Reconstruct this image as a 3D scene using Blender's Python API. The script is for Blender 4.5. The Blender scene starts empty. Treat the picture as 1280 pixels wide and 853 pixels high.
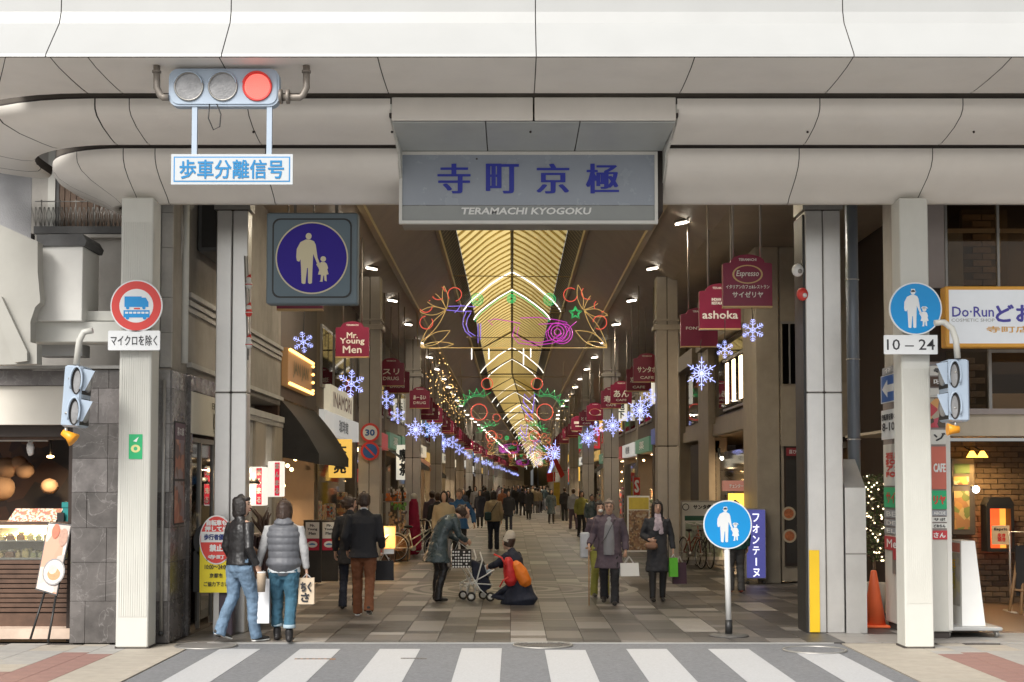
import bpy, math, random
from mathutils import Vector, Matrix
random.seed(7)
S = bpy.context.scene
C = S.collection
PI = math.pi
# ---------------- camera, world, sun, exposure ----------------
CAMY, CAMZ, F, AX, PIT = -16.64, 1.86, 1780.0, 512.7, math.radians(3)
cam = bpy.data.objects.new('camera', bpy.data.cameras.new('camera')); C.objects.link(cam)
cam.location = (0, CAMY, CAMZ); cam.rotation_euler = (math.radians(90)+PIT, 0, 0)
cam.data.sensor_width = 36; cam.data.lens = 36*F/1280; cam.data.shift_y = (AX-426.5)/1280
cam.data.clip_start = .1; cam.data.clip_end = 2000
S.camera = cam
W = bpy.data.worlds.new('World'); S.world = W; W.use_nodes = True
wn, wl = W.node_tree.nodes, W.node_tree.links
bg = wn['Background']; sky = wn.new('ShaderNodeTexSky'); sky.sky_type = 'NISHITA'; sky.sun_disc = False
SUN_EL, SUN_AZ = math.radians(45), math.radians(208)
sky.sun_elevation = SUN_EL; sky.sun_rotation = SUN_AZ; sky.dust_density = 3; sky.air_density = 1.2
hs = wn.new('ShaderNodeHueSaturation'); hs.inputs['Saturation'].default_value = .22
wl.new(sky.outputs[0], hs.inputs['Color']); wl.new(hs.outputs[0], bg.inputs[0]); bg.inputs[1].default_value = .07
sl = bpy.data.lights.new('sun', 'SUN'); sl.energy = 2.0; sl.angle = math.radians(30); sl.color = (1, .96, .9)
so = bpy.data.objects.new('sun', sl); C.objects.link(so)
sd = Vector((math.sin(SUN_AZ)*math.cos(SUN_EL), math.cos(SUN_AZ)*math.cos(SUN_EL), math.sin(SUN_EL)))
so.rotation_euler = sd.to_track_quat('Z', 'Y').to_euler(); so.location = (-8, -30, 30)
S.view_settings.view_transform = 'Standard'; S.view_settings.look = 'None'
S.view_settings.exposure = 1.15; S.view_settings.gamma = 1
S.render.engine = 'CYCLES'; S.cycles.max_bounces = 7; S.cycles.diffuse_bounces = 4; S.cycles.glossy_bounces = 3
S.cycles.transmission_bounces = 5; S.cycles.sample_clamp_indirect = 4; S.cycles.caustics_reflective = False; S.cycles.caustics_refractive = False

# ---------------- helpers ----------------
def at(px, py, Y):
    a = (px-640)/F; b = (AX-py)/F
    t = (Y-CAMY)/(math.cos(PIT)-b*math.sin(PIT))
    return Vector((t*a, Y, CAMZ+t*(math.sin(PIT)+b*math.cos(PIT))))
def R(x0, y0, x1, y1, Y):                      # picture rectangle standing at distance Y -> X0, X1, Z0, Z1
    p, q = at((x0+x1)/2, y0, Y), at((x0+x1)/2, y1, Y)
    l, r = at(x0, (y0+y1)/2, Y), at(x1, (y0+y1)/2, Y)
    return l.x, r.x, q.z, p.z
def gy(py):                                    # Y of a ground point
    lo, hi = -16.0, 600.0
    for _ in range(60):
        m = (lo+hi)/2
        if at(640, py, m).z > 0: lo = m
        else: hi = m
    return lo
def bend(Y): return .023*max(0, Y-78)
def tag(o, label=None, cat=None, group=None, kind=None):
    if label: o['label'] = label
    if cat: o['category'] = cat
    if group: o['group'] = group
    if kind: o['kind'] = kind
    return o
ORG = {}
def thing(name, label, cat, loc=(0, 0, 0), group=None, rz=0):
    o = bpy.data.objects.new(name, None); C.objects.link(o); o.location = loc; o.rotation_euler.z = rz
    o.empty_display_size = .1
    ORG[o.name] = Vector(loc)
    return tag(o, label, cat, group)
def setting(name, **k):
    return None
class MB:
    def __init__(s): s.v = []; s.f = []; s.sm = []
    def add(s, vs, fs, smooth=False):
        n = len(s.v); s.v += [tuple(v) for v in vs]; s.f += [tuple(i+n for i in f) for f in fs]; s.sm += [smooth]*len(fs); return s
    def box(s, x0, x1, y0, y1, z0, z1):
        return s.add([(x0,y0,z0),(x1,y0,z0),(x1,y1,z0),(x0,y1,z0),(x0,y0,z1),(x1,y0,z1),(x1,y1,z1),(x0,y1,z1)],
              [(0,3,2,1),(4,5,6,7),(0,1,5,4),(1,2,6,5),(2,3,7,6),(3,0,4,7)])
    def bev(s, x0, x1, y0, y1, z0, z1, b=.01):  # box with chamfered edges
        v = []; 
        for z, k in ((z0, b), (z0+b, 0), (z1-b, 0), (z1, b)):
            v += [(x0+k+b,y0+k,z),(x1-k-b,y0+k,z),(x1-k,y0+k+b,z),(x1-k,y1-k-b,z),(x1-k-b,y1-k,z),(x0+k+b,y1-k,z),(x0+k,y1-k-b,z),(x0+k,y0+k+b,z)]
        f = [tuple(range(7,-1,-1)), tuple(range(24,32))]
        for r in range(3):
            for i in range(8): f.append((r*8+i, r*8+(i+1)%8, r*8+8+(i+1)%8, r*8+8+i))
        return s.add(v, f)
    def quad(s, a, b, c, d): return s.add([a,b,c,d], [(0,1,2,3)])
    def tube(s, pts, r, n=8, caps=True, smooth=True, closed=False):
        pts = [Vector(p) for p in pts]; m = len(pts); vs = []; fs = []
        rs = r if isinstance(r, (list, tuple)) else [r]*m
        up = None
        for i, p in enumerate(pts):
            if closed: t = pts[(i+1) % m]-pts[i-1]
            else: t = pts[min(i+1, m-1)]-pts[max(i-1, 0)]
            t.normalize() if t.length else None
            if up is None: up = Vector((0,0,1)) if abs(t.z) < .9 else Vector((0,1,0))
            u = up.cross(t)
            if u.length < 1e-4: u = Vector((1,0,0)).cross(t)
            u.normalize(); w = t.cross(u); up = w
            for k in range(n):
                a = 2*PI*k/n; vs.append(p+u*(rs[i]*math.cos(a))+w*(rs[i]*math.sin(a)))
        for i in range(m if closed else m-1):
            j = (i+1) % m
            for k in range(n): fs.append((i*n+k, i*n+(k+1)%n, j*n+(k+1)%n, j*n+k))
        s.add(vs, fs, smooth)
        if caps and not closed:
            b = len(s.v)-len(vs); s.f.append(tuple(b+k for k in range(n-1,-1,-1))); s.f.append(tuple(b+(m-1)*n+k for k in range(n))); s.sm += [False]*2
        return s
    def cyl(s, a, b, r0, r1=None, n=16): return s.tube([a, b], [r0, r0 if r1 is None else r1], n)
    def ball(s, c, r, n=10, m=7):
        c = Vector(c); r = r if isinstance(r, (tuple, list)) else (r, r, r); vs = [c+Vector((0,0,-r[2]))]; fs = []
        for i in range(1, m):
            ph = PI*i/m
            for k in range(n): a = 2*PI*k/n; vs.append(c+Vector((r[0]*math.sin(ph)*math.cos(a), r[1]*math.sin(ph)*math.sin(a), -r[2]*math.cos(ph))))
        vs.append(c+Vector((0,0,r[2]))); e = len(vs)-1
        for k in range(n): fs.append((0, 1+(k+1)%n, 1+k)); fs.append((e, e-n+k, e-n+(k+1)%n))
        for i in range(m-2):
            for k in range(n): a = 1+i*n; fs.append((a+k, a+(k+1)%n, a+n+(k+1)%n, a+n+k))
        return s.add(vs, fs, True)
    def prism(s, pts, o, u, v, w):              # flat outline pts (a,b) in plane o+a*u+b*v, extruded along w
        o, u, v, w = Vector(o), Vector(u), Vector(v), Vector(w); n = len(pts)
        A = [o+u*a+v*b for a, b in pts]; B = [p+w for p in A]
        return s.add(A+B, [tuple(range(n)), tuple(range(2*n-1, n-1, -1))]+[(i, i+n, (i+1)%n+n, (i+1)%n) for i in range(n)])
    def fr(s, x0, x1, y0, y1, z0, z1, t):       # frame ring facing -Y
        s.box(x0, x0+t, y0, y1, z0, z1); s.box(x1-t, x1, y0, y1, z0, z1)
        s.box(x0+t, x1-t, y0+.001, y1-.001, z0, z0+t); return s.box(x0+t, x1-t, y0+.001, y1-.001, z1-t, z1)
    def mesh(s, name, mat, off=Vector((0,0,0))):
        me = bpy.data.meshes.new(name); me.from_pydata([Vector(v)-off for v in s.v], [], s.f)
        me.polygons.foreach_set('use_smooth', s.sm); me.update()
        if mat: me.materials.append(mat)
        return me
    def build(s, name, mat, parent=None, **k):
        off = ORG[parent.name] if parent else Vector((0,0,0))
        o = bpy.data.objects.new(name, s.mesh(name, mat, off)); C.objects.link(o)
        ORG[o.name] = off
        if parent: o.parent = parent
        return tag(o, **k)
def obj(name, me, parent, loc=(0,0,0), rz=0):
    o = bpy.data.objects.new(name, me); C.objects.link(o); o.parent = parent; o.location = loc; o.rotation_euler.z = rz; return o
def box(name, mat, parent, *b, bev=0, **k):
    m = MB(); m.bev(*b, bev) if bev else m.box(*b)
    return m.build(name, mat, parent, **k)
def copy_tree(o, parent=None):
    c = o.copy(); C.objects.link(c)
    if parent: c.parent = parent
    for ch in o.children: copy_tree(ch, c)
    return c
def circ(r, n=24, cx=0, cy=0, a0=0, a1=2*PI):
    return [(cx+r*math.cos(a0+(a1-a0)*i/n), cy+r*math.sin(a0+(a1-a0)*i/n)) for i in range(n if abs(a1-a0-2*PI) < 1e-6 else n+1)]
def rrect(x0, x1, z0, z1, r, n=4):
    p = []
    for cx, cz, a in ((x1-r,z0+r,-PI/2),(x1-r,z1-r,0),(x0+r,z1-r,PI/2),(x0+r,z0+r,PI)):
        p += [(cx+r*math.cos(a+PI/2*i/n), cz+r*math.sin(a+PI/2*i/n)) for i in range(n+1)]
    return p
def plate(name, mat, parent, pts, Y, th=.01, cx=0, cz=0, s=1, **k):   # outline standing in an XZ plane, front at Y
    return MB().prism([(cx+a*s, cz+b*s) for a, b in pts], (0,Y,0), (1,0,0), (0,0,1), (0,th,0)).build(name, mat, parent, **k)

# ---------------- deferred text and organic meshes ----------------
PEND = []
def text(parent, body, c, w, h, mat, u=(1,0,0), v=(0,0,1), bold=.0, th=.004, name='lettering', heavy=0, keep=False, label=None, bw=0):
    cu = bpy.data.curves.new('t', 'FONT'); cu.body = body; cu.size = 1; cu.resolution_u = 2; cu.offset = bold; cu.fill_mode = 'FRONT'
    t = bpy.data.objects.new('t', cu); C.objects.link(t)
    o = bpy.data.objects.new(name, bpy.data.meshes.new(name)); C.objects.link(o); o.parent = parent
    ORG[o.name] = ORG[parent.name]
    if label: o['label'] = label
    PEND.append(('t', o, t, Vector(c)-ORG[parent.name], w, h, mat, Vector(u), Vector(v), heavy, keep, th, bw)); return o
TEX = {}
def clouds(sc):
    if sc not in TEX:
        t = bpy.data.textures.new('clouds', 'CLOUDS'); t.noise_scale = sc; t.noise_depth = 2; TEX[sc] = t
    return TEX[sc]
def organic(name, mb, mat, parent, vox=.012, disp=0, dsc=.08, smooth=3):
    o = mb.build(name, mat, parent)
    m = o.modifiers.new('r', 'REMESH'); m.mode = 'VOXEL'; m.voxel_size = vox; m.use_smooth_shade = True
    if smooth: m = o.modifiers.new('s', 'SMOOTH'); m.factor = .5; m.iterations = smooth
    if disp:
        m = o.modifiers.new('d', 'DISPLACE'); m.texture = clouds(dsc); m.strength = disp; m.mid_level = .5; m.texture_coords = 'LOCAL'
    PEND.append(('o', o)); return o
def finalize():
    global PEND
    dg = bpy.context.evaluated_depsgraph_get()
    kill = []
    for e in PEND:
        if e[0] == 'o':
            o = e[1]; me = bpy.data.meshes.new_from_object(o.evaluated_get(dg)); kill.append((o, me)); continue
        _, o, t, c, w, h, mat, u, v, heavy, keep, th, bw = e
        me = bpy.data.meshes.new_from_object(t.evaluated_get(dg))
        n = me.vertices
        if len(n):
            xs = [p.co.x for p in n]; ys = [p.co.y for p in n]; x0, x1, y0, y1 = min(xs), max(xs), min(ys), max(ys)
            sx = w/max(x1-x0, 1e-6); sy = h/max(y1-y0, 1e-6)
            if keep: sx = sy = min(sx, sy)
            nrm = u.cross(v).normalized()
            vs, fs = [], []
            pol = [tuple(p.vertices) for p in me.polygons]
            offs = [((k-heavy/2)*w*.009, 0) for k in range(heavy+1)]
            if bw: offs = [(bw*h*math.cos(k*PI/3), bw*h*math.sin(k*PI/3)) for k in range(6)]
            for k, (dx, dz) in enumerate(offs):
                b = len(vs)
                for p in n:
                    vs.append(c+u*((p.co.x-(x0+x1)/2)*sx+dx)+v*((p.co.y-(y0+y1)/2)*sy+dz)+nrm*(k*.0006+th*.5))
                fs += [tuple(b+i for i in q) for q in pol]
            me2 = o.data; me2.from_pydata(vs, [], fs)
            me2.materials.append(mat); me2.update()
        bpy.data.meshes.remove(me); kill.append((None, t))
    for o, x in kill:
        if o is None: bpy.data.objects.remove(x)
        else: o.modifiers.clear(); o.data = x
    PEND = []

# ---------------- materials ----------------
def mat(name, col, rough=.6, metal=0, var=.15, vs=3, bump=.0, bs=40, emit=0, ecol=None, alpha=None, trans=0, spec=.5, dirt=0, coat=0, space='Object'):
    m = bpy.data.materials.new(name); m.use_nodes = True; nt = m.node_tree; N, L = nt.nodes, nt.links
    b = N['Principled BSDF']; b.inputs['Roughness'].default_value = rough; b.inputs['Metallic'].default_value = metal
    b.inputs['Specular IOR Level'].default_value = spec
    if coat: b.inputs['Coat Weight'].default_value = coat; b.inputs['Coat Roughness'].default_value = .1
    c = (*col, 1)
    if var or bump or dirt: tc = N.new('ShaderNodeTexCoord')
    if var or dirt:
        nz = N.new('ShaderNodeTexNoise'); nz.inputs['Scale'].default_value = vs; nz.inputs['Detail'].default_value = 6; nz.inputs['Roughness'].default_value = .65
        L.new(tc.outputs[space], nz.inputs['Vector'])
        cr = N.new('ShaderNodeMapRange'); cr.inputs[1].default_value = .3; cr.inputs[2].default_value = .7; cr.inputs[3].default_value = 1-var; cr.inputs[4].default_value = 1+var
        L.new(nz.outputs[0], cr.inputs[0])
        mx = N.new('ShaderNodeMix'); mx.data_type = 'RGBA'; mx.blend_type = 'MULTIPLY'; mx.inputs[0].default_value = 1; mx.inputs[6].default_value = c
        L.new(cr.outputs[0], mx.inputs[7]); out = mx.outputs[2]
        if dirt:
            n2 = N.new('ShaderNodeTexNoise'); n2.inputs['Scale'].default_value = vs*.9; n2.inputs['Detail'].default_value = 8
            mp = N.new('ShaderNodeMapping'); mp.inputs['Scale'].default_value = (1.6, 1.6, .35); L.new(tc.outputs[space], mp.inputs[0]); L.new(mp.outputs[0], n2.inputs['Vector'])
            r2 = N.new('ShaderNodeMapRange'); r2.inputs[1].default_value = .48; r2.inputs[2].default_value = .78; r2.inputs[4].default_value = dirt; L.new(n2.outputs[0], r2.inputs[0])
            m3 = N.new('ShaderNodeMix'); m3.data_type = 'RGBA'; L.new(r2.outputs[0], m3.inputs[0]); L.new(out, m3.inputs[6]); m3.inputs[7].default_value = (col[0]*.35+.03, col[1]*.33+.025, col[2]*.3+.02, 1); out = m3.outputs[2]
        L.new(out, b.inputs['Base Color'])
        r3 = N.new('ShaderNodeMapRange'); r3.inputs[3].default_value = max(0, rough-.08); r3.inputs[4].default_value = min(1, rough+.1); L.new(nz.outputs[0], r3.inputs[0]); L.new(r3.outputs[0], b.inputs['Roughness'])
    else: b.inputs['Base Color'].default_value = c
    if bump:
        nb = N.new('ShaderNodeTexNoise'); nb.inputs['Scale'].default_value = bs; nb.inputs['Detail'].default_value = 5; L.new(tc.outputs[space], nb.inputs['Vector'])
        bn = N.new('ShaderNodeBump'); bn.inputs['Strength'].default_value = bump; bn.inputs['Distance'].default_value = .02; L.new(nb.outputs[0], bn.inputs['Height']); L.new(bn.outputs[0], b.inputs['Normal'])
    if emit: b.inputs['Emission Color'].default_value = (*(ecol or col), 1); b.inputs['Emission Strength'].default_value = emit
    if trans: b.inputs['Transmission Weight'].default_value = trans
    if alpha is not None: b.inputs['Alpha'].default_value = alpha
    return m
def glassmat(name, tint=(.75,.78,.78), a=.35, rough=.03):       # thin pane: partly mirror, partly see-through
    m = bpy.data.materials.new(name); m.use_nodes = True; N, L = m.node_tree.nodes, m.node_tree.links; N.clear()
    o = N.new('ShaderNodeOutputMaterial'); g = N.new('ShaderNodeBsdfGlossy'); g.inputs['Roughness'].default_value = rough; g.inputs[0].default_value = (.9,.9,.9,1)
    t = N.new('ShaderNodeBsdfTransparent'); t.inputs[0].default_value = (*tint, 1); fr = N.new('ShaderNodeFresnel'); fr.inputs[0].default_value = 1.5
    mx = N.new('ShaderNodeMixShader'); ad = N.new('ShaderNodeMath'); ad.inputs[1].default_value = a; L.new(fr.outputs[0], ad.inputs[0]); ad.use_clamp = True
    L.new(ad.outputs[0], mx.inputs[0]); L.new(t.outputs[0], mx.inputs[1]); L.new(g.outputs[0], mx.inputs[2]); L.new(mx.outputs[0], o.inputs[0]); return m
def marblemat(name, base, vein, rough=.25, sc=2.2):
    m = mat(name, base, rough, var=.5, vs=sc*.9, bump=.02); N, L = m.node_tree.nodes, m.node_tree.links; b = N['Principled BSDF']
    tc = N.new('ShaderNodeTexCoord'); nz = N.new('ShaderNodeTexNoise'); nz.inputs['Scale'].default_value = sc; nz.inputs['Detail'].default_value = 7; nz.inputs['Distortion'].default_value = 1.6
    L.new(tc.outputs['Object'], nz.inputs['Vector'])
    s1 = N.new('ShaderNodeMath'); s1.operation = 'SUBTRACT'; s1.inputs[1].default_value = .5; L.new(nz.outputs[0], s1.inputs[0])
    ab = N.new('ShaderNodeMath'); ab.operation = 'ABSOLUTE'; L.new(s1.outputs[0], ab.inputs[0])
    mr = N.new('ShaderNodeMapRange'); mr.inputs[1].default_value = 0; mr.inputs[2].default_value = .012; mr.inputs[3].default_value = .28; mr.inputs[4].default_value = 0; L.new(ab.outputs[0], mr.inputs[0])
    old = b.inputs['Base Color'].links[0].from_socket; mx = N.new('ShaderNodeMix'); mx.data_type = 'RGBA'; L.new(mr.outputs[0], mx.inputs[0]); L.new(old, mx.inputs[6]); mx.inputs[7].default_value = (*vein, 1)
    L.new(mx.outputs[2], b.inputs['Base Color']); return m
def spot_mat(name, base, cols, sc=14, rough=.5, emit=0):     # printed food picture: coloured cells
    m = mat(name, base, rough, var=0); N, L = m.node_tree.nodes, m.node_tree.links; b = N['Principled BSDF']
    tc = N.new('ShaderNodeTexCoord'); v = N.new('ShaderNodeTexVoronoi'); v.inputs['Scale'].default_value = sc; L.new(tc.outputs['Object'], v.inputs['Vector'])
    sp = N.new('ShaderNodeSeparateColor'); L.new(v.outputs['Color'], sp.inputs[0]); cr = N.new('ShaderNodeValToRGB'); cr.color_ramp.interpolation = 'CONSTANT'
    L.new(sp.outputs[0], cr.inputs[0]); el = cr.color_ramp.elements; n = len(cols); el[0].color = (*cols[0], 1); el[1].position = 1/n; el[1].color = (*cols[1], 1)
    for i in range(2, n): e = el.new(i/n); e.color = (*cols[i], 1)
    L.new(cr.outputs[0], b.inputs['Base Color'])
    if emit: L.new(cr.outputs[0], b.inputs['Emission Color']); b.inputs['Emission Strength'].default_value = emit
    return m
def emis(name, col, s): return mat(name, col, .5, var=0, emit=s, ecol=col)
m_cream = mat('cream_painted_steel', (.60,.597,.55), .42, var=.04, vs=2, dirt=.14, bump=.02, bs=90)
m_fascia = mat('white_fascia_panel', (.38,.385,.38), .38, var=.03, vs=1.2, dirt=.06, bump=.01)
m_soffit = mat('cream_soffit_panel', (.84,.80,.74), .42, var=.03, vs=1.5, dirt=.10, bump=.015)
m_gap = mat('dark_joint', (.06,.05,.045), .9, var=.2)
m_steel = mat('brushed_steel', (.72,.71,.69), .36, metal=.8, var=.08, vs=2, bump=.03, bs=8)
m_steel_d = mat('dull_steel', (.34,.33,.31), .42, metal=.6, var=.15, vs=3, dirt=.3)
m_grey = mat('grey_paint', (.30,.32,.33), .5, var=.08)
m_marble = marblemat('dark_grey_marble', (.115,.105,.10), (.40,.38,.37))
m_marble2 = marblemat('mid_grey_marble', (.18,.165,.16), (.42,.4,.39))
m_marble3 = marblemat('pale_grey_marble', (.30,.285,.27), (.5,.48,.46), sc=3)
m_conc = mat('weathered_render', (.30,.27,.23), .85, var=.25, vs=1.4, bump=.15, bs=25, dirt=.5)
m_conc2 = mat('light_render', (.42,.40,.37), .85, var=.15, vs=2, bump=.1, bs=30, dirt=.3)
m_stone = mat('beige_stone', (.36,.31,.24), .5, var=.12, vs=3, bump=.04, bs=50, dirt=.15)
m_asph = mat('asphalt', (.165,.168,.176), .9, var=.22, vs=26, bump=.5, bs=160)
m_zebra = mat('road_paint', (.42,.425,.435), .6, var=.08, vs=30, bump=.2, bs=90, dirt=.28)
m_pave = mat('pale_granite_paving', (.31,.298,.278), .7, var=.14, vs=5, bump=.06, bs=120)
m_pave2 = mat('beige_granite_paving', (.345,.31,.26), .7, var=.14, vs=5, bump=.06, bs=120)
m_paver = mat('red_brown_paving', (.24,.135,.115), .75, var=.15, vs=6, bump=.15, bs=60)
TILE = [mat('dark_floor_tile', (.052,.048,.046), .45, var=.22, vs=4, bump=.03), mat('mid_dark_floor_tile', (.082,.076,.071), .45, var=.2, vs=4, bump=.03),
        mat('brown_grey_floor_tile', (.12,.106,.095), .46, var=.2, vs=4, bump=.03), mat('grey_floor_tile', (.165,.152,.14), .46, var=.18, vs=4, bump=.03),
        mat('pale_floor_tile', (.26,.243,.225), .48, var=.15, vs=4, bump=.03)]
m_maroon = mat('maroon_enamel', (.22,.012,.045), .35, var=.08, vs=4)
m_white = mat('white_paint', (.8,.8,.78), .4, var=.03)
m_offw = mat('off_white_plastic', (.70,.69,.65), .4, var=.05)
m_black = mat('black_paint', (.02,.02,.02), .45, var=.2)
m_blk2 = mat('soft_black', (.035,.032,.03), .8, var=.3)
m_signblue = mat('traffic_blue', (.0,.25,.72), .35, var=.02)
m_navy = mat('indigo_sign_face', (.035,.024,.24), .35, var=.04, coat=.5)
m_red = mat('traffic_red', (.72,.06,.05), .4, var=.04)
m_ink = mat('black_ink', (.03,.03,.035), .5, var=0)
m_bluetxt = mat('blue_ink', (.02,.2,.46), .5, var=0)
m_sig = mat('pale_blue_signal_housing', (.38,.46,.56), .4, var=.05)
m_yel = mat('yellow_paint', (.85,.55,.02), .45, var=.05)
m_orange = mat('orange_plastic', (.9,.17,.06), .45, var=.05)
m_wood = mat('dark_wood', (.10,.055,.035), .5, var=.3, vs=6, bump=.05)
m_wood2 = mat('light_wood', (.35,.2,.09), .5, var=.25, vs=8)
m_glass = glassmat('window_glass')
m_glassc = glassmat('case_glass', (.9,.9,.88), .03)
m_glassw = glassmat('tinted_window_glass', (.75,.66,.55), -.02)
m_glassd = glassmat('dark_window_glass', (.30,.29,.27), .03)
m_warm = emis('warm_lamp', (1,.62,.25), 6)
m_warm2 = emis('warm_shop_lamp', (1,.72,.42), 3)
m_tube = emis('white_lamp_tube', (1,.9,.75), 5)
m_ledw = emis('white_led_line', (1,.97,.9), 1.0)
m_ledb = emis('blue_white_led', (.42,.47,1), 1.0)
m_green = emis('green_led', (.04,.65,.2), .34)
m_redl = emis('red_led', (1,.14,.10), .32)
m_mag = emis('magenta_led', (.62,.06,.55), .36)
m_vio = emis('violet_led', (.28,.2,.8), .42)
m_gold = emis('gold_led', (.8,.55,.2), .26)
def led_pole(n): pass
ORD = ['first','second','third','fourth','fifth','sixth','seventh','eighth','ninth','tenth','eleventh','twelfth','thirteenth','fourteenth','fifteenth','sixteenth','seventeenth','eighteenth','nineteenth','twentieth']
for t in range(2, 10):
    tn = ['twenty','thirty','forty','fifty','sixty','seventy','eighty','ninety'][t-2]
    if len(ORD) < t*10: ORD.append(tn[:-1]+'ieth')
    ORD += [tn+'-'+w for w in ORD[:9]]
m_pwide = mat('light_street_paving', (.55,.53,.50), .8)
# ================= ground, road, paving =================
box('ground', m_asph, None, -60, 60, -40, 620, -.3, -.06, kind='structure')
box('road', m_asph, None, -40, 40, -38, -4.4, -.058, -.02, kind='structure')
box('opposite_pavement', m_pwide, None, -40, 40, -39, -11.5, -.058, .0, kind='structure')  # unseen pavement across the street, added pale to bounce light under the canopy
box('crossing_apron', m_asph, None, -3.7, 3.87, -4.4, .3, -.058, -.016, kind='structure')
zb = MB().box(-3.7, 3.87, -3.9, -3.88, -.015, -.0135).build('crosswalk', m_zebra, None, kind='structure')
zx = [277.5, 377, 476, 577.3, 680.5, 782, 883.6, 985]
for i, x in enumerate(zx):
    X0 = (x-640)*16.36/F; w = .46
    y1 = -.27 if i < 7 else -.62
    if i == 3: y1 = -.2
    pts = [(X0, -3.86), (X0+w, -3.86), (X0+w, y1), (X0, y1)]
    if i == 4: pts = [(X0,-3.86),(X0+w,-3.86),(X0+w,-.38),(X0,-.36)]
    MB().prism(pts, (0,0,-.0155), (1,0,0), (0,1,0), (0,0,.003)).build('stripe', m_zebra, zb)
MB().box(3.18, 3.66, -.33, -.24, -.0155, -.0125).build('stripe', m_zebra, zb)
def manhole(x, y, r, ml, name='manhole_cover', slots=True, label=None):
    t = thing(name, label, 'manhole cover', (x, y, -.014), 'manhole covers')
    MB().tube([(x+r*math.cos(a*PI/18), y+r*math.sin(a*PI/18), -.008) for a in range(36)], .014, 6, closed=True).build('rim', m_steel_d, t)
    MB().prism(circ(r, 36, x, y), (0,0,-.014), (1,0,0), (0,1,0), (0,0,.006)).build('plate', ml, t)
    if slots:
        b = MB()
        for k in range(30):
            a = 2*PI*k/30
            for q in (.62, .86): b.box(x+r*q*math.cos(a)-.018, x+r*q*math.cos(a)+.018, y+r*q*math.sin(a)-.02, y+r*q*math.sin(a)+.02, -.008, -.002)
        b.build('grip_studs', mat_iron, t)
mat_iron = mat('cast_iron', (.11,.105,.10), .55, metal=.4, var=.3, vs=12, bump=.2, bs=60)
manhole(.36, .08, .34, mat_iron, label='round studded iron manhole cover at the floor tile edge above the fifth white stripe')
manhole(3.42, -.42, .35, m_asph, slots=False, label='round asphalt filled manhole cover by the rightmost zebra stripe')
manhole(-3.55, .02, .35, mat('dark_stone', (.16,.15,.14), .7), slots=False, label='round stone filled manhole cover by the feet of the person in the leather jacket')
for x, y, w, lb in ((-2.12, -1.2, .44, 'small rusty slotted drain strip crossing the third zebra stripe'), (-1.06, -1.15, .28, 'small dark water valve lid on the asphalt beside the fourth zebra stripe')):
    t = thing('drain_cover', lb, 'drain lid', (x, y, -.012)); MB().box(x-w/2, x+w/2, y-.04, y+.04, -.017, -.0115).build('frame', mat('rust'+str(w), (.24,.13,.07) if w > .3 else (.12,.11,.1), .7, var=.3), t)
    b = MB()
    for k in range(6): b.box(x-w/2+.03+k*(w-.06)/6, x-w/2+.03+(k+.5)*(w-.06)/6, y-.025, y+.025, -.0114, -.009)
    b.build('grille', mat_iron, t)
# pavement beside the apron: stones with open joints
pav = MB().box(-14, -3.72, -4.4, 2.2, -.1, -.03).box(3.89, 16, -4.4, 2.2, -.1, -.03).build('pavement', m_gap, None, kind='structure')
kb = MB().box(-14, -3.72, -4.55, -4.4, -.1, -.008).box(3.89, 16, -4.55, -4.4, -.1, -.008).build('kerb', m_conc2, pav)
SM = {}
def stone(nm, x0, x1, y0, y1, m, parent, z=-.012, th=.02):
    k = (round(x1-x0, 3), round(y1-y0, 3), m.name, nm)
    if k not in SM:
        w, d = (x1-x0)/2-.003, (y1-y0)/2-.003
        SM[k] = MB().bev(-w, w, -d, d, -th, 0, .002).mesh(nm, m)
    return obj(nm, SM[k], parent, ((x0+x1)/2, (y0+y1)/2, z))
rest = MB(); cnt = 0
for side in (-1, 1):
    X = 3.89 if side > 0 else -3.72
    cols = [.82 if side > 0 else .7] + [.3, .3] + [.45]*8
    k = 0
    while abs(X) < 9.5:
        w = cols[min(k, len(cols)-1)]; x0, x1 = (X, X+w) if side > 0 else (X-w, X); X = x1 if side > 0 else x0
        y = .3 - (.15 if k % 2 else 0)
        while y > -4.3:
            h = .3 if 0 < k < 3 else .6
            red = k in (1, 2) and y < -.45
            if side < 0 and k > 2 and -2.75 < y-.3 < -2.05: red = True
            m = m_paver if red else random.choice([m_pave, m_pave, m_pave2]) if k else m_pave2
            y0 = max(y-h, -4.38)
            if abs(x0) < 7 and y > -3.6: stone('paving_stone', x0, x1, y0, y, m, pav); cnt += 1
            else: rest.box(x0+.003, x1-.003, y0+.003, y-.003, -.032, -.012)
            y = y0
        if side < 0 and k >= 1 or side > 0 and k >= 1: rest.box(x0+.003, x1-.003, .303, 2.2, -.032, -.012)
        k += 1
rest.build('paving_stones', m_pave, pav, kind='stuff')
box('edge_line', mat('worn_edge_line', (.30,.295,.28), .6), pav, -3.6, 3.8, .285, .30, -.016, -.001)
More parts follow.
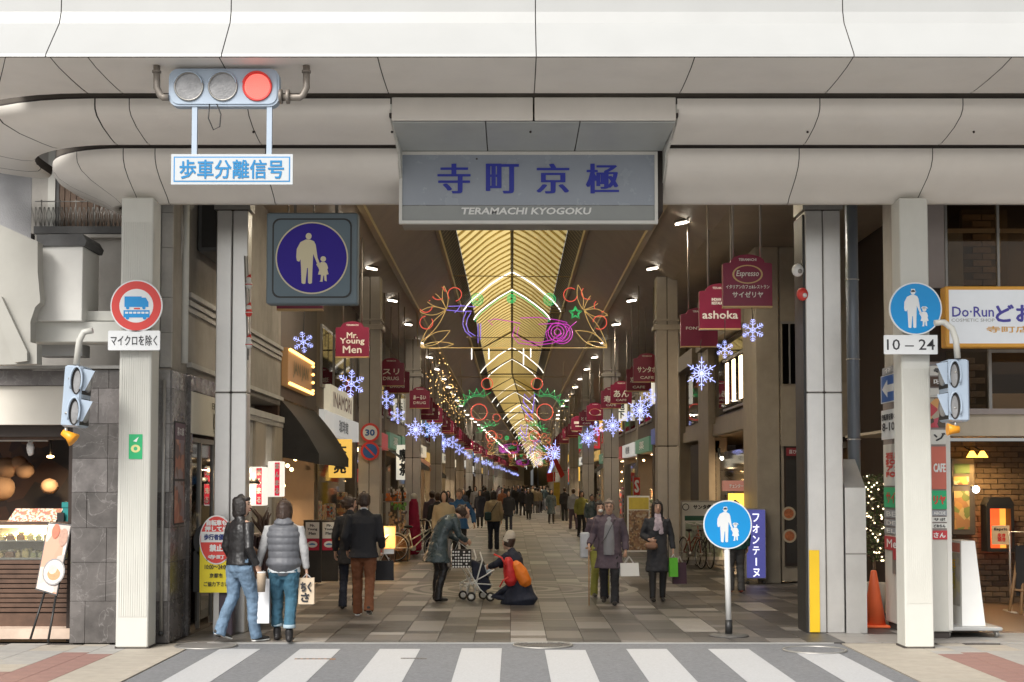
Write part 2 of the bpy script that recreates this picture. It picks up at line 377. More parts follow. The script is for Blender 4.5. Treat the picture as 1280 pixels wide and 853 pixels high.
# arcade floor
XL, XR = -3.98, 5.6
fl = MB().box(-7, 9, .3, 600, -.2, -.012).build('arcade_floor', m_gap, None, kind='structure')
for q in range(20):
    pass
tl = [.3, .45, .6, .9]; n = 0; far = [MB() for _ in TILE]
cand = []
X = XL; ci = 0
while X < XR:
    y = .31 + random.choice([0, .2, .4])*0
    while y < 34:
        L = random.choice(tl); 
        if y == .31: L = random.choice([.25, .45, .6])
        c = random.choices(range(5), [5, 4, 3, 2.2, 1.6])[0]
        if X > 3.6 and y < 1.2: c = 4
        cand.append((y*1.0+abs(X)*.3, X, X+.44, y, y+L, c)); y += L
    X += .44; ci += 1
cand.sort()
for i, (_, x0, x1, y0, y1, c) in enumerate(cand):
    if i < 290: stone('paving_tile', x0, x1, y0, y1, TILE[c], fl, z=0, th=.015)
    else: far[c].box(x0+.003, x1-.003, y0+.003, y1-.003, -.015, 0)
for c in range(5): far[c].build('floor_tiles', TILE[c], fl, kind='stuff')
mfar = mat('worn_floor_paving', (.17,.15,.13), .55, var=.3, vs=.7, bump=.03)
N_, L_ = mfar.node_tree.nodes, mfar.node_tree.links; br = N_.new('ShaderNodeTexBrick'); tc_ = N_.new('ShaderNodeTexCoord'); L_.new(tc_.outputs['Object'], br.inputs[0])
br.inputs['Color1'].default_value = (.10,.09,.085,1); br.inputs['Color2'].default_value = (.30,.27,.245,1); br.inputs['Mortar'].default_value = (.08,.07,.06,1)
br.inputs['Scale'].default_value = 1; br.inputs['Brick Width'].default_value = .9; br.inputs['Row Height'].default_value = .44; br.inputs['Mortar Size'].default_value = .006
mp_ = N_.new('ShaderNodeMapping'); mp_.inputs['Rotation'].default_value = (0,0,PI/2); L_.new(tc_.outputs['Object'], mp_.inputs[0]); L_.new(mp_.outputs[0], br.inputs[0])
L_.new(br.outputs['Color'], N_['Principled BSDF'].inputs['Base Color'])
MB().box(-7, 9, 34, 78, -.012, 0).quad((-7,78,0),(9,78,0),(9+12,600,0),(-7+12,600,0)).build('far_paving', mfar, fl)
# side floor strips by the buildings (left entrance, right entrance)
MB().box(5.6, 9, .3, 34, -.012, -.002).build('entrance_paving', m_pave, fl)
# inlaid circle
for k, (r0, r1, c) in enumerate([(1.92,2.1,4),(1.62,1.8,3),(1.3,1.46,4),(.95,1.1,3),(.5,.7,4)]):
    vs, fs = [], []
    for i in range(49):
        a = 2*PI*i/48
        for r in (r0, r1): vs.append((.15+r*math.cos(a), 8.9+r*math.sin(a), .004))
    for i in range(48): fs.append((2*i, 2*i+1, 2*i+3, 2*i+2))
    MB().add(vs, fs).build('inlaid_ring', TILE[c], fl)

# ================= entrance canopy =================
can = thing('entrance_canopy', 'wide cream panelled canopy with three stepped curved bands over the arcade entrance', 'canopy', (.2, -.2, 0))
CX, CR, CYB = -4.4, .4, 4.0
def cp(s, d, z):                                    # s<0: along the straight, else round the corner and back
    if s <= 0: return (CX-s, -d, z)
    th = s/1.0
    if th <= PI/2: return (CX-(CR+d)*math.sin(th), CR-(CR+d)*math.cos(th), z)
    return (CX-(CR+d), CR+(th-PI/2)*2.2, z)
FASC = [(3.28,5.935),(3.31,5.92),(3.30,5.95),(2.92,6.37),(2.87,6.5),(2.85,7.3)]
mat_gr = mat('shaded_groove', (.11,.095,.08), .9, var=.2)  # shade in the grooves between the bands is put into this colour
B1 = [(3.27,5.925),(3.0,5.905),(2.6,5.90),(2.25,5.905),(2.06,5.915),(2.02,5.94),(2.01,6.03)]
B2 = [(1.80,5.93),(1.80,5.865),(1.79,5.82),(1.72,5.765),(1.5,5.70),(1.2,5.655),(1.05,5.64),(.93,5.645),(.90,5.67),(.89,5.76)]
B3 = [(.70,5.66),(.70,5.60),(.69,5.54),(.63,5.46),(.48,5.37),(.28,5.29),(.10,5.22),(.02,5.17),(-.06,5.165),(-.08,5.3)]
def cpp(s, d, z):
    if s <= 0 or d <= 1.86: return cp(s, d, z)
    f = (d-1.86)/(3.3-1.86); p = cp(s, 1.86, z); q = (CX-s*.75, -3.3, z)
    return (p[0]*(1-f)+q[0]*f, p[1]*(1-f)+q[1]*f, z)
def sheet(prof, ss, name, m, parent=can, off=0):
    vs = [cpp(s, d, z+off) for s in ss for d, z in prof]; n = len(prof); fs = []
    for i in range(len(ss)-1):
        for j in range(n-1): fs.append((i*n+j, i*n+j+1, (i+1)*n+j+1, (i+1)*n+j))
    b = MB(); b.add(vs, fs, True); return b.build(name, m, parent)
J = [ -(.23+1.51*k-CX) for k in range(8, -4, -1)]   # joint stations on the straight, as s
J = sorted([s for s in J if s < -.3])
stations = J + [-.36, .0, .55, 1.15, PI/2, 1.75]
stations = sorted(set(round(s, 3) for s in stations))
def span(a, b):
    n = max(2, int((b-a)/.13)) if b > 0 else 2
    return [a+(b-a)*i/n for i in range(n+1)]
PS0, PS1 = -(1.74-CX), -(-1.28-CX)                  # portal limits in s
for prof, nm, m in ((B1, 'soffit_panel', m_soffit), (B2, 'soffit_panel', m_soffit), (B3, 'soffit_panel', m_soffit)):
    for a, b in zip(stations, stations[1:]):
        if prof is not B1 and a >= PS0-.05 and b <= PS1+.05: continue
        g = .005
        sheet(prof, span(a+g, b-g), nm, m)
    segs = [(stations[0], stations[-1])] if prof is B1 else [(stations[0], PS0), (PS1, stations[-1])]
    for a, b in segs: sheet([(d-.01*(1 if prof is not B1 else 0), z) for d, z in prof], span(a, 0)[:1]+[0]+span(0, b)[1:] if b > 0 else [a, b], 'joint_backing', m_gap, off=.022)
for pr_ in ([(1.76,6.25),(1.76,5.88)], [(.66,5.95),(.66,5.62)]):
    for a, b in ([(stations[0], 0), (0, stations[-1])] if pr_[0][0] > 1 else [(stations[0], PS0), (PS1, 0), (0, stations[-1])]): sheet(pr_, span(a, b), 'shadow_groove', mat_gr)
fs_st = [CX-x for x in (9.4, 6.27, 3.25, .23, -2.76, -4.43, -5.6)]
def fsheet(prof, s0, s1, name, m):
    n = len(prof); MB().add([(CX-s, -d, z) for s in (s0, s1) for d, z in prof], [(j, j+1, n+j+1, n+j) for j in range(n-1)]).build(name, m, can)
for a, b in zip(fs_st, fs_st[1:]): fsheet(FASC, a+.005, b-.005, 'fascia_panel', m_fascia)
fsheet([(d-.03, z) for d, z in FASC], fs_st[0], fs_st[-1], 'joint_backing', m_gap)
# unseen roof deck added to block the sky, and canopy back wall
MB().box(-5.3, 14, -2.8, .25, 6.1, 6.3).box(-4.4, 14, .1, .3, 5.3, 6.2).build('roof_deck', m_gap, can)
# portal: upper strip, grey soffit, cheeks
for x0, x1 in ((-1.27, .22), (.238, 1.73)): MB().bev(x0, x1, -1.80, -1.76, 5.70, 5.945, .006).build('portal_strip', m_soffit, can)
m_gp = mat('blue_grey_panel', (.42,.44,.43), .4, var=.05, dirt=.12)
for x0, x1 in ((-1.27,-.285),(-.275,.715),(.725,1.73)): MB().bev(x0, x1, -1.755, -.47, 5.685, 5.70, .004).build('portal_panel', m_gp, can)
MB().box(-1.3, 1.76, -1.75, -.4, 5.75, 5.8).box(-1.28, 1.74, -.38, .1, 5.0, 5.75).build('portal_backing', m_gap, can)
for x, w in ((-1.295, .03), (1.735, .03)):
    pts = [(1.80,5.87),(1.79,5.82),(1.72,5.765),(1.5,5.70),(1.2,5.655),(.95,5.63),(.70,5.60),(.69,5.54),(.63,5.46),(.48,5.37),(.28,5.29),(.10,5.22),(.02,5.17),(-.1,5.17),(-.1,5.9)]
    MB().prism(pts, (x,0,0), (0,-1,0), (0,0,1), (w,0,0)).build('cheek_panel', m_cream, can)
for sx in (-3.9, -2.4, -.9, 2.1, 3.9, 5.2):        # bolt holes and faint scuffs
    MB().ball((sx+.5, -.66, 5.55), .012, 6, 4).ball((sx+1.1, -1.4, 5.672), .014, 6, 4).build('bolt', m_gap, can)

# sign box 寺町京極
sgn = thing('arcade_name_sign', 'long grey sign box with blue kanji and white TERAMACHI KYOGOKU letters above the arcade entrance', 'sign', (.2, -.45, 4.84))
X0, X1, Z0, Z1 = R(499, 190, 822, 280, -.45)
m_face = mat('grey_blue_sign_glass', (.30,.335,.39), .25, var=.03, coat=.25)
m_face2 = mat('grey_sign_glass', (.28,.295,.285), .3, var=.05, coat=.25)
MB().box(X0+.02, X1-.02, -.43, .08, Z0+.02, Z1).build('box', m_steel_d, sgn)
MB().fr(X0, X1, -.47, -.40, Z0, Z1, .035).build('frame', m_offw, sgn)
zs = Z0+(Z1-Z0)*.255
MB().box(X0+.035, X1-.035, -.445, -.43, zs+.004, Z1-.035).build('upper_face', m_face, sgn)
MB().box(X0+.035, X1-.035, -.445, -.43, Z0+.035, zs-.004).build('lower_face', m_face2, sgn)
m_kan = mat('royal_blue_letters', (.018,.03,.36), .4, var=0)
for ch, px in zip('寺町京極', (567.5, 628, 691, 753)):
    p = at(px, 223.5, -.45); text(sgn, ch, (p.x, -.449, p.z), .355, .345, m_kan, heavy=8, th=.004)
m_wl = mat('white_letters', (.85,.85,.83), .5, var=0)
p = at(657.5, 264, -.45); text(sgn, 'TERAMACHI KYOGOKU', (p.x, -.449, p.z), 1.49, .082, m_wl, bold=.03, th=.004, v=(.18,0,1))

# hanging bracket signal with plate
sig = thing('traffic_signal', 'horizontal three lamp traffic signal with the right lamp lit red under the canopy', 'traffic signal', (-2.6, -3.05, 5.6))
Y = -3.05
X0, X1, Z0, Z1 = R(211, 86, 349, 133, Y)
plate('housing', m_sig, sig, rrect(X0, X1, Z0, Z1, .09), Y, .11)
plate('face_rim', m_sig, sig, rrect(X0+.02, X1-.02, Z0+.02, Z1-.02, .08), Y-.012, .012)
m_lens = mat('grey_lens', (.24,.24,.245), .3, var=.3, vs=9, bump=.25, bs=60, coat=1)
m_rlens = mat('red_lens', (.35,.04,.04), .3, var=0, emit=.12, ecol=(1,.06,.05)); m_rled = emis('red_led_dot', (1,.20,.15), 1.5)
for i, px in enumerate((236.5, 279, 322)):
    c = at(px, 109, Y)
    MB().prism(circ(.128, 32, c.x, c.z), (0,Y-.022,0), (1,0,0), (0,0,1), (0,.02,0)).build('lens', m_rlens if i == 2 else m_lens, sig)
    MB().tube([(c.x+.135*math.cos(a*PI/16), Y-.02, c.z+.135*math.sin(a*PI/16)) for a in range(32)], .010, 6, closed=True).build('lens_rim', m_red if i == 2 else m_steel_d, sig)
    MB().tube([(c.x+.137*math.cos(a*PI/16), Y-.02-.035, c.z+.137*math.sin(a*PI/16)) for a in range(1, 16)], .007, 5).build('hood_edge', m_sig if i < 2 else m_red, sig)
    if i == 2:
        b = MB()
        for k in range(1, 8):
            for j in range(k*6):
                a = 2*PI*j/(k*6); x, z = c.x+k*.0165*math.cos(a), c.z+k*.0165*math.sin(a); b.prism(circ(.0048, 6, x, z), (0,Y-.026,0), (1,0,0), (0,0,1), (0,.004,0))
        b.build('led_dots', m_rled, sig, kind='stuff')
m_pipe = mat('brown_grey_pipe', (.25,.22,.19), .45, metal=.3, var=.15, dirt=.3)
for px, a in ((196, 211), (383, 349)):
    p0 = at(px, 76, Y); p1 = at(px, 110, Y); p2 = at(px+(8 if px < 250 else -8), 122, Y); p3 = at(a, 122, Y)
    MB().tube([p0, p1, p1*.4+p2*.6-Vector((0,0,.02)), p2, p3], .034, 10).build('hanger_pipe', m_pipe, sig)
    MB().cyl(p0, p0+Vector((0,0,.04)), .06, n=12).cyl(p0-Vector((0,0,.12)), p0-Vector((0,0,.10)), .045, n=12).build('flange', m_pipe, sig)
    q = at(349 if px > 250 else 211, 121, Y)
    if px > 250: MB().cyl(q, q+Vector((.03,0,0)), .07, n=10).cyl(q+Vector((.07,0,0)), q+Vector((.1,0,0)), .07, n=10).build('coupling', m_pipe, sig)
c0 = at(262, 133, Y); MB().tube([c0+Vector((.0,0,.02)), c0+Vector((-.01,0,-.12)), c0+Vector((.04,0,-.23)), c0+Vector((.1,0,-.2)), c0+Vector((.11,0,-.08)), c0+Vector((.07,0,.02))], .006, 6).build('cable_loop', m_black, sig)
for px in (243, 336.5):
    a, b = at(px, 133, Y), at(px, 192, Y); MB().box(a.x-.025, a.x+.025, Y+.01, Y+.05, b.z-.05, a.z+.04).build('strap', m_sig, sig)
m_pw0 = mat('plate_white', (.47,.50,.52), .45, var=.03)
pl = thing('signal_notice_plate', 'white plate with pale blue border and blue kanji below the horizontal traffic signal', 'sign', (-2.6, Y, 4.7))
X0, X1, Z0, Z1 = R(214, 193, 366, 231, Y)
box('panel', m_pw0, pl, X0, X1, Y-.005, Y+.01, Z0, Z1)
box('border', m_bluetxt, pl, X0+.025, X1-.025, Y-.007, Y-.005, Z0+.025, Z1-.025)
box('field', m_pw0, pl, X0+.037, X1-.037, Y-.009, Y-.007, Z0+.037, Z1-.037)
text(pl, '歩車分離信号', ((X0+X1)/2, Y-.009, (Z0+Z1)/2), 1.0, .18, mat('cyan_blue_ink', (.0,.18,.42), .5, var=0), bw=.022)

# cream posts
def post(name, X0, X1, Y0, Y1, lab):
    t = thing(name, lab, 'post', ((X0+X1)/2, Y0, 0))
    box('shaft', m_cream, t, X0, X1, Y0, Y1, 0, 5.19, bev=.012)
    b = MB(); n = 13
    for k in range(n): x = X0+.03+(X1-X0-.06)*k/(n-1); b.box(x-.006, x+.006, Y0-.006, Y0+.002, .35 if X0 < 0 else .5, 3.2 if X0 > 0 else 4.9)
    b.build('fluting', m_cream, t); box('base_gap', m_gap, t, X0-.01, X1+.01, Y0+.01, Y1+.01, -.012, .012)
    return t
pL = post('cream_post', -4.53, -4.16, -.26, .1, 'cream steel post left of the entrance carrying the no trucks sign')
pR = post('cream_post', 4.50, 4.83, -.24, .12, 'cream steel post right of the entrance carrying the 10-24 pedestrian sign')
X0, X1, Z0, Z1 = R(161, 543, 178, 574, -.27)
st = thing('green_sticker', 'small green sticker on the left cream post', 'sticker', ((X0+X1)/2, -.27, Z0)); box('sheet', m_green if 0 else mat('sticker_green', (.02,.42,.16), .4, var=0), st, X0, X1, -.270, -.267, Z0, Z1)
plate('roundel', mat('sticker_gold', (.75,.7,.3), .4, var=0), st, [(a*1.2, b) for a, b in circ(.045, 20)], -.272, .002, (X0+X1)/2, Z0+.12); plate('emblem', m_white, st, [(-.03,-.02),(.035,.03),(.01,-.03)], -.272, .002, (X0+X1)/2, Z1-.06)
plate('leaf', mat('leaf_green', (.05,.45,.2), .4, var=0), st, circ(.022, 12), -.2735, .0015, (X0+X1)/2, Z0+.12)

# pictograms -------------------------------------------------------------
ADULT = [(345,495),(325,505),(312,530),(310,560),(313,574),(321,577),(326,568),(328,600),(330,655),(336,659),(344,658),(350,600),(353,600),(354,655),(360,659),(368,656),(370,600),(372,548),(385,580),(391,590),(398,586),(388,562),(381,515),(375,502),(362,496)]
CHILD = [(401,578),(393,588),(386,583),(384,588),(392,600),(395,608),(390,624),(401,625),(400,645),(396,650),(407,651),(410,628),(413,628),(414,646),(422,650),(421,625),(429,623),(424,606),(427,600),(422,585),(416,579)]
def picto(parent, cx, cz, r, Y, m, hat=True):
    f = lambda P: [((x-367)/128*r, (563-y)/128*r) for x, y in P]
    plate('adult_figure', m, parent, f(ADULT), Y, .003, cx, cz); plate('child_figure', m, parent, f(CHILD), Y, .003, cx, cz)
    h = f([(355, 483)])[0]; plate('adult_head', m, parent, [(h[0]+a, h[1]+b*1.1) for a, b in circ(r*.085, 16)], Y, .003, cx, cz)
    h2 = f([(409, 567)])[0]; plate('child_head', m, parent, [(h2[0]+a, h2[1]+b) for a, b in circ(r*.08, 14)], Y, .003, cx, cz)
    if hat: plate('hat', m, parent, f([(338,481),(345,478),(346,466),(364,466),(366,478),(372,481)]), Y, .0035, cx, cz); plate('child_hat', m, parent, f([(392,562),(400,553),(418,553),(428,562)]), Y, .0035, cx, cz)
m_cy = mat('sky_blue_sign', (.0,.30,.72), .35, var=.02); m_fig = mat('sign_white', (.82,.84,.85), .4, var=0)
def roundsign(t, c, r, Y, rim, face, rimw=.03):
    plate('rim', rim, t, circ(r, 48), Y, .02, c.x, c.z); plate('disc', face, t, circ(r-rimw, 48), Y-.003, .003, c.x, c.z)
t = thing('no_trucks_sign', 'round red and white no trucks and buses sign on the left cream post', 'road sign', (-4.3, -.35, 3.6))
c = at(170.5, 382.5, -.36); roundsign(t, c, .300, -.36, m_fig, m_red, .015)
plate('field', m_fig, t, circ(.195, 40), -.366, .003, c.x, c.z)
def veh(px):  return ((px[0]-170.5)/107, (382.5-px[1])/107)
plate('truck', m_cy, t, [veh(p) for p in ((156,371),(177,371),(177,372.5),(182,372.5),(185.5,378),(185.5,384),(156,384))], -.369, .003, c.x, c.z)
plate('bus', m_cy, t, [veh(p) for p in ((155,388),(187,388),(187,397),(155,397))], -.369, .003, c.x, c.z)
b = MB()
for x, y in ((160,385),(180,385),(160,397.5),(181,397.5)): q = veh((x, y)); b.prism(circ(.02, 12, c.x+q[0], c.z+q[1]), (0,-.371,0), (1,0,0), (0,0,1), (0,.004,0))
b.build('wheels', m_cy, t)
b = MB()
for k in range(6): q = veh((157+5*k, 390)); b.box(c.x+q[0], c.x+q[0]+.035, -.3705, -.369, c.z+q[1]-.022, c.z+q[1])
b.build('bus_windows', m_fig, t); q = veh((171, 386)); box('wing_mark', m_red, t, c.x+q[0]-.03, c.x+q[0]+.04, -.37, -.368, c.z+q[1]-.008, c.z+q[1]+.008)
box('bracket', m_steel_d, t, c.x-.03, c.x+.03, -.34, -.255, c.z-.1, c.z+.1)
X0, X1, Z0, Z1 = R(135, 413.5, 200, 438, -.36)
t = thing('except_minibuses_plate', 'small white plate reading マイクロを除く below the no trucks sign', 'sign', ((X0+X1)/2, -.36, Z0))
plate('panel', m_fig, t, rrect(X0, X1, Z0, Z1, .015), -.36, .015); text(t, 'マイクロを除く', ((X0+X1)/2, -.36, (Z0+Z1)/2), .53, .12, m_ink, bw=.008); box('bracket', m_steel_d, t, X0+.25, X1-.2, -.345, -.255, Z0+.05, Z1-.05)
t = thing('pedestrian_sign', 'round blue pedestrians only sign on the right cream post above the 10-24 plate', 'road sign', (4.7, -.33, 3.6))
c = at(1144.5, 386, -.34); roundsign(t, c, .305, -.34, m_fig, m_cy, .016); picto(t, c.x, c.z, .30, -.346, m_fig); box('bracket', m_steel_d, t, c.x-.03, c.x+.03, -.32, -.235, c.z-.1, c.z+.1)
X0, X1, Z0, Z1 = R(1105, 419, 1172, 443, -.34)
t = thing('time_plate', 'white 10-24 plate below the pedestrian sign on the right cream post', 'sign', ((X0+X1)/2, -.34, Z0))
plate('panel', m_fig, t, rrect(X0, X1, Z0, Z1, .01), -.34, .015); text(t, '10 – 24', ((X0+X1)/2, -.34, (Z0+Z1)/2), .55, .125, m_ink, bold=.006); box('bracket', m_steel_d, t, X0+.28, X1-.25, -.325, -.235, Z0+.05, Z1-.05)

# square hanging pedestrian sign box
Y = .3; X0, X1, Z0, Z1 = R(333, 266, 447, 380, Y)
t = thing('hanging_pedestrian_sign', 'large square grey hanging sign with adult and child on an indigo disc', 'sign', ((X0+X1)/2, Y, Z0))
m_bx = mat('blue_grey_enamel', (.13,.17,.195), .6, var=.06); m_bx2 = mat('blue_grey_face', (.14,.185,.215), .6, var=.04, spec=.15)
MB().bev(X0, X1, Y, Y+.2, Z0, Z1, .015).build('casing', m_bx, t)
plate('gasket', m_black, t, rrect(X0+.07, X1-.07, Z0+.07, Z1-.07, .09), Y-.006, .006); plate('face', m_bx2, t, rrect(X0+.09, X1-.09, Z0+.09, Z1-.09, .08), Y-.010, .005)
cx, cz = (X0+X1)/2, (Z0+Z1)/2
m_cr2 = mat('cream_figure', (.62,.56,.38), .6, var=.02)
plate('ring', m_cr2, t, circ(.435, 56), Y-.014, .004, cx, cz); plate('disc', mat('deep_indigo', (.045,.03,.27), .6, var=.03, spec=.1), t, circ(.418, 56), Y-.017, .003, cx, cz); picto(t, cx-.0, cz, .418, Y-.020, m_cr2, hat=False)
for dx in (-.22, .28): MB().cyl((cx+dx, Y+.1, Z1), (cx+dx, Y+.1, 6.0), .02, n=8).build('hanger_rod', m_pipe, t)

# steel gate pillars
def gatepillar(x0, x1, y0, y1, lab, right=False):
    t = thing('steel_pillar', lab, 'pillar', ((x0+x1)/2, y0, 0)); xm = (x0+x1)/2
    MB().bev(x0, xm-.006, y0, y1, 0, 3.02, .01).bev(xm+.006, x1, y0, y1, 0, 3.02, .01).build('lower_casing', m_steel, t)
    MB().bev(x0, xm-.006, y0, y1, 3.03, 5.35, .01).bev(xm+.006, x1, y0, y1, 3.03, 5.35, .01).build('upper_casing', m_steel, t)
    box('core', m_gap, t, x0+.01, x1-.01, y0+.01, y1-.01, 0, 6.3); box('head', m_steel_d, t, x0-.03, x1+.03, y0-.03, y1+.03, 5.36, 6.2)
    return t
gL = gatepillar(-3.76, -3.36, 1.35, 1.62, 'brushed steel pillar left of the walkway behind the leather jacket person')
gR = gatepillar(3.73, 4.18, 1.35, 1.9, 'brushed steel pillar right of the walkway with a yellow guard')
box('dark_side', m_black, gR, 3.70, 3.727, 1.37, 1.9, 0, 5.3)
X0, X1, Z0, Z1 = R(1014.5, 688, 1025, 789, 1.32)
MB().bev(3.735, X1, 1.325, 1.345, .01, Z1, .004).build('corner_guard', m_yel, gR, label='yellow corner guard')
t = thing('steel_duct_cover', 'lower steel cover with slanted top beside the right steel pillar', 'duct cover', (4.33, 1.36, 0))
X0, X1, Z0, Z1 = R(1060, 598, 1083, 790, 1.36)
MB().prism([(1.36,0),(1.9,0),(1.9,Z1+.25),(1.36,Z1-.12)], (4.2,0,0), (0,1,0), (0,0,1), (X1-4.2,0,0)).build('cover', m_steel, t); box('seam', m_steel_d, t, 4.2, X1+.002, 1.357, 1.36, .98, 1.0)
m_bpipe = mat('blue_grey_pipe', (.27,.31,.37), .35, metal=.2, var=.05)
t = thing('drain_pipe', 'tall blue grey drain pipe rising behind the slanted steel cover', 'pipe', (4.4, 1.95, 0))
a = at(1066.5, 400, 1.95); MB().cyl((a.x, 1.99, 1.7), (a.x, 1.99, 6.2), .082, n=20).build('pipe', m_bpipe, t)
b = MB()
for z in (2.45, 3.5, 4.55): b.tube([(a.x+.086*math.cos(k*PI/8), 1.99+.086*math.sin(k*PI/8), z) for k in range(16)], .008, 5, closed=True)
b.build('clamps', m_steel, t)

# pole sign in the middle
c = at(909.5, 656, .95)
t = thing('pole_sign', 'round blue adult and child sign on a white pole standing in the walkway', 'road sign', (3.0, .95, 0))
roundsign(t, c, .30, .95, m_fig, m_cy, .016); picto(t, c.x, c.z, .29, .944, m_fig)
bp = at(911, 783, .99); MB().tube([(bp.x, .99, .17), (c.x-.01, .99, c.z-.1)], .036, 12).build('pole', m_white, t)
MB().cyl((bp.x, .99, .02), (bp.x, .99, .2), .046, n=14).build('sleeve', m_black, t)
MB().tube([(bp.x,.99,.002),(bp.x,.99,.018),(bp.x,.99,.03)], [.25,.24,.16], 28).build('base_plate', mat_iron, t)
# ================= arcade roof =================
m_ceil = mat('brown_ceiling_panel', (.33,.28,.225), .5, var=.15, vs=1.2, dirt=.25)
m_ceil2 = mat('umber_ceiling_panel', (.28,.235,.19), .5, var=.15, vs=1.2, dirt=.2)
m_beam = mat('ochre_beam', (.40,.32,.18), .45, var=.1)
m_louv = mat('dark_louvre', (.07,.06,.05), .6, var=.2)
m_rib0 = mat('pale_rib', (.85,.76,.5), .5, var=.05)
def glaz(name, col):
    m = bpy.data.materials.new(name); m.use_nodes = True; N, L = m.node_tree.nodes, m.node_tree.links; N.clear()
    o = N.new('ShaderNodeOutputMaterial'); d = N.new('ShaderNodeBsdfDiffuse'); t = N.new('ShaderNodeBsdfTranslucent'); x = N.new('ShaderNodeMixShader'); x.inputs[0].default_value = .75
    nz = N.new('ShaderNodeTexNoise'); nz.inputs['Scale'].default_value = .8; nz.inputs['Detail'].default_value = 5; tc = N.new('ShaderNodeTexCoord'); L.new(tc.outputs['Object'], nz.inputs[0])
    cr = N.new('ShaderNodeMix'); cr.data_type = 'RGBA'; cr.inputs[6].default_value = (*[c*.7 for c in col], 1); cr.inputs[7].default_value = (*col, 1); L.new(nz.outputs[0], cr.inputs[0])
    L.new(cr.outputs[2], d.inputs[0]); L.new(cr.outputs[2], t.inputs[0]); L.new(d.outputs[0], x.inputs[1]); L.new(t.outputs[0], x.inputs[2]); L.new(x.outputs[0], o.inputs[0]); return m
m_glz = glaz('yellowed_roof_glazing', (.74,.575,.24))
m_rib = glaz('pale_translucent_rib', (.95,.86,.6))
roof = thing('arcade_roof', 'long pointed yellow vaulted arcade roof with fine ribs and sloping brown side ceilings', 'roof', (0, 20, 6.3))
VP = [(1.76,7.86),(1.68,8.02),(1.57,8.18),(1.42,8.35),(1.1,8.62),(.75,8.92),(.4,9.15),(0,9.36)]
HALF = VP + [(-x, z) for x, z in VP[-2::-1]]
def yst(y0, y1, step=12):
    n = max(1, int((y1-y0)/step)); ys = [y0+(y1-y0)*i/n for i in range(n+1)]
    return sorted(set(ys+([78.0] if y0 < 78 < y1 else [])))
def longsheet(pr, y0, y1, name, m, parent, th=0):
    ys = yst(y0, y1); b = MB(); n = len(pr)
    vs = [(x+bend(y)+.0*y, y, z) for y in ys for x, z in pr]; fs = [(i*n+j, i*n+j+1, (i+1)*n+j+1, (i+1)*n+j) for i in range(len(ys)-1) for j in range(n-1)]
    return b.add(vs, fs).build(name, m, parent)
YE = 500
ARY = [33+27.6*k for k in range(18)]
by = [.3]+ARY+[YE]
for a, b in zip(by, by[1:]): longsheet(HALF[3:-3], a+.06, b-.06, 'vault_glazing', m_glz, roof)
for s in (1, -1):
    longsheet([(s*x, z) for x, z in ((1.80,7.88),(1.71,8.04),(1.60,8.20),(1.43,8.37))], .3, YE, 'louvre_band', m_louv, roof)
    longsheet([(s*1.76,7.86),(s*2.66,6.93)], .3, YE, 'inner_ceiling', m_ceil2, roof)
    longsheet([(s*2.66,6.95),(s*2.66,6.84),(s*2.78,6.84),(s*2.78,6.95)], .3, YE, 'edge_beam', m_beam, roof)
    longsheet([(s*1.70,7.90),(s*1.72,7.80),(s*1.80,7.80),(s*1.82,7.9)], .3, YE, 'springing_beam', m_beam, roof)
    longsheet([(s*2.78,6.90),(s*3.6,6.42),(s*4.0,6.40),(s*7.5,6.40)], .3, YE, 'outer_ceiling', m_ceil, roof)
    b = MB()
    for k in range(60):                                # louvre slats running across the dark band
        y = 16+k*.45; b.add([(s*1.42,y,8.33),(s*1.70,y,7.98),(s*1.70,y+.06,7.98),(s*1.42,y+.06,8.33)], [(0,1,2,3)])
    b.build('louvre_slats', m_beam, roof, kind='stuff')
    b = MB()
    for k in range(40):
        y = 1.5+k*2.75; b.box(min(s*2.9,s*3.6), max(s*2.9,s*3.6), y, y+.03, 6.44, 6.86) if 0 else None
longsheet([(-.05,9.30),(0,9.26),(.05,9.30)], .3, YE, 'ridge_beam', m_louv, roof)
rme = MB(); 
def ribgeo(b, y, x=0, w=.17, pr=VP[3:]):
    q = pr+[(-a, z) for a, z in pr[-2::-1]]
    vs = []
    for a, z in q: vs += [(x+a*.985, y, z-.05), (x+a*.985, y+w, z-.05), (x+a, y+w, z-.012), (x+a, y, z-.012)]
    n = len(q); fs = []
    for i in range(n-1):
        for k in range(4): fs.append((i*4+k, i*4+(k+1)%4, (i+1)*4+(k+1)%4, (i+1)*4+k))
    b.add(vs, fs)
ribgeo(rme, 0); rmesh = rme.mesh('vault_rib', m_rib)
y = 14; k = 0; far = MB(); sp = 1.0
while y < 300:
    if y < 110: o = obj('vault_rib', rmesh, roof, (bend(y), y-20, -6.3))
    elif k % 2 == 0: ribgeo(far, y, bend(y), .2)
    y += sp; k += 1
far.build('vault_ribs', m_rib, roof, kind='stuff')
# tie beams and bracing across the vault
b = MB()
for y in [33+27.6*k/2 for k in range(1, 12)]:
    x = bend(y); b.tube([(x-1.76,y,7.86),(x+1.76,y,7.86)], .035, 6); b.tube([(x-1.5,y,7.86),(x,y,8.7)], .03, 6); b.tube([(x+1.5,y,7.86),(x,y,8.7)], .03, 6)
b.build('tie_rods', m_louv, roof)
# roof slab edges closing the arcade top beside the vault
for s in (1, -1): longsheet([(s*1.9,8.0),(s*7.6,7.95)], .3, YE, 'roof_deck', m_gap, roof)
MB().box(-4.6, -1.9, .28, .33, 5.3, 8).box(1.9, 7.6, .28, .33, 5.3, 8).build('end_wall', m_gap, roof)
MB().box(-1.9, 1.9, .28, .33, 6.2, 7.9).build('end_panel', m_gap, roof)
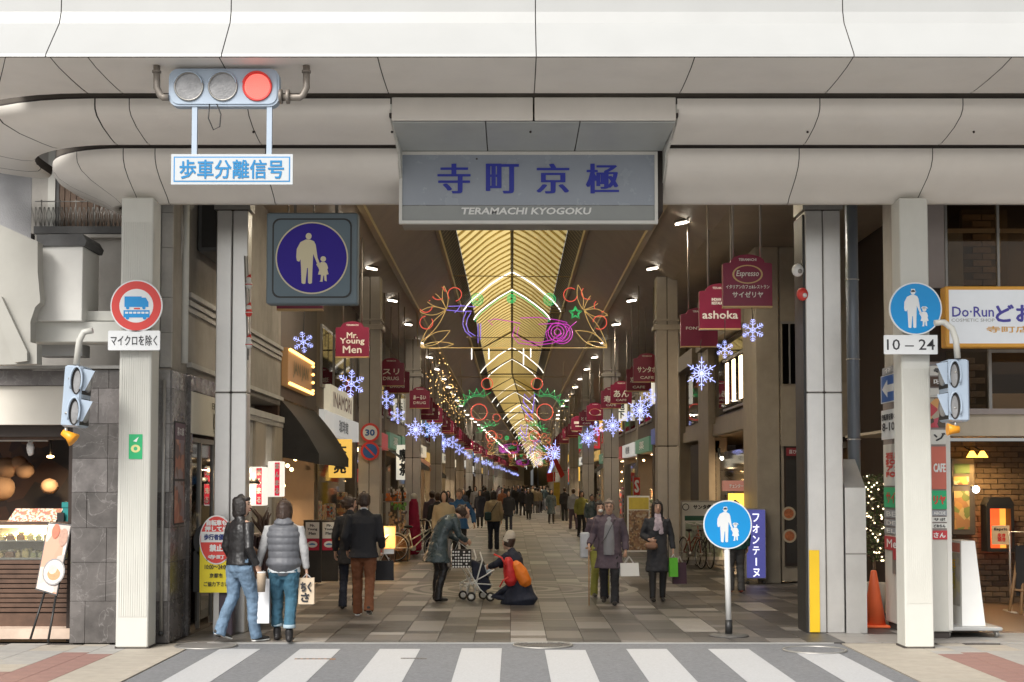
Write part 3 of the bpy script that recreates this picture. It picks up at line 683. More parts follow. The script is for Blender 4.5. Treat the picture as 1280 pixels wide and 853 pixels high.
# arched LED frames
OUT = VP; INN = [(1.34,7.67),(1.27,7.80),(1.1,7.98),(.8,8.22),(.45,8.47),(0,8.73)]
am = None
for i, y in enumerate(ARY):
    lab = f'{ORD[i]} pair of white light arches from the entrance under the vaulted roof' if i < 9 else 'tiny white light arches in the far end of the vaulted roof'
    t = thing('light_arch', lab, 'arch light', (bend(y), y, 7.6), 'white light arches along the vault')
    if am is None:
        am = []
        for pr in (OUT, INN):
            q = [(a, z) for a, z in pr]+[(-a, z) for a, z in pr[-2::-1]]
            am.append((MB().tube([(a, 0, z-.05-7.6) for a, z in q], .020, 6).mesh('led_line', m_ledw), MB().tube([(a*1.02, .05, z-7.6-.02) for a, z in q], .05, 6).mesh('arch_frame', m_beam)))
    if i == 0: MB().tube([(bend(y)+a_*.97, y-.04, z_-.12) for a_, z_ in INN+[(-a, z) for a, z in INN[-2::-1]]], .012, 5).build('green_led_line', m_green, t)
    for k, (l, f) in enumerate(am):
        obj('led_line', l, t); obj('arch_frame', f, t)
# lit ceiling fixtures
PYS = [15.2+13.8*k for k in range(32)]
lm = MB().tube([(-.0,-.16,.0),(.0,.16,.0)], .022, 6).mesh('tube_lamp', m_tube); hm = MB().bev(-.045, .045, -.2, .2, .02, .07, .01).mesh('housing', m_louv)
i = 0; y = 3.6; li = 0
while y < 205:
    for s in (-1, 1):
        i += 1; lab = f'{ORD[int((y-3.6)/5.5)]} short ceiling lamp from the entrance, on the {"left" if s < 0 else "right"} sloping ceiling' if y < 90 else 'tiny ceiling lamp far down the arcade on the sloping ceiling'
        t = thing('ceiling_lamp', lab, 'ceiling lamp', (bend(y)+s*3.1, y, 6.62), 'short bright lamps along the sloping ceilings')
        t.rotation_euler = (0, s*.5, s*.65)
        obj('tube_lamp', lm, t); obj('housing', hm, t)
    if (li % 2 == 0 and y < 160 or y < 20) and min(abs(y-q) for q in PYS) > 1.2:
        for s in (-1, 1):
            ld = bpy.data.lights.new('ceiling_lamp_light', 'AREA'); ld.shape = 'RECTANGLE'; ld.size = .12; ld.size_y = .4; ld.energy = 42 if y < 60 else 80; ld.color = (1,.89,.72)
            lo = bpy.data.objects.new('ceiling_lamp_light', ld); C.objects.link(lo); lo.location = (bend(y)+s*2.85, y, 6.6); lo.rotation_euler = (0, s*.35, 0)
    li += 1; y += 5.5

# ================= arcade pillars =================
m_pil = mat('grey_brown_pillar', (.36,.33,.29), .45, var=.1, vs=2, dirt=.25, bump=.03)
m_pil2 = mat('lighter_pillar_base', (.42,.39,.355), .4, var=.1, vs=2, dirt=.2)
P0 = None
PYS = [15.2+13.8*k for k in range(32)]
for i, y in enumerate(PYS):
    for s in (-1, 1):
        cx = -3.17 if s < 0 else (3.46 if i == 0 else 3.17)
        lab = f'{ORD[i]} square grey arcade pillar from the entrance on the {"left" if s < 0 else "right"}' if i < 9 else 'distant arcade pillar far down the street'
        t = thing('arcade_pillar', lab, 'pillar', (0, 0, 0), 'pillars along the arcade')
        if P0 is None:
            P0 = [(n, m.mesh(n, q)) for n, m, q in (('upper_shaft', MB().bev(-.235,-.006,-.24,.24,2.72,6.5,.012).bev(.006,.235,-.24,.24,2.72,6.5,.012), m_pil), ('lower_shaft', MB().bev(-.24,-.006,-.245,.245,0,2.7,.012).bev(.006,.24,-.245,.245,0,2.7,.012), m_pil2),
                  ('collar', MB().bev(-.3,.3,-.3,.3,5.3,5.42,.01).bev(-.27,.27,-.27,.27,5.5,5.55,.01), m_pil), ('core', MB().box(-.2,.2,-.23,.23,0,6.5), m_gap))]
        for n, me in P0: obj(n, me, t)
        t.location = (cx+bend(y), y, 0)

# ================= hanging shop signs =================
def archtop(w, h, r=.12, bump=.07):
    p = [(-w/2, 0), (w/2, 0), (w/2, h-.13)]
    p += [(w/2-.03, h-.12), (w/2-.10, h-.115)]
    p += [(a*(w/2-.10), h-.115+bump*1.6*math.sqrt(max(0, 1-a*a))) for a in (.95,.8,.6,.35,0,-.35,-.6,-.8,-.95)]
    p += [(-w/2+.10, h-.115), (-w/2+.03, h-.12), (-w/2, h-.13)]
    return p
m_swh = mat('sign_white_letters', (.82,.78,.70), .5, var=0)
m_gilt = mat('gilt_line', (.62,.42,.18), .4, var=0)
SG = {}
def hsign(x, y, zb, w, h, lab, body, small=None, far=False, rot=0):
    t = thing('hanging_sign', lab, 'hanging sign', (x, y, zb), 'maroon shop signs hanging along the arcade')
    k = (round(w, 2), round(h, 2))
    if k not in SG:
        P = archtop(w, h); b = MB().prism(P, (0,-.06,0), (1,0,0), (0,0,1), (0,.12,0)).mesh('sign_box', m_maroon)
        r = MB()
        for q in (-w*.28, w*.28): r.cyl((q, 0, h-.15), (q, 0, 6.6-zb), .014, n=6)
        ln = MB().box(-w/2, w/2, -.066, .066, -.02, .0).mesh('lower_edge', m_gilt)
        SG[k] = (b, r.mesh('hanger_rods', m_pipe), ln)
    b, r, ln = SG[k]; obj('sign_box', b, t); obj('hanger_rods', r, t); obj('lower_edge', ln, t)
    c = Vector((x, y-.061, zb))
    if not far:
        text(t, 'TERAMACHI', c+Vector((0,0,h-.075)), w*.36, .035, m_swh, bold=.02, th=.003, name='top_lettering')
        for line, lz, lw, lh in body: text(t, line, c+Vector((0,0,lz*h)), lw*w, lh*h, m_swh, bw=.03)
        if small: plate('emblem_ring', m_gilt, t, [(a*1.0, b*.62) for a, b in circ(small[1]*w, 28)], y-.064, .004, x, zb+small[0]*h); plate('emblem_field', m_maroon, t, [(a*1.0, b*.62) for a, b in circ(small[1]*w*.88, 28)], y-.0665, .004, x, zb+small[0]*h)
    else:
        b = MB().box(-w*.3, w*.3, -.064, -.06, h*.45, h*.62).box(-w*.2, w*.25, -.064, -.06, h*.25, h*.34)
        kk = ('far', k)
        if kk not in SG: SG[kk] = b.mesh('lettering', m_swh)
        obj('lettering', SG[kk], t)
    return t
SX = 3.2
t = hsign(3.16, 2.4, 4.25, .66, .70, 'nearest maroon sign on the right with an oval emblem and サイゼリヤ in white', [('サイゼリヤ', .22, .62, .11), ('イタリアンカフェ&レストラン', .37, .88, .07)], (.61, .31))
text(t, 'Espresso', (3.16, 2.33, 4.25+.61*.70), .3, .10, m_swh, bold=.01, v=(.15,0,1))
hsign(3.31, 5.95, 4.34, .66, .72, 'second maroon sign on the right reading ashoka', [('ashoka', .30, .85, .17), ('INDIAN\nRESTAURANT', .60, .40, .14)])
hsign(3.36, 8.85, 4.34, .66, .70, 'third maroon sign on the right reading FONT, half covered by the ashoka sign', [('FONTAINE', .46, .72, .07)])
RS = [(17.1,3.2,'サンタボ','fourth maroon sign on the right partly behind the first arcade pillar'),(20.4,3.3,'京都銀','maroon sign just behind the サンタボ sign on the right'),(26.1,3.28,'あん','maroon sign with a large white brush character on the right past the first pillar'),(28.8,3.16,'寿し','small wide maroon sign low beside the white brush character sign on the right'),(37.4,3.15,'C','maroon sign with a round gilt emblem on the right before the red flags'),(42.4,3.1,'とらや','maroon sign just behind the round emblem sign on the right')]
for y, x, bd, lb in RS: hsign(x, y, 4.3, .64, .68, lb, [(bd, .42, .7, .3 if len(bd) < 3 else .2)] + ([('CAFE', .14, .5, .09)] if len(bd) != 1 else []), (.45,.34) if bd == 'C' else None)
LS = [(3.1,-2.95,'KYOTO','maroon sign just below the large square pedestrian sign on the left'),(10.5,-3.05,'','maroon sign on the left reading Mr. Young Men'),(18.4,-2.98,'スリ','third maroon sign on the left reading スリ in slanted letters'),(21.2,-3.05,'珈琲','maroon sign just behind the スリ sign on the left'),(28.8,-2.95,'あーるい','maroon sign on the left past the pillar with the speed limit sign')]
for y, x, bd, lb in LS:
    body = [('Mr.', .60, .32, .16), ('Young', .42, .72, .2), ('Men', .20, .55, .2)] if not bd else [(bd, .5, .62, .2), ('DRUG', .25, .6, .12)]
    hsign(x, y, 4.3, .64, .68, lb, body)
i = 0
for s in (-1, 1):
    y = 32.2 if s < 0 else 49
    i = 0
    while y < 250:
        n = i+(6 if s < 0 else 10)
        lab = f'{ORD[n-1]} maroon hanging sign from the entrance on the {"left" if s < 0 else "right"} side' if y < 75 else 'tiny maroon hanging sign far down the arcade'
        hsign(bend(y)+s*3.05, y, 4.3+random.uniform(-.05,.05), .64, .68, lab, [], far=True); i += 1
        y += random.choice([3.4, 3.4, 3.8, 4.6])

# ================= snowflake lights =================
FM = {}
def flake_mesh(kind):
    if kind in FM: return FM[kind]
    b = MB(); n = 6 if kind != 'star' else 12
    for k in range(n):
        a = 2*PI*k/n; c, s = math.cos(a+PI/2), math.sin(a+PI/2); L = 1 if (kind != 'star' or k % 2 == 0) else .62
        b.tube([(0,0,0),(c*L,0,s*L)], .015, 5)
        for q in [j*.1+.1 for j in range(int(L*9))]: b.ball((c*q,0,s*q), .034, 5, 3)
        for q, w in ((.45,.26),(.68,.24),(.86,.14)) if kind != 'star' else ((.6,.16),):
            for sg in (-1, 1):
                a2 = a+PI/2+sg*PI/3.2; b.tube([(c*q*L,0,s*q*L),(c*q*L+w*math.cos(a2),0,s*q*L+w*math.sin(a2))], .014, 5); [b.ball((c*q*L+w*g_*math.cos(a2),0,s*q*L+w*g_*math.sin(a2)), .032, 5, 3) for g_ in (.5, 1)]
        if kind == 'ring': b.ball((c*1.0,0,s*1.0), .05, 6, 4)
    b.tube([(.22*math.cos(j*PI/6),0,.22*math.sin(j*PI/6)) for j in range(12)], .016, 5, closed=True)
    FM[kind] = b.mesh('led_arms', m_ledb); return FM[kind]
cabm = mat('thin_black_cable', (.05,.05,.05), .6, var=0)
def flake(x, y, z, r, kind, lab):
    t = thing('snowflake_light', lab, 'snowflake light', (x, y, z), 'glowing snowflakes hanging along the arcade')
    o = obj('led_arms', flake_mesh(kind), t); o.scale = (r, r, r); o.rotation_euler = (0, random.uniform(-.2,.2), random.uniform(-.3,.3))
    MB().tube([(x, y, z+r*.9), (x+random.uniform(-.03,.03), y, z+.5), (x, y, 4.32 if z < 4.3 else z+.6)], .005, 4).build('cable', cabm, t)
for (px, py, d, r, kd, lb) in [(379,428,19.9,.15,'six','small glowing snowflake below the square pedestrian sign'),(439,480,27.5,.26,'ring','large glowing snowflake below the Mr. Young Men sign'),(497,520,36.4,.2,'ring','glowing snowflake below the left スリ sign, lower one'),(483,500,33.5,.22,'six','glowing snowflake just left of and above the one below the スリ sign'),
    (519.6,537,43,.36,'star','wide glowing snowflake on the left past the white pillar panel'),(541.7,538,53,.42,'star','dense glowing snowflake right of the wide one on the left'),(554,554,60,.4,'star','glowing snowflake cluster low on the left before the yellow banner'),(566,553,70,.3,'six','small dim glowing snowflake right of the low left cluster'),
    (941,413,19,.155,'six','glowing snowflake hanging below the nearest right sign'),(906,437,21.5,.14,'six','smallest glowing snowflake between the two nearest ones on the right'),(877,467,24.1,.29,'star','large many armed glowing snowflake on the right above the shop awning ledge'),
    (813.5,497,32,.2,'six','glowing snowflake beside the first right arcade pillar'),(800,513,34.7,.34,'star','large glowing snowflake left of the first right arcade pillar'),(785,521,37.4,.14,'six','tiny glowing snowflake between two larger ones on the right'),(766,532,43,.36,'star','large glowing snowflake before the second right arcade pillar'),(746,536,52,.28,'six','glowing snowflake on the right above the dark narrow shop'),(735,547.6,58.7,.42,'star','glowing snowflake cluster low on the right past the second pillar'),(693,567,92,.9,'star','distant large glowing snowflake above the red flags')]:
    p = at(px, py, d+CAMY); flake(p.x, p.y, p.z, r, kd, lb)
for s in (-1, 1):
    y = 62 if s < 0 else 86
    while y < 260:
        lab = f'distant glowing snowflake {int(y)} paces down the {"left" if s < 0 else "right"} side' if 0 else 'distant glowing snowflake in the row far down the arcade'
        flake(bend(y)+s*2.9, y, 3.7+random.uniform(-.15,.15), random.uniform(.2,.3), random.choice(['star','six']), lab); y += random.choice([6.9, 10.3])

# ================= illuminated decoration frames =================
def crop(cx, cy): return ((500+cx/4.414-648)/43.4, (382-(330+cy/4.414))/43.4)   # shape plan -> metres about the frame's middle
def curl(cx, cy, r, a0, a1, n=18): return [crop(cx+r*math.cos(a0+(a1-a0)*i/n), cy+r*math.sin(a0+(a1-a0)*i/n)) for i in range(n+1)]
def petal(hx, hy, tx, ty, w=.16, n=10):
    L = math.hypot(tx-hx, ty-hy); nx, ny = -(ty-hy)/L, (tx-hx)/L; P = []
    for i in range(n+1): f = i/n; k = math.sin(PI*f)*w*L; P.append(crop(hx+(tx-hx)*f+nx*k, hy+(ty-hy)*f+ny*k))
    for i in range(n, -1, -1): f = i/n; k = math.sin(PI*f)*w*L; P.append(crop(hx+(tx-hx)*f-nx*k, hy+(ty-hy)*f-ny*k))
    return P
def strokes(L, r=.010, n=4, y=0):
    b = MB()
    for P in L: b.tube([(x, y, z) for x, z in P], r, n)
    return b
DA = {}
DA['red_curls'] = (strokes([curl(cx, cy, r, a, a+5.2) for cx, cy, r, a in ((245,160,38,.9),(335,168,38,2.5),(175,232,36,.2),(178,325,36,-.6),(978,170,38,.2),(1075,160,36,1.2),(1145,232,36,2.6),(1140,325,38,3.2))], .014), m_redl)
DA['gold_petals'] = (strokes([petal(*q) for q in ((290,250,130,130),(290,250,275,120,.12),(285,255,140,265),(285,260,150,430,.08),(145,458,310,370),(145,458,330,445,.1),(1050,255,1185,125),(1045,250,1020,115,.12),(1055,258,1185,285),(1055,262,1180,455,.08),(1180,462,1005,370),(1180,462,1070,432,.12))]+[[crop(150,466),crop(1180,466)]]), m_gold)
DA['green_wheels'] = (strokes([curl(cx, cy, r*q, 0, 6.28) for cx, cy, r in ((460,197,33),(650,192,24),(862,196,33)) for q in (1,.7,.4)]+[[crop(1005+37*(1 if k%2==0 else .5)*math.sin(k*PI/5), 272-37*(1 if k%2==0 else .5)*math.cos(k*PI/5)) for k in range(11)]]+[[crop(1005+26*(1 if k%2==0 else .5)*math.sin(k*PI/5), 272-26*(1 if k%2==0 else .5)*math.cos(k*PI/5)) for k in range(11)]], .011), m_green)
DA['violet_script'] = (strokes([[crop(*p) for p in P] for P in (((300,235),(380,232),(450,238)),((290,255),(360,262),(430,262)),((400,262),(385,300),(380,335),(395,375),(430,405)),((425,270),(405,305),(400,340),(412,375),(450,400)),((465,330),(465,440)),((480,330),(478,420)),((335,270),(355,250),(370,225)))], .012), m_vio)
DA['magenta_swirl'] = (strokes([[crop(*p) for p in P] for P in (((670,345),(655,400),(690,440),(780,452),(880,440),(945,405),(975,350),(1010,320)),((690,350),(680,395),(710,425),(800,438),(880,420),(930,385)),((700,300),(800,296),(900,310),(960,325)),((800,335),(880,330),(960,335)),((870,345),(840,380),(850,420)),((545,340),(520,315),(560,305),(640,318),(700,330)))]+[curl(905, 378, r, 0, 6.28) for r in (18,36,52)]+[curl(930, 385, r, -1.2, 2.2) for r in (45,58)], .012), m_mag)
DA['frame_rods'] = (strokes([[crop(125,62),crop(1190,72)],[crop(470,330),crop(470,460)],[crop(860,240),crop(950,240)],[crop(860,256),crop(950,256)],[crop(860,270),crop(950,270)],[crop(400,408),crop(850,408)],[crop(132,460),crop(120,62)],[crop(1185,460),crop(1190,72)]], .014), m_beam)
DA['white_drops'] = (strokes([[crop(x, 470),crop(x, 470+h)] for x, h in ((430,60),(525,60),(717,90),(757,50))], .014), m_ledw)
DAm = {k: v[0].mesh(k, v[1]) for k, v in DA.items()}
def arc(cx, cz, r, a0, a1, n=14): return [(cx+r*math.cos(a0+(a1-a0)*i/n), cz+r*math.sin(a0+(a1-a0)*i/n)) for i in range(n+1)]
G = []
for s in (-1, 1):
    c = (s*1.5, -.5); G.append(arc(c[0], c[1], .72, .3 if s > 0 else PI-.3, 2.0 if s > 0 else PI-2.0)); G.append(arc(c[0], c[1], .66, .3 if s > 0 else PI-.3, 2.0 if s > 0 else PI-2.0))
    for k in range(6):
        a = .35+k*.33; a = a if s > 0 else PI-a; 
        for da in (-.12, .12): G.append([(c[0]+.72*math.cos(a), c[1]+.72*math.sin(a)), (c[0]+1.0*math.cos(a+da*1.5), c[1]+1.0*math.sin(a+da*1.5))])
DB = {'green_sunbursts': strokes(G, .009).mesh('green_sunbursts', m_green), 'red_rings': strokes([arc(s*1.45, -.55, r, 0, 2*PI) for s in (-1,1) for r in (.36,)]+[arc(s*1.1, .7, .25, 0, 2*PI) for s in (-1,1)], .02).mesh('red_rings', m_redl),
  'violet_bow': strokes([[(.9,-.6),(.5,-.1),(.55,.25),(.75,0),(1.0,.25),(.95,-.2),(.9,-.6)],[(.4,-.3),(.9,-.9)]], .025).mesh('violet_bow', m_vio), 'frame_rods': strokes([[(-2.4,1),(2.4,1)],[(-2.4,-.9),(2.4,-.9)]], .016).mesh('frame_rods', m_beam)}
def deco(y, z, kind, lab, sc=1, fl=1):
    t = thing('light_decoration', lab, 'light decoration', (bend(y), y, z), 'coloured light decorations hung across the arcade')
    for k, me in (DAm if kind == 'A' else DB).items():
        o = obj(k, me, t); o.scale = (sc*fl, sc, sc)
    MB().cyl((bend(y)-2.2, y, z+.4), (bend(y)-2.3, y, 7.3), .008, n=4).cyl((bend(y)+2.2, y, z+.4), (bend(y)+2.3, y, 7.3), .008, n=4).build('hanging_wires', m_beam, t)
deco(24.4, at(648, 382, 24.4).z, 'A', 'nearest neon decoration with red curls, green wheels and a magenta swirl across the arcade')
deco(46, 5.6, 'B', 'second hanging decoration with green sunburst arcs over red rings')
for i, y in enumerate((80, 106, 140, 180, 220)): deco(y, 5.7, 'BA'[i % 2], f'{ORD[i+2]} hanging decoration of coloured lights from the entrance' if i < 3 else 'tiny coloured light decoration in the distance', 1.0, -1 if i % 2 else 1)
# golden light strings along the side ceilings
random.seed(5)
for s, y0, lb in ((-1, 30, 'golden string of tiny lights climbing beside the left pillars'), (1, 44, 'faint golden string of tiny lights beside the right pillars')):
    t = thing('string_lights', lb, 'string lights', (s*2.8, y0, 5.5)); b = MB()
    for k in range(170 if s < 0 else 25):
        y = y0+random.uniform(0, 30); b.ball((s*random.uniform(2.35,3.0), y, random.uniform(4.9,6.4)), random.uniform(.008,.022), 5, 3)
    b.build('bulbs', emis('gold_bulb'+str(s), (1,.6,.2), 1.6), t, kind='stuff')
    MB().tube([(s*2.7, y0+k*2, 6.2+.25*math.sin(k)) for k in range(16)], .008, 4).build('wire', cabm, t)
# ================= buildings beside the entrance =================
def PB(name, m, parent, x0, y0, x1, y1, Y, th=.03, bev=0, **k):
    a, b, c, d = R(x0, y0, x1, y1, Y); return box(name, m, parent, a, b, Y, Y+th, c, d, bev=bev, **k)
def atX(px, py, X):
    a = (px-640)/F; t = X/a; b = (AX-py)/F
    k = math.cos(PIT)-b*math.sin(PIT); t = X/a; return Vector((X, CAMY+t*k, CAMZ+t*(math.sin(PIT)+b*math.cos(PIT))))
def YX(px, X): return atX(px, 560, X).y
def PX(name, m, parent, px0, px1, z0, z1, X, th=.03, **k):  # panel on a side wall between picture columns px0, px1
    a, b = sorted((YX(px0, X), YX(px1, X))); s = 1 if X > 0 else -1
    return box(name, m, parent, min(X, X+s*th), max(X, X+s*th), a, b, z0, z1, **k)
U_L, U_R = (0,1,0), (0,-1,0)       # reading direction on left and right side walls
m_blind = mat('brown_blind', (.16,.11,.08), .8, var=.2, vs=6); m_glow = mat('lit_interior_wall', (.6,.42,.25), .8, var=.2)
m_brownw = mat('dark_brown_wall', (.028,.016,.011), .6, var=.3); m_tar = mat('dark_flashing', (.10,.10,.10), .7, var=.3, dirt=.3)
m_plaster = mat('pale_grey_plaster', (.34,.34,.35), .9, var=.08, bump=.5, bs=60)
def lampo(loc, e, col=(1,.75,.45), r=.1, nm='shop_lamp_light'):
    d = bpy.data.lights.new(nm, 'AREA'); d.shape = 'DISK'; d.size = min(.14, r*1.4); d.energy = e*1.5; d.color = col; o = bpy.data.objects.new(nm, d); C.objects.link(o); o.location = loc
# --- left corner building
LB = thing('corner_building', 'old grey corner building with dark marble cladding left of the arcade entrance', 'building', (-4.6, 1, 0))
zz = [.0, .49, .945, 1.35, 1.77, 2.17, 2.58, 3.0, 3.22]
random.seed(11); mm = [m_marble, m_marble, m_marble2, m_marble]
for i, (a, b) in enumerate(zip(zz, zz[1:])):
    cs = random.choice([[-5.2,-4.78,-4.28,-4.05],[-5.2,-5.02,-4.5,-4.05],[-5.2,-4.9,-4.35,-4.05]])
    for x0, x1 in zip(cs, cs[1:]):
        md = random.choice(mm) if x0 < -4.4 else m_marble3
        MB().bev(x0+.002, x1-.002, .2+random.uniform(0,.002), .225, a+.002, b-.002, .002).build('marble_slab', md, LB)
    for y0, y1 in ((.2,.62),(.62,1.02)): MB().bev(-4.05, -4.028+random.uniform(0,.002), y0+.002, y1-.002, a+.002, b-.002, .002).build('marble_slab', random.choice([m_marble, m_marble2]), LB)
MB().box(-5.195,-4.06,.226,1.02,0,3.24).box(-7.5,-4.06,1.6,1.7,3.24,8).box(-4.5,-4.06,1.02,8.2,3.24,8).box(-9,-4.5,7.8,8.2,0,8).build('wall_core', m_conc, LB)
MB().box(-4.065,-4.05,1.03,8.2,3.245,6.5).build('side_wall', m_conc, LB)
b = MB()
for z, w in ((4.20,.05),(4.10,.035),(4.02,.02),(3.32,.06)): b.box(-4.05,-4.05+w,1.03,8.2,z,z+.06)
b.box(-4.05,-3.97,3.6,8.2,2.93,3.03).box(-4.05,-3.99,3.6,8.2,2.85,2.93)
b.build('moulding', m_conc2, LB)
MB().box(-4.12,-4.05,4.9,8.2,0,2.85).build('ground_wall', m_conc2, LB); MB().bev(-4.1,-4.0,5.6,6.5,0,2.85,.01).bev(-4.1,-4.0,7.4,8.18,0,2.85,.01).build('pilaster', m_stone, LB)
MB().box(-4.05,-4.03,5.95,6.3,1.95,2.55).build('dark_window', m_glassd, LB); MB().box(-4.1,-4.0,3.9,4.9,0,2.85).build('brown_door_panel', m_wood, LB)
# marble header + doorway into the first left shop
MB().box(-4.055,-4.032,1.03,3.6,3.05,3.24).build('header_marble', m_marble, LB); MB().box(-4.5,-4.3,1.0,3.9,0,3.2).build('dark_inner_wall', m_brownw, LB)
MB().box(-4.1,-4.05,1.2,3.6,2.4,2.46).box(-4.1,-4.05,1.9,1.96,0,2.4).box(-4.1,-4.05,1.2,1.26,0,2.4).box(-4.1,-4.05,2.7,2.76,0,2.4).build('door_frame', m_steel_d, LB)
MB().box(-4.085,-4.075,1.26,3.6,.1,2.4).build('door_glass', m_glassd, LB)
MB().box(-4.7,-3.99,1.02,1.14,0,3.2).build('door_pier', m_marble, LB)
pa, pb = YX(239, -3.98), YX(300, -3.98)
sb = thing('shop_sign', 'cream shop sign with dark LIVE lettering partly behind the left steel pillar', 'sign', (-4, pa, 2.5))
box('board', mat('cream_signboard', (.62,.58,.48), .5, var=.05), sb, -4.03, -3.98, pa, pb, 2.50, 3.02); m_dkt = mat('dark_olive_letters', (.09,.075,.03), .5, var=0)
text(sb, 'LIVE', (-3.978, (pa+pb)/2+.2, 2.7), 1.0, .2, m_dkt, u=U_L, bw=.04); text(sb, 'ENTER', (-3.978, (pa+pb)/2, 2.90), .8, .08, m_dkt, u=U_L, bw=.04); text(sb, 'restaurant', (-3.978, (pa+pb)/2, 2.56), .6, .05, m_dkt, u=U_L)
ps = thing('wall_poster', 'tall reddish brown food poster on the marble corner left of the doorway', 'poster', (-4.02, .5, 1.4))
m_pst = spot_mat('poster_print_brown', (.2,.08,.05), [(.16,.05,.03),(.28,.09,.05),(.10,.05,.04),(.35,.16,.10),(.18,.14,.15)], 7)
box('frame', m_blk2, ps, -4.027, -4.02, .33, .86, 1.38, 2.62); box('lower_print', m_pst, ps, -4.02, -4.016, .35, .84, 1.40, 1.9); box('upper_print', m_pst, ps, -4.02, -4.016, .35, .84, 1.93, 2.4)
box('title_strip', mat('plum_print', (.10,.05,.07), .5), ps, -4.02, -4.016, .35, .84, 2.4, 2.60); text(ps, '喜の家', (-4.014, .6, 2.5), .35, .1, m_wl, u=U_L)
b = MB(); random.seed(31)
for a_, b__ in ((-4.62,-4.33),(-4.327,-4.19),(-4.187,-4.05)):
    z = 3.25
    while z < 6.1: hz = random.choice([.42,.5,.6]); b.bev(a_, b__-.004, .24, .30, z+.002, min(6.15, z+hz)-.003, .003); z += hz
b.build('upper_stone_facing', mat('weathered_stone_facing', (.40,.385,.36), .75, var=.18, vs=2.5, dirt=.35, bump=.08), LB); box('upper_core', m_conc, LB, -4.62, -4.056, .31, 1.03, 3.24, 6.2)
wl_ = thing('wall_lamp', 'small warm lamp glowing inside the dark doorway left of the round red sign', 'lamp', (-4.25, 1.7, 1.55)); MB().ball((-4.2, 1.75, 1.42), .035).build('bulb', m_warm, wl_); MB().cyl((-4.3, 1.75, 1.40), (-4.2, 1.75, 1.40), .02).build('arm', m_black, wl_); lampo((-4.15, 1.8, 1.5), 3)
# pipes
t = thing('wall_pipe', 'thick pale vertical pipe with cables on the corner building above the doorway', 'pipe', (-3.95, .7, 3.3)); p = at(231, 400, .8)
MB().cyl((p.x, .8, 3.35), (p.x, .8, 6.1), .045, n=12).build('pipe', m_cream, t); MB().tube([at(226, 252, .7), at(228, 300, .7), at(222, 350, .7), at(210, 400, .7), at(200, 430, .6), at(199, 445, .5)], .018, 8).build('cable', m_conc2, t)
t = thing('down_pipe', 'thin grey pipe running down the pale marble right of the left cream post', 'pipe', (-4.1, .15, 0)); MB().cyl((-4.115, .165, .12), (-4.115, .165, 3.1), .022, n=8).build('pipe', m_steel_d, t); MB().ball((-4.115, .16, .12), .035).build('drain_end', m_black, t)
t = thing('air_conditioner', 'dark air conditioner unit high on the wall behind the left steel pillar', 'air conditioner', (-3.8, 2, 4.9)); MB().bev(-4.04,-3.72,1.5,2.9,4.85,5.5,.02).build('casing', m_tar, t); b = MB()
for k in range(8): b.box(-3.73, -3.71, 1.6, 2.8, 4.9+k*.07, 4.93+k*.07)
b.box(-3.98,-3.78,1.48,1.5,4.9,5.45)
b.build('grille', m_blk2, t)
# vertical red/white projecting signs
for px, y, lb, z0, z1 in ((320, 4.2, 'white and red vertical sign on the left wall just right of the steel pillar', 1.55, 2.12), (343, 6.6, 'second white and red vertical sign further along the left wall', 1.66, 2.24)):
    t = thing('vertical_sign', lb, 'sign', (at(px, 600, y).x, y, z0)); x = at(px, 600, y).x
    MB().bev(x-.11, x+.09, y, y+.5, z0, z1, .01).build('light_box', mat('lit_white_box'+str(px), (.75,.74,.7), .5, var=0, emit=.35, ecol=(1,.95,.85)), t); box('red_band', mat('lit_red'+str(px), (.7,.02,.06), .5, var=0, emit=.25, ecol=(.9,.03,.08)), t, x+.005, x+.085, y-.006, y, z0+.02, z1-.02)
    for i, ch in enumerate('まんまる'): text(t, ch, (x+.045, y-.006, z1-.08-i*.135), .055, .085, m_wl, bw=.06)
    box('bracket', m_steel_d, t, -4.05, x-.1, y+.2, y+.24, z1-.1, z1-.06)
t = thing('wall_lantern', 'small black lantern with warm light above the first vertical sign on the left', 'lamp', (-3.7, 4, 2.1)); c = at(312, 588, 3.9); MB().ball(c, .03).build('bulb', m_warm, t); q = at(318, 605, 3.9)
MB().tube([q, q+Vector((0,0,.09))], [.09,.04], 4).build('shade', m_black, t); MB().cyl(c, c+Vector((-.25,0,.02)), .012).build('arm', m_black, t); lampo(c+Vector((.05,-.1,0)), 4)
# --- upper left: facade behind the canopy corner
UL = thing('upper_left_facade', 'old facade above the cake shop with brown blinds behind a spiked ledge', 'building', (-5.4, 1.2, 3.3))
PB('plaster_wall', m_plaster, UL, -420, -260, 42, 456, 1.2, .2); PB('pale_column', m_conc2, UL, 42, -60, 62, 292, 1.15, .2); PB('frame_post', m_cream, UL, 62, -60, 71, 292, 1.12, .2); PB('frame_post', m_tar, UL, 71, -60, 76, 292, 1.14, .2)
PB('wall', m_conc2, UL, 42, 292, 200, 478, 1.0, .2); 
a, b_, z0, z1 = R(76, -60, 162, 283, 1.15)
for k in range(12): box('blind_slat', m_blind, UL, a+(b_-a)*k/12+.004, a+(b_-a)*(k+1)/12-.004, 1.15+.006*(k%2), 1.17+.006*(k%2), z0, z1)
PB('ledge', m_tar, UL, 42, 283, 162, 292, .9, .3); PB('ledge_lip', m_conc2, UL, 60, 293, 162, 297, .88, .3)
a, b_, z0, z1 = R(44, 283, 160, 283.1, .95); b = MB(); k = 0
while a+k*.055 < b_:
    x = a+k*.055; 
    for dx in (-.05, .0, .05): b.tube([(x, .97, z1), (x+dx, .95, z1+.24)], .004, 3)
    k += 1
b.build('bird_spikes', m_steel_d, UL, kind='stuff')
b = MB()
for x in (52,75,95,118,140): p, q = at(x, 250, .97), at(x, 285, .97); b.cyl(p, q, .008, n=5)
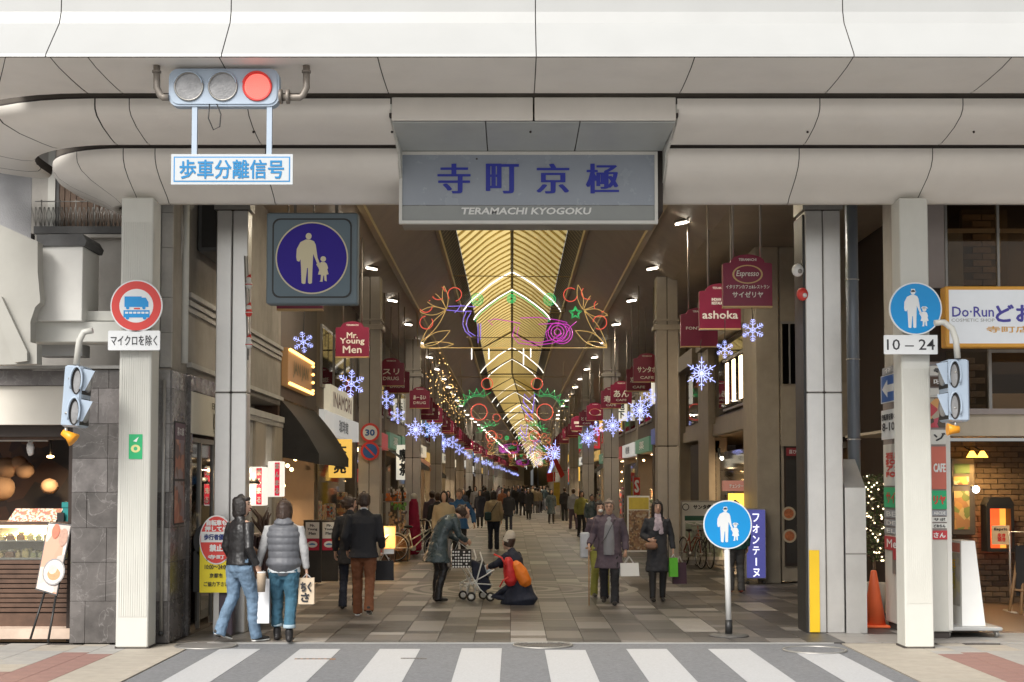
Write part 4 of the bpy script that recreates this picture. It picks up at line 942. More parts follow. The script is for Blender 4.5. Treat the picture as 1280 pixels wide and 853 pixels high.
p, q = at(44, 252, .97), at(160, 252, .97); b.cyl(p, q, .008, n=5); b.build('railing', m_steel_d, UL)
WBX = thing('white_utility_box', 'white metal box with dark flashing on top above the cream beam', 'utility box', (-4.8, .1, 3.7))
a, b_, z0, z1 = R(48, 308, 103, 396, -.3); box('cabinet', m_offw, WBX, a, b_, -.3, .35, z0-.05, z1, bev=.006); MB().prism([(a-.02,z1),(b_+.03,z1),(b_+.05,z1+.06),(b_+.0,z1+.14),(a-.02,z1+.13)], (0,-.33,0), (1,0,0), (0,0,1), (0,.7,0)).build('flashing', m_tar, WBX)
m_cream_dim = mat('cream_dimmed_for_sun', (.36,.35,.315), .5, var=.06, vs=2, dirt=.2)  # same cream paint, darkened to offset the strong sun on the bracket
CBM = thing('cream_side_beam', 'cream steel bracket and beam joining the left post to the pavement canopy', 'beam', (-5, -.1, 3.3))
PB('beam', m_cream, CBM, 38, 402, 155, 428, -.2, .35, bev=.01); PB('beam_cap', m_cream, CBM, 44, 389, 155, 401, -.1, .25)
P = [at(x, y, -.6) for x, y in ((-60,262),(0,281),(47,302),(47,340),(50,372),(50,378),(44,384),(38,402),(38,428),(46,430),(46,455),(0,456),(-60,456))]
MB().add([(p.x, y, p.z) for y in (-.6, -.42) for p in P], [tuple(range(13)), tuple(range(25,12,-1))]+[(i, i+13, (i+1)%13+13, (i+1)%13) for i in range(13)]).build('bracket', m_cream_dim, CBM)
P = [at(x, y, -.62) for x, y in ((-10,372),(4,372),(36,440),(36,452),(20,454))]
MB().add([(p.x, y, p.z) for y in (-.68, -.61) for p in P], [tuple(range(5)), tuple(range(9,4,-1))]+[(i, i+5, (i+1)%5+5, (i+1)%5) for i in range(5)]).build('rib', m_cream_dim, CBM)
PB('lower_strip', m_fascia, CBM, 48, 430, 103, 445, .1, .3)
# pedestrian signals seen from the side
def pedsignal(lab, pts, bx, Y, flip):
    t = thing('pedestrian_signal', lab, 'traffic signal', (at(bx[0], 495, Y).x, Y, 2.4))
    MB().tube([at(*p, Y) for p in pts], .035, 10).build('arm_pipe', m_cream, t)
    x0, x1, z0, z1 = R(*bx, Y); s = flip
    MB().bev(x0, x1, Y, Y+.38, z0, z1, .02).build('housing', m_sig, t)
    h = (z1-z0)/2
    for k in range(2):
        zc = z0+h*(k+.5); xf = x1 if s > 0 else x0
        d = s*.13
        vs = [(xf, Y+.02, zc+h*.42), (xf, Y+.36, zc+h*.42), (xf+d, Y+.02, zc+h*.36), (xf+d, Y+.36, zc+h*.36), (xf, Y+.02, zc-h*.3), (xf, Y+.36, zc-h*.3), (xf+d*.25, Y+.02, zc-h*.3)]
        MB().add(vs, [(0,1,3,2),(0,2,6,4)]).add([(v[0]-.004*s, v[1]+.004, v[2]) for v in vs], [(0,2,3,1),(0,4,6,2)]).build('hood', m_sig, t)
        xe = (x0+x1)/2+s*(x1-x0)*.22; plate('lens_face', m_blk2, t, [(a*.06, b*.15) for a, b in circ(1, 28)], Y-.006, .006, xe, zc); plate('lens_glass', m_lens, t, [(a*.038, b*.125) for a, b in circ(1, 24)], Y-.010, .004, xe+s*.005, zc-.01)
        MB().tube([(xe+.066*math.cos(a*PI/10), Y-.03, zc+.158*math.sin(a*PI/10)) for a in range(-2, 13)], .012, 6).build('hood_rim', m_sig, t)
        MB().ball((xf+s*.01, Y+.19, zc), (.03, .15, h*.34), 12, 8).build('lens', m_lens, t)
        MB().box(xf-.004, xf+.002, Y+.02, Y+.36, zc-h*.42, zc+h*.44).build('lens_recess', m_blk2, t)
    MB().ball((x0+(x1-x0)*.3, Y-.005, z0+.15), (.022,.01,.015)).ball((x0+(x1-x0)*.35, Y-.005, z1-.15), (.022,.01,.015)).build('latches', m_steel_d, t)
    return t, x0, x1, z0, z1
t, x0, x1, z0, z1 = pedsignal('pale blue pedestrian signal seen from the side left of the entrance, orange bell below', [(108,411),(97,414),(92,425),(90,455)], (75, 456, 98, 533), -.9, 1)
t.rotation_euler.y = .06
bz = thing('signal_bell', 'orange bell shaped speaker below the left pedestrian signal', 'speaker', (x0+.1, -.8, z0)); c = at(86, 545, -.85)
MB().tube([c+Vector((-.07,0,.04)), c+Vector((0,0,.0)), c+Vector((.06,0,-.05))], [.035,.05,.085], 12).build('horn', m_orange if 0 else mat('amber_plastic', (.85,.35,.02), .4, var=.03), bz); MB().cyl(c+Vector((-.03,0,0)), c+Vector((-.03,0,.1)), .02).build('mount', m_steel_d, bz)
t, x0, x1, z0, z1 = pedsignal('pale blue pedestrian signal seen from the side right of the right cream post', [(1168,404),(1180,403),(1190,411),(1195,425),(1197,448)], (1186, 449, 1212, 527), -.7, -1)
bz = thing('signal_bell', 'orange bell shaped speaker below the right pedestrian signal', 'speaker', (x0+.1, -.6, z0)); c = at(1191, 537, -.65)
MB().tube([c+Vector((.07,0,.0)), c+Vector((0,0,.0)), c+Vector((-.06,0,.0))], [.04,.05,.07], 12).build('horn', bpy.data.materials['amber_plastic'], bz); MB().cyl(c+Vector((.03,0,0)), c+Vector((.03,0,.1)), .02).build('mount', m_steel_d, bz)
# --- cake shop
CS = thing('cake_shop', 'open fronted cake shop with a white header left of the marble wall', 'shop', (-5.8, .9, 0))
PB('marble_lintel', m_marble2, CS, -420, 463, 92, 482, .3, .3); PB('metal_ledge', m_steel_d, CS, -420, 457, 160, 461, .15, .2); PB('header_panel', mat('cream_header', (.72,.68,.60), .5, var=.03), CS, -420, 483, 90, 531, .35, .2)
PB('shadow_gap', m_gap, CS, -420, 531, 90, 546, .5, .2)
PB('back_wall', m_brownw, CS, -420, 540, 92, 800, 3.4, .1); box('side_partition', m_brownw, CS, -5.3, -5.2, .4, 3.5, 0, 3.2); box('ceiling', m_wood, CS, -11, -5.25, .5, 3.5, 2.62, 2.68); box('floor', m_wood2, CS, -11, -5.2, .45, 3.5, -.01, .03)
box('mural', spot_mat('dim_mural_print', (.1,.06,.04), [(.02,.010,.007),(.05,.022,.012),(.025,.014,.010),(.09,.04,.018),(.035,.012,.010),(.015,.010,.008)], 2.6), CS, -8.6, -5.35, 3.3, 3.35, 1.0, 2.55)
m_lan = mat('paper_lantern', (.28,.17,.10), .8, var=.2); 
for px, py, r in ((8,585,.16),(24,580,.12),(31,588,.13),(0,610,.2),(62,608,.12)):
    p = at(px, py, 2.6); MB().ball(p, (r, r, r*.9), 12, 8).build('hanging_vase', m_lan, CS)
PB('window_frame', m_wood, CS, -420, 546, 91, 550, .62, .06); 
t = thing('display_case', 'glass cake display case with dark slatted front under the white header', 'display case', (-5.8, .7, 0))
Yc = .62
PB('front_glass', m_glassc, t, -70, 658, 86, 700, Yc, .01); PB('top_board', m_wood, t, -70, 652.5, 90, 656.5, Yc-.02, .7); PB('light_strip', emis('case_lamp', (1,.88,.6), 2.4), t, -70, 657, 80, 660, Yc+.05, .05)
x0, x1, z0, z1 = R(-70, 640, 88, 700, Yc)
box('back_panel', mat('case_back', (.60,.53,.36), .6, var=.1), t, x0, x1, Yc+.5, Yc+.52, .98, 1.4); box('shelf', m_offw, t, x0, x1, Yc+.1, Yc+.5, 1.17, 1.185); box('case_floor', m_offw, t, x0, x1, Yc+.02, Yc+.5, .955, .975)
lampo((x0+.9, Yc+.3, 1.36), 7, (1,.85,.55), .15); lampo((x1-.35, Yc+.3, 1.36), 7, (1,.85,.55), .15)
mc = [mat('sponge', (.75,.6,.3), .7, var=.2, vs=30), mat('cream_cake', (.8,.75,.6), .6), mat('lemon_cream', (.8,.7,.35), .5), mat('choco', (.35,.2,.1), .5), mat('matcha', (.6,.62,.35), .6)]
random.seed(3)
for zr in (.975, 1.185):
    b = [MB() for _ in mc]; x = x0+.05
    while x < x1-.1:
        k = random.randrange(5); w = random.uniform(.05, .12); h = random.uniform(.04, .09)
        for y in (.12, .28):
            b[k].bev(x, x+w, Yc+y, Yc+y+.1, zr, zr+h, .008); b[random.choice([1,2])].ball((x+w/2, Yc+y+.05, zr+h+.01), (w*.4,.04,.02), 8, 5)
        x += w+.025
    for k in range(5): b[k].build('cakes', mc[k], t, kind='stuff')
zt = R(0, 700, 10, 766, Yc)
n = 11
for k in range(n):
    z0 = zt[2]+(zt[3]-zt[2])*k/n; box('slat', m_wood, t, x0, x1+.02, Yc-.004*(k%2), Yc+.03, z0+.006, z0+(zt[3]-zt[2])/n-.006, bev=.004)
box('slat_backing', m_gap, t, x0, x1+.02, Yc+.031, Yc+.5, .12, .955); PB('plinth', m_wood2 if 0 else m_wood, t, -70, 767, 90, 785, Yc, .4); 
PB('threshold', mat('peach_lit_stone', (.62,.48,.38), .5), CS, -420, 786, 90, 799, .35, .3)  # peach light falling on the threshold is put into its colour
for i, (px0, px1, tilt) in enumerate(((16, 46, .12), (46, 76, .12))):
    q = thing('menu_card', ('left' if i == 0 else 'right')+' one of the two pastry picture cards standing on the cake display case', 'menu card', (at(px0, 655, Yc).x, Yc+.1, 1.44)); x0_, x1_, z0_, z1_ = R(px0, 636, px1, 652, Yc+.1)
    MB().add([(x0_-.05,Yc+.05,z0_),(x1_-.05,Yc+.05,z0_),(x1_,Yc+.2,z1_),(x0_,Yc+.2,z1_)], [(0,1,2,3)]).add([(x0_-.05,Yc+.056,z0_-.003),(x1_-.05,Yc+.056,z0_-.003),(x1_,Yc+.206,z1_-.003),(x0_,Yc+.206,z1_-.003)], [(3,2,1,0)]).build('card', spot_mat('pastry_print'+str(i), (.7,.5,.3), [(.75,.6,.4),(.7,.2,.15),(.8,.75,.65),(.5,.25,.12),(.75,.65,.5)], 45), q); box('easel_back', m_wood, q, x0_, x1_, Yc+.21, Yc+.22, z0_, z1_-.02)
q = thing('teal_gift_box', 'teal box standing at the right end of the cake display case', 'box', (at(84, 650, .8).x, .8, 1.44)); m_teal = mat('teal_card', (.02,.28,.27), .5); PB('box', m_teal, q, 78, 634, 91, 653, .75, .15, bev=.004); PB('lid', m_teal, q, 77, 628, 92, 635, .74, .17, bev=.004)
q = thing('payment_terminal', 'small black card terminal in front of the teal box', 'card terminal', (at(75, 650, .7).x, .7, 1.44)); PB('screen', m_black, q, 71, 641, 80, 652, .7, .03, bev=.003); PB('foot', m_black, q, 72, 651, 79, 655, .68, .08)
q = thing('hanging_bag', 'white plastic bag hanging from the lamp rail in the cake shop', 'bag', (at(38, 560, .9).x, .9, 2.2)); c = at(38, 561, .9); organic('bag', MB().ball(c, (.05,.04,.09)).tube([c+Vector((-.03,0,.08)), c+Vector((0,0,.16)), c+Vector((.03,0,.08))], .01), m_white, q, .008, .03, .05); PB('rail', m_offw, q, -20, 549, 60, 552, .9, .03); MB().cyl(c+Vector((0,0,.15)), c+Vector((0,0,.2)), .004).build('hook', m_steel, q)
q = thing('track_lamp', 'small warm spot lamp glowing inside the cake shop', 'lamp', (at(63, 570, 2).x, 2, 2.3)); c = at(63, 571, 2); MB().ball(c, (.05,.04,.02)).build('bulb', m_warm, q); MB().cyl(c+Vector((0,0,.02)), c+Vector((0,0,.28)), .01).build('stem', m_black, q); lampo(c-Vector((0,0,.1)), 18)
q = thing('poster_easel', 'leaning food poster on thin black legs in front of the cake shop', 'poster stand', (-5.2, 0, 0))
P = [at(x, y, yy) for x, y, yy in ((60,653,.35),(90,656,.35),(71,745,.1),(44,737,.1))]; nb = Vector((0,.03,0))
MB().add(P+[p+nb for p in P], [(3,2,1,0),(4,5,6,7),(0,1,5,4),(1,2,6,5),(2,3,7,6),(3,0,4,7)]).build('board', m_black, q)
dlt = Vector((0,-.004,0)); cc = sum(P, Vector())/4
mp = spot_mat('dessert_poster_print', (.5,.3,.2), [(.62,.40,.30),(.70,.52,.42),(.55,.28,.18),(.75,.62,.55),(.50,.42,.38)], 4.5)
lerp = lambda a, b, f: a*(1-f)+b*f
def sub(u0, v0, u1, v1): return [lerp(lerp(P[0],P[1],u), lerp(P[3],P[2],u), v)+dlt for u, v in ((u0,v1),(u1,v1),(u1,v0),(u0,v0))]
MB().add(sub(.04,.02,.96,.98), [(0,1,2,3)]).build('print', mp, q)
def onp(u, v, r, el=1.3, off=.008): 
    a = P[1]-P[0]; d_ = P[3]-P[0]; L = a.length; D = d_.length; n_ = 20
    return [P[0]+a*(u+r/L*math.cos(2*PI*k/n_))+d_*(v+r*el/D*math.sin(2*PI*k/n_))+Vector((0,-off,0)) for k in range(n_)]
for u, v, r, el, c_, o_ in ((.62,.72,.13,1.25,(.23,.22,.22),.008),(.62,.72,.115,1.25,(.6,.57,.52),.010),(.64,.75,.075,1.0,(.55,.25,.1),.012),(.56,.68,.05,1.2,(.75,.55,.4),.014),(.75,.2,.05,2.2,(.4,.22,.15),.010),(.4,.12,.045,2.0,(.6,.12,.05),.012)):
    V = onp(u, v, r, el, o_); MB().add(V, [tuple(range(19,-1,-1))]).build('dish_print', mat('dish', c_, .5, var=.25, vs=20), q)
MB().tube([at(56, 740, .12), at(38, 799, -.05)], .014, 6).tube([at(70, 745, .12), at(60, 803, -.12)], .014, 6).tube([at(84, 660, .38), at(92, 700, .6), at(98, 790, .6)][:2], .012, 6).build('legs', m_black, q)
# --- right corner building
RB = thing('brick_restaurant', 'restaurant with a big upper window, beige band and brick recessed porch right of the entrance', 'building', (7, 1.2, 0))
m_brick = mat('tan_brick', (.20,.145,.10), .7, var=.25, vs=9, bump=.2, bs=60); m_brick2 = mat('brown_brick', (.14,.10,.07), .7, var=.25, vs=9, bump=.2, bs=60); m_mort = mat('mortar', (.10,.08,.06), .9)
m_mauve = mat('mauve_grey_panel', (.30,.26,.245), .5, var=.08, dirt=.15); m_beige = mat('beige_band', (.46,.40,.31), .6, var=.06, dirt=.2)
PB('column', m_mauve, RB, 1155, 200, 1180, 360, 1.0, .3); PB('column_lower', m_brownw, RB, 1150, 360, 1182, 460, 1.05, .3)
PB('band', m_beige, RB, 1176, 517, 1750, 545, 1.1, .4); box('soffit_board', m_beige, RB, 5.3, 9, 1.2, 6, 2.6, 2.64)
PB('lintel', m_mauve, RB, 1176, 511, 1750, 518, 1.05, .3); 
for x0, x1 in ((1180, 1246), (1250, 1400)): PB('window_pane', m_glassw, RB, x0, 240, x1, 357, 1.3, .01)
PB('glazing_bar', m_steel_d, RB, 1181, 205, 1184, 360, 1.25, .06); PB('glazing_bar', m_offw, RB, 1183, 286, 1750, 291, 1.35, .04); PB('glazing_bar', m_steel_d, RB, 1246, 205, 1249, 360, 1.27, .06)
PB('pale_curtain', mat('pale_curtain', (.35,.36,.34), .8), RB, 1186, 291, 1204, 360, 1.8, .05)
x0, x1, z0, z1 = R(1175, 60, 1750, 520, 3.4); box('inner_wall', m_brownw, RB, x0, x1, 3.6, 3.7, z0, z1)

def brickwall(parent, X0, X1, Y, z0, z1, w, h, cap=300, ms=(m_brick, m_brick2, m_brick)):
    meshes = [MB().bev(-w/2+.006, w/2-.006, 0, .05, .006, h-.006, .003).mesh('brick', m) for m in ms]; n = 0
    row = 0
    while z0+(row+1)*h <= z1+.001:
        x = X0+(w/2 if row % 2 else 0)
        while x+w <= X1+.001:
            if n < cap: obj('brick', random.choice(meshes), parent, Vector((x+w/2, Y-random.uniform(0,.006), z0+row*h))-ORG[parent.name])
            n += 1; x += w
        row += 1
    box('mortar_bed', m_mort, parent, X0, X1, Y+.02, Y+.12, z0, z1); return n
brickwall(RB, at(1205, 400, 2.6).x, at(1262, 400, 2.6).x, 2.6, at(1230, 358, 2.6).z, at(1230, 262, 2.6).z, .26, .09, 60)  # brick reflection of the upper window, built as bricks behind the pane
brickwall(RB, 6.6, 8.6, 6.0, 0.0, 2.55, .222, .085, 290)
brickwall(RB, at(1182, 400, 2.4).x, at(1240, 400, 2.4).x, 2.4, at(1230, 514, 2.4).z, at(1230, 440, 2.4).z, .26, .09, 60)
PB('inner_window_frame', m_steel_d, RB, 1236, 437, 1750, 441, 1.5, .05); PB('inner_window_frame', m_steel_d, RB, 1236, 441, 1240, 515, 1.5, .05)
PB('dark_pane', m_glassw, RB, 1240, 441, 1750, 515, 1.52, .01); PB('seat_back', m_brownw, RB, 1240, 468, 1750, 492, 1.9, .1); PB('white_sill', m_offw, RB, 1240, 492, 1750, 512, 1.8, .1)
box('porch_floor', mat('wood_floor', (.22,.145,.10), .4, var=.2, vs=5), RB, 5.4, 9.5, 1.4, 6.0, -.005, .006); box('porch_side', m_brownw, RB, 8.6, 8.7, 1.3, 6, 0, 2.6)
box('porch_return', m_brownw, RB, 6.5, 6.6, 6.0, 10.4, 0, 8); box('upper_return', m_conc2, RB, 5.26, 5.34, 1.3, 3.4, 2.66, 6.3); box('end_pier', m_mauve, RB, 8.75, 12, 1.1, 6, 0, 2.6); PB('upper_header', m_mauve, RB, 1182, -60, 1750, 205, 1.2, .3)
lampo((7.2, 4.2, 2.3), 9, (1,.72,.4), .3)
for i, x in enumerate((1215, 1228)):
    t = thing('porch_lamp', ('left' if i == 0 else 'right')+' of the two glowing amber lamps above the porch menu board', 'lamp', (at(x, 568, 5.6).x, 5.6, 2.3)); c = at(x, 568, 5.6)
    MB().tube([c+Vector((0,0,.05)), c-Vector((0,0,.05))], [.03,.09], 10).build('shade', emis('amber_glass'+str(i), (1,.48,.06), 2.5), t); MB().cyl(c+Vector((0,0,.05)), c+Vector((0,.35,.12)), .012).build('arm', m_black, t); lampo(c+Vector((0,-.1,-.15)), 2.5, (1,.6,.2))
t = thing('menu_board', 'tall framed menu board on the porch brick wall under the amber lamps', 'menu board', (at(1205, 620, 5.8).x, 5.8, 1)); PB('frame', mat('bronze_frame', (.14,.12,.10), .4, metal=.4), t, 1190, 573, 1219, 669, 5.82, .1, bev=.01)
PB('sheet', mat('menu_green', (.08,.16,.05), .5), t, 1193, 580, 1212, 592, 5.80, .01); PB('sheet', spot_mat('menu_print1', (.4,.3,.1), [(.5,.35,.12),(.3,.12,.05),(.55,.5,.35)], 14), t, 1192, 596, 1211, 606, 5.80, .01); PB('sheet', spot_mat('menu_print2', (.4,.3,.1), [(.5,.28,.10),(.42,.22,.1),(.2,.25,.08),(.55,.42,.2)], 9), t, 1193, 614, 1212, 662, 5.80, .01)
t = thing('wall_lamp', 'small bright round lamp beside the porch menu board', 'lamp', (at(1219, 612, 5.6).x, 5.6, 1.8)); c = at(1220, 612, 5.6); MB().ball(c, .06).build('globe', emis('white_globe', (.9,.92,1), 2.2), t); MB().cyl(c, c+Vector((0,.35,.1)), .015).build('arm', m_steel, t)
t = thing('red_display_box', 'black wall box with glowing red inside and a cream price card on the porch wall', 'display box', (at(1250, 650, 5.5).x, 5.5, 1)); x0, x1, z0, z1 = R(1234, 632, 1268, 690, 5.5)
MB().fr(x0, x1, 5.5, 5.8, z0, z1, .05).build('case', m_black, t); MB().prism([(x0-.01,z1),(x1+.01,z1),(x1-.06,z1+.13),(x0+.06,z1+.13)], (0,5.49,0), (1,0,0), (0,0,1), (0,.32,0)).build('case_top', m_black, t)
box('red_panel', mat('lit_red_panel', (.8,.08,.03), .5, var=.2, vs=6, emit=.7, ecol=(1,.10,.02)), t, x0+.05, x1-.14, 5.75, 5.78, z0+.05, z1-.05); box('orange_panel', mat('lit_orange_panel', (.8,.3,.05), .5, var=.1, emit=.7, ecol=(1,.35,.05)), t, x1-.14, x1-.05, 5.74, 5.77, z0+.05, z1-.05)
PB('price_card', mat('cream_card', (.72,.60,.45), .6), t, 1240, 657, 1262, 681, 5.47, .02); p = at(1251, 662, 5.46); text(t, 'Esprit', (p.x, 5.468, p.z), .2, .05, m_ink, bw=.05); p = at(1252, 672, 5.46); text(t, '生き\n活き', (p.x, 5.468, p.z), .12, .12, m_red, bw=.04)
lampo((8.0, 2.3, 5.6), 12, (1,.8,.5))  # weak lamp added inside the upper window to bring out the bricks
t = thing('easel_chalkboard', 'wooden easel with dark board at the right edge of the porch', 'easel', (at(1268, 760, 3.2).x, 3.2, 0))
for a_, b__ in (((1274,680),(1262,764)),((1280,700),(1276,768)),((1288,690),(1294,770))): MB().tube([at(*a_, 3.3), at(*b__, 3.0)], .022, 6).build('leg', m_wood2, t)
PB('board', m_blk2, t, 1270, 682, 1300, 745, 3.15, .02); p, q = at(1264, 737, 3.1), at(1294, 740, 3.1); MB().cyl(p, q, .015).build('crossbar', m_wood2, t)
t = thing('coat_rail', 'thin steel rail stand behind the easel on the porch', 'rail stand', (7.4, 4, 0)); a_, b__ = at(1262, 665, 4.2), at(1290, 665, 4.2)
MB().tube([(a_.x,4.2,.01), a_, b__, (b__.x,4.2,.01)], .016, 8).build('rail', m_steel, t); MB().cyl((a_.x,4.0,.01),(a_.x,4.5,.01),.02).build('foot', m_steel, t)
# Do-Run sign
t = thing('cosmetic_shop_sign', 'white sign with orange frame reading Do-Run どお cosmetic shop at the right edge', 'sign', (at(1230, 433, .3).x, .3, 3.4)); Ys = .45
PB('frame', mat('orange_frame', (.85,.42,.06), .4, var=.03), t, 1182, 358, 1420, 434, Ys, .2, bev=.01); m_sf = mat('lit_sign_face', (.66,.68,.70), .35, var=.04, emit=.12, ecol=(.8,.85,.9)); PB('face', m_sf, t, 1186.5, 362.5, 1420, 429.5, Ys-.005, .01)
m_ind = mat('indigo_letters', (.08,.07,.42), .4, var=0); m_ol = mat('orange_letters', (.8,.42,.08), .4, var=0)
p = at(1216, 390, Ys); text(t, 'Do·Run', (p.x, Ys-.007, p.z), .5, .12, m_ind, bold=.0, bw=.02); p = at(1216, 400.5, Ys); text(t, 'COSMETIC SHOP', (p.x, Ys-.007, p.z), .52, .038, m_steel_d)
p = at(1282, 392, Ys); text(t, 'どおらん', (p.x+.14, Ys-.007, p.z), 1.0, .2, m_ind, bw=.04); p = at(1290, 412, Ys); text(t, '寺町店 化粧品', (p.x, Ys-.007, p.z), 1.1, .075, m_ol, bw=.03)
# directory pylon
t = thing('directory_pylon', 'white directory pylon with stacked coloured shop panels behind the right cream post', 'directory sign', (5.1, 1.4, 0)); PX0, PX1, PY0, PY1 = 4.90, 5.33, .7, 2.15
MB().bev(PX0, PX1, PY0, PY1, .08, 1.24, .012).build('base_cabinet', m_cream, t); MB().bev(PX0, PX1, PY0, PY1, 1.26, 3.36, .012).build('upper_frame', m_mauve, t); box('plinth', m_gap, t, PX0+.03, PX1-.03, PY0+.03, PY1-.03, 0, .08)
box('white_edge', m_offw, t, PX1-.05, PX1+.004, PY0-.01, PY0, .1, 3.36)
m_gp2 = mat('panel_green', (.02,.38,.16), .4, var=0, emit=.05); m_rp = mat('panel_red', (.55,.05,.06), .4, var=0); m_sal = mat('panel_salmon', (.65,.17,.12), .4, var=.05); m_pw = mat('panel_white', (.74,.74,.70), .4, var=.02); m_pg = mat('panel_grey', (.36,.38,.42), .4)
FR = [(457,470,m_pw,'寺'),(471,484,m_wood,'味'),(485,497,m_pw,''),(498,535,'food',''),(537,556,m_pw,'ゾ'),(558,612,m_sal,'CAFE'),(613,637,m_gp2,'リヤ'),(638,645,m_pg,'ABCDE'),(646,653,m_pw,'サボ'),(654,661,m_pw,'どおらん'),(663,675,m_rp,'さん')]
for y0, y1, mk, tx in FR:
    if mk == 'food': mk = spot_mat('food_print', (.5,.2,.1), [(.6,.08,.1),(.75,.4,.15),(.1,.08,.06),(.5,.45,.35),(.6,.1,.15)], 10)
    x0, x1, z0, z1 = R(1150, y0, 1181, y1, PY0-.01); box('shop_panel', mk, t, PX0+.03, PX1-.05, PY0-.012, PY0, z0+.004, z1-.004)
    if tx: c = at(1174, (y0+y1)/2, PY0); text(t, tx, (c.x, PY0-.013, c.z), .14, min(.1, (z1-z0)*.5), m_wl if mk in (m_sal, m_rp, m_pg, m_wood) else (m_red if mk in (m_gp2,) else m_ink), bw=.05)
SD = [(458,468,m_pg,'催事'),(555,608,m_pw,'石川\nSODA\nアジア\nFOOD'),(609,635,m_gp2,'サイゼリヤ'),(637,648,m_pg,'BELLE'),(649,658,m_pg,'DETTA'),(659,668,m_pg,'ELEVE'),(670,688,m_rp,'Mendel')]
for y0, y1, mk, tx in SD:
    a_ = atX(1112, y0, PX0); b__ = atX(1112, y1, PX0); box('shop_panel', mk, t, PX0-.012, PX0, PY0+.05, PY1-.04, b__.z+.006, a_.z-.006)
    text(t, tx, (PX0-.013, (PY0+PY1)/2, (a_.z+b__.z)/2), 1.1, min(.42, (a_.z-b__.z)*.55), m_red if mk is m_pw or mk is m_gp2 else m_wl, u=U_R, bw=.03)
a_, b__ = atX(1117, 694, PX0), atX(1117, 725, PX0); box('meter_door', m_steel_d, t, PX0-.01, PX0, 1.25, 1.75, .72, 1.06); box('red_tag', m_rp, t, PX0-.014, PX0-.01, 1.3, 1.7, .9, 1.04)
t = thing('arrow_sign', 'small blue sign with a white left arrow beside the right cream post', 'road sign', (4.7, .9, 2.8)); X = 4.72
def qx(x0, y0, x1, y1, X): 
    a, b = YX(x1, X), YX(x0, X); return a, b, atX((x0+x1)/2, y1, X).z, atX((x0+x1)/2, y0, X).z
y0, y1, z0, z1 = qx(1103, 468, 1122, 503, X); box('plate', m_white, t, X-.01, X+.01, y0, y1, z0, z1); mbl = mat('arrow_blue', (.03,.13,.42), .4, var=0); box('field', mbl, t, X-.014, X-.01, y0+.04, y1-.04, z0+.012, z1-.012)
ym, zm = (y0+y1)/2, (z0+z1)/2; hw = (y1-y0)*.38
MB().prism([(-hw,0),(-hw*.1,.11),(-hw*.1,.045),(hw,.045),(hw,-.045),(-hw*.1,-.045),(-hw*.1,-.11)], (X-.014,ym,zm), (0,-1,0), (0,0,1), (-.003,0,0)).build('arrow', m_white, t); box('bracket', m_orange if 0 else m_wood2, t, X+.01, X+.15, y0+.02, y0+.08, z0+.08, z0+.14)
t = thing('hours_plate', 'small white plate with 8-10 under the left arrow sign', 'sign', (4.7, .9, 2.3)); y0, y1, z0, z1 = qx(1103, 512, 1122, 549, X); box('plate', m_white, t, X-.01, X+.01, y0, y1, z0, z1)
text(t, '8-10', (X-.013, (y0+y1)/2, z0+(z1-z0)*.42), (y1-y0)*.8, .1, m_ink, u=U_R, bw=.03); text(t, '自転車を除く', (X-.013, (y0+y1)/2, z0+(z1-z0)*.75), (y1-y0)*.85, .08, m_ink, u=U_R, bw=.03); box('bracket', m_wood2, t, X+.01, X+.15, y0+.02, y0+.08, z1-.1, z1-.04)
# tapered cart sign
t = thing('tapered_menu_sign', 'tall white tapered sign with red topped menu strip on a wheeled board', 'sign', (5.6, 1.2, .12)); x0, x1, zb, zt_ = R(1202, 677, 1231, 784, .95); yb = 1.75; xt0, xt1 = x0+.07, x0+.22
V = [(x0,.95,.13),(x1,.95,.13),(x1,yb,.13),(x0,yb,.13),(xt0-.02,1.1,zt_),(xt1,1.1,zt_),(xt1,yb-.15,zt_),(xt0-.02,yb-.15,zt_)]
MB().add(V, [(0,3,2,1),(4,5,6,7),(0,1,5,4),(1,2,6,5),(2,3,7,6),(3,0,4,7)]).build('body', m_white, t)
V = [Vector(v) for v in V]; LF = [V[3], V[0], V[4], V[7]]
def lf(u, v, o=.004): return lerp(lerp(LF[0],LF[1],u), lerp(LF[3],LF[2],u), v)+Vector((-o,0,0))
for nm, v0, v1, mk in (('red_header', .86, .97, m_sal), ('menu_print', .22, .85, spot_mat('menu_strip_print', (.4,.38,.34), [(.40,.38,.34),(.46,.44,.40),(.36,.34,.30),(.5,.46,.3)], 8))): MB().add([lf(.08,v0),lf(.92,v0),lf(.92,v1),lf(.08,v1)], [(0,1,2,3)]).build(nm, mk, t)
for k, ch in enumerate('五右衛門'): text(t, ch, lf(.5, .72-k*.085, .01), .2, .09, mat('mustard_letters', (.5,.42,.08), .5, var=0) if k else bpy.data.materials['mustard_letters'] if 'mustard_letters' in bpy.data.materials else m_yel, u=U_R, bw=.06)
x0, x1, _, _ = R(1172, 780, 1245, 790, 1.0); MB().bev(x0, x1, .75, 1.95, .085, .13, .01).build('wheeled_board', m_fascia, t)
for x in (x0+.08, x1-.06):
    for y in (.82, 1.85): MB().cyl((x-.015, y, .042), (x+.015, y, .042), .04, n=14).box(x-.03, x+.03, y-.02, y+.02, .06, .086).build('caster', m_steel_d, t)
# cone
t = thing('traffic_cone', 'slim orange traffic cone between the steel cover and the directory pylon', 'traffic cone', (4.75, 2.1, 0)); c = at(1093, 783, 2.1)
MB().tube([(c.x,2.1,.03),(c.x,2.1,.72),(c.x,2.1,.74)], [.15,.04,.028], 20).build('cone', m_orange, t); MB().bev(c.x-.17, c.x+.17, 1.93, 2.27, 0, .035, .01).build('base', m_orange, t)
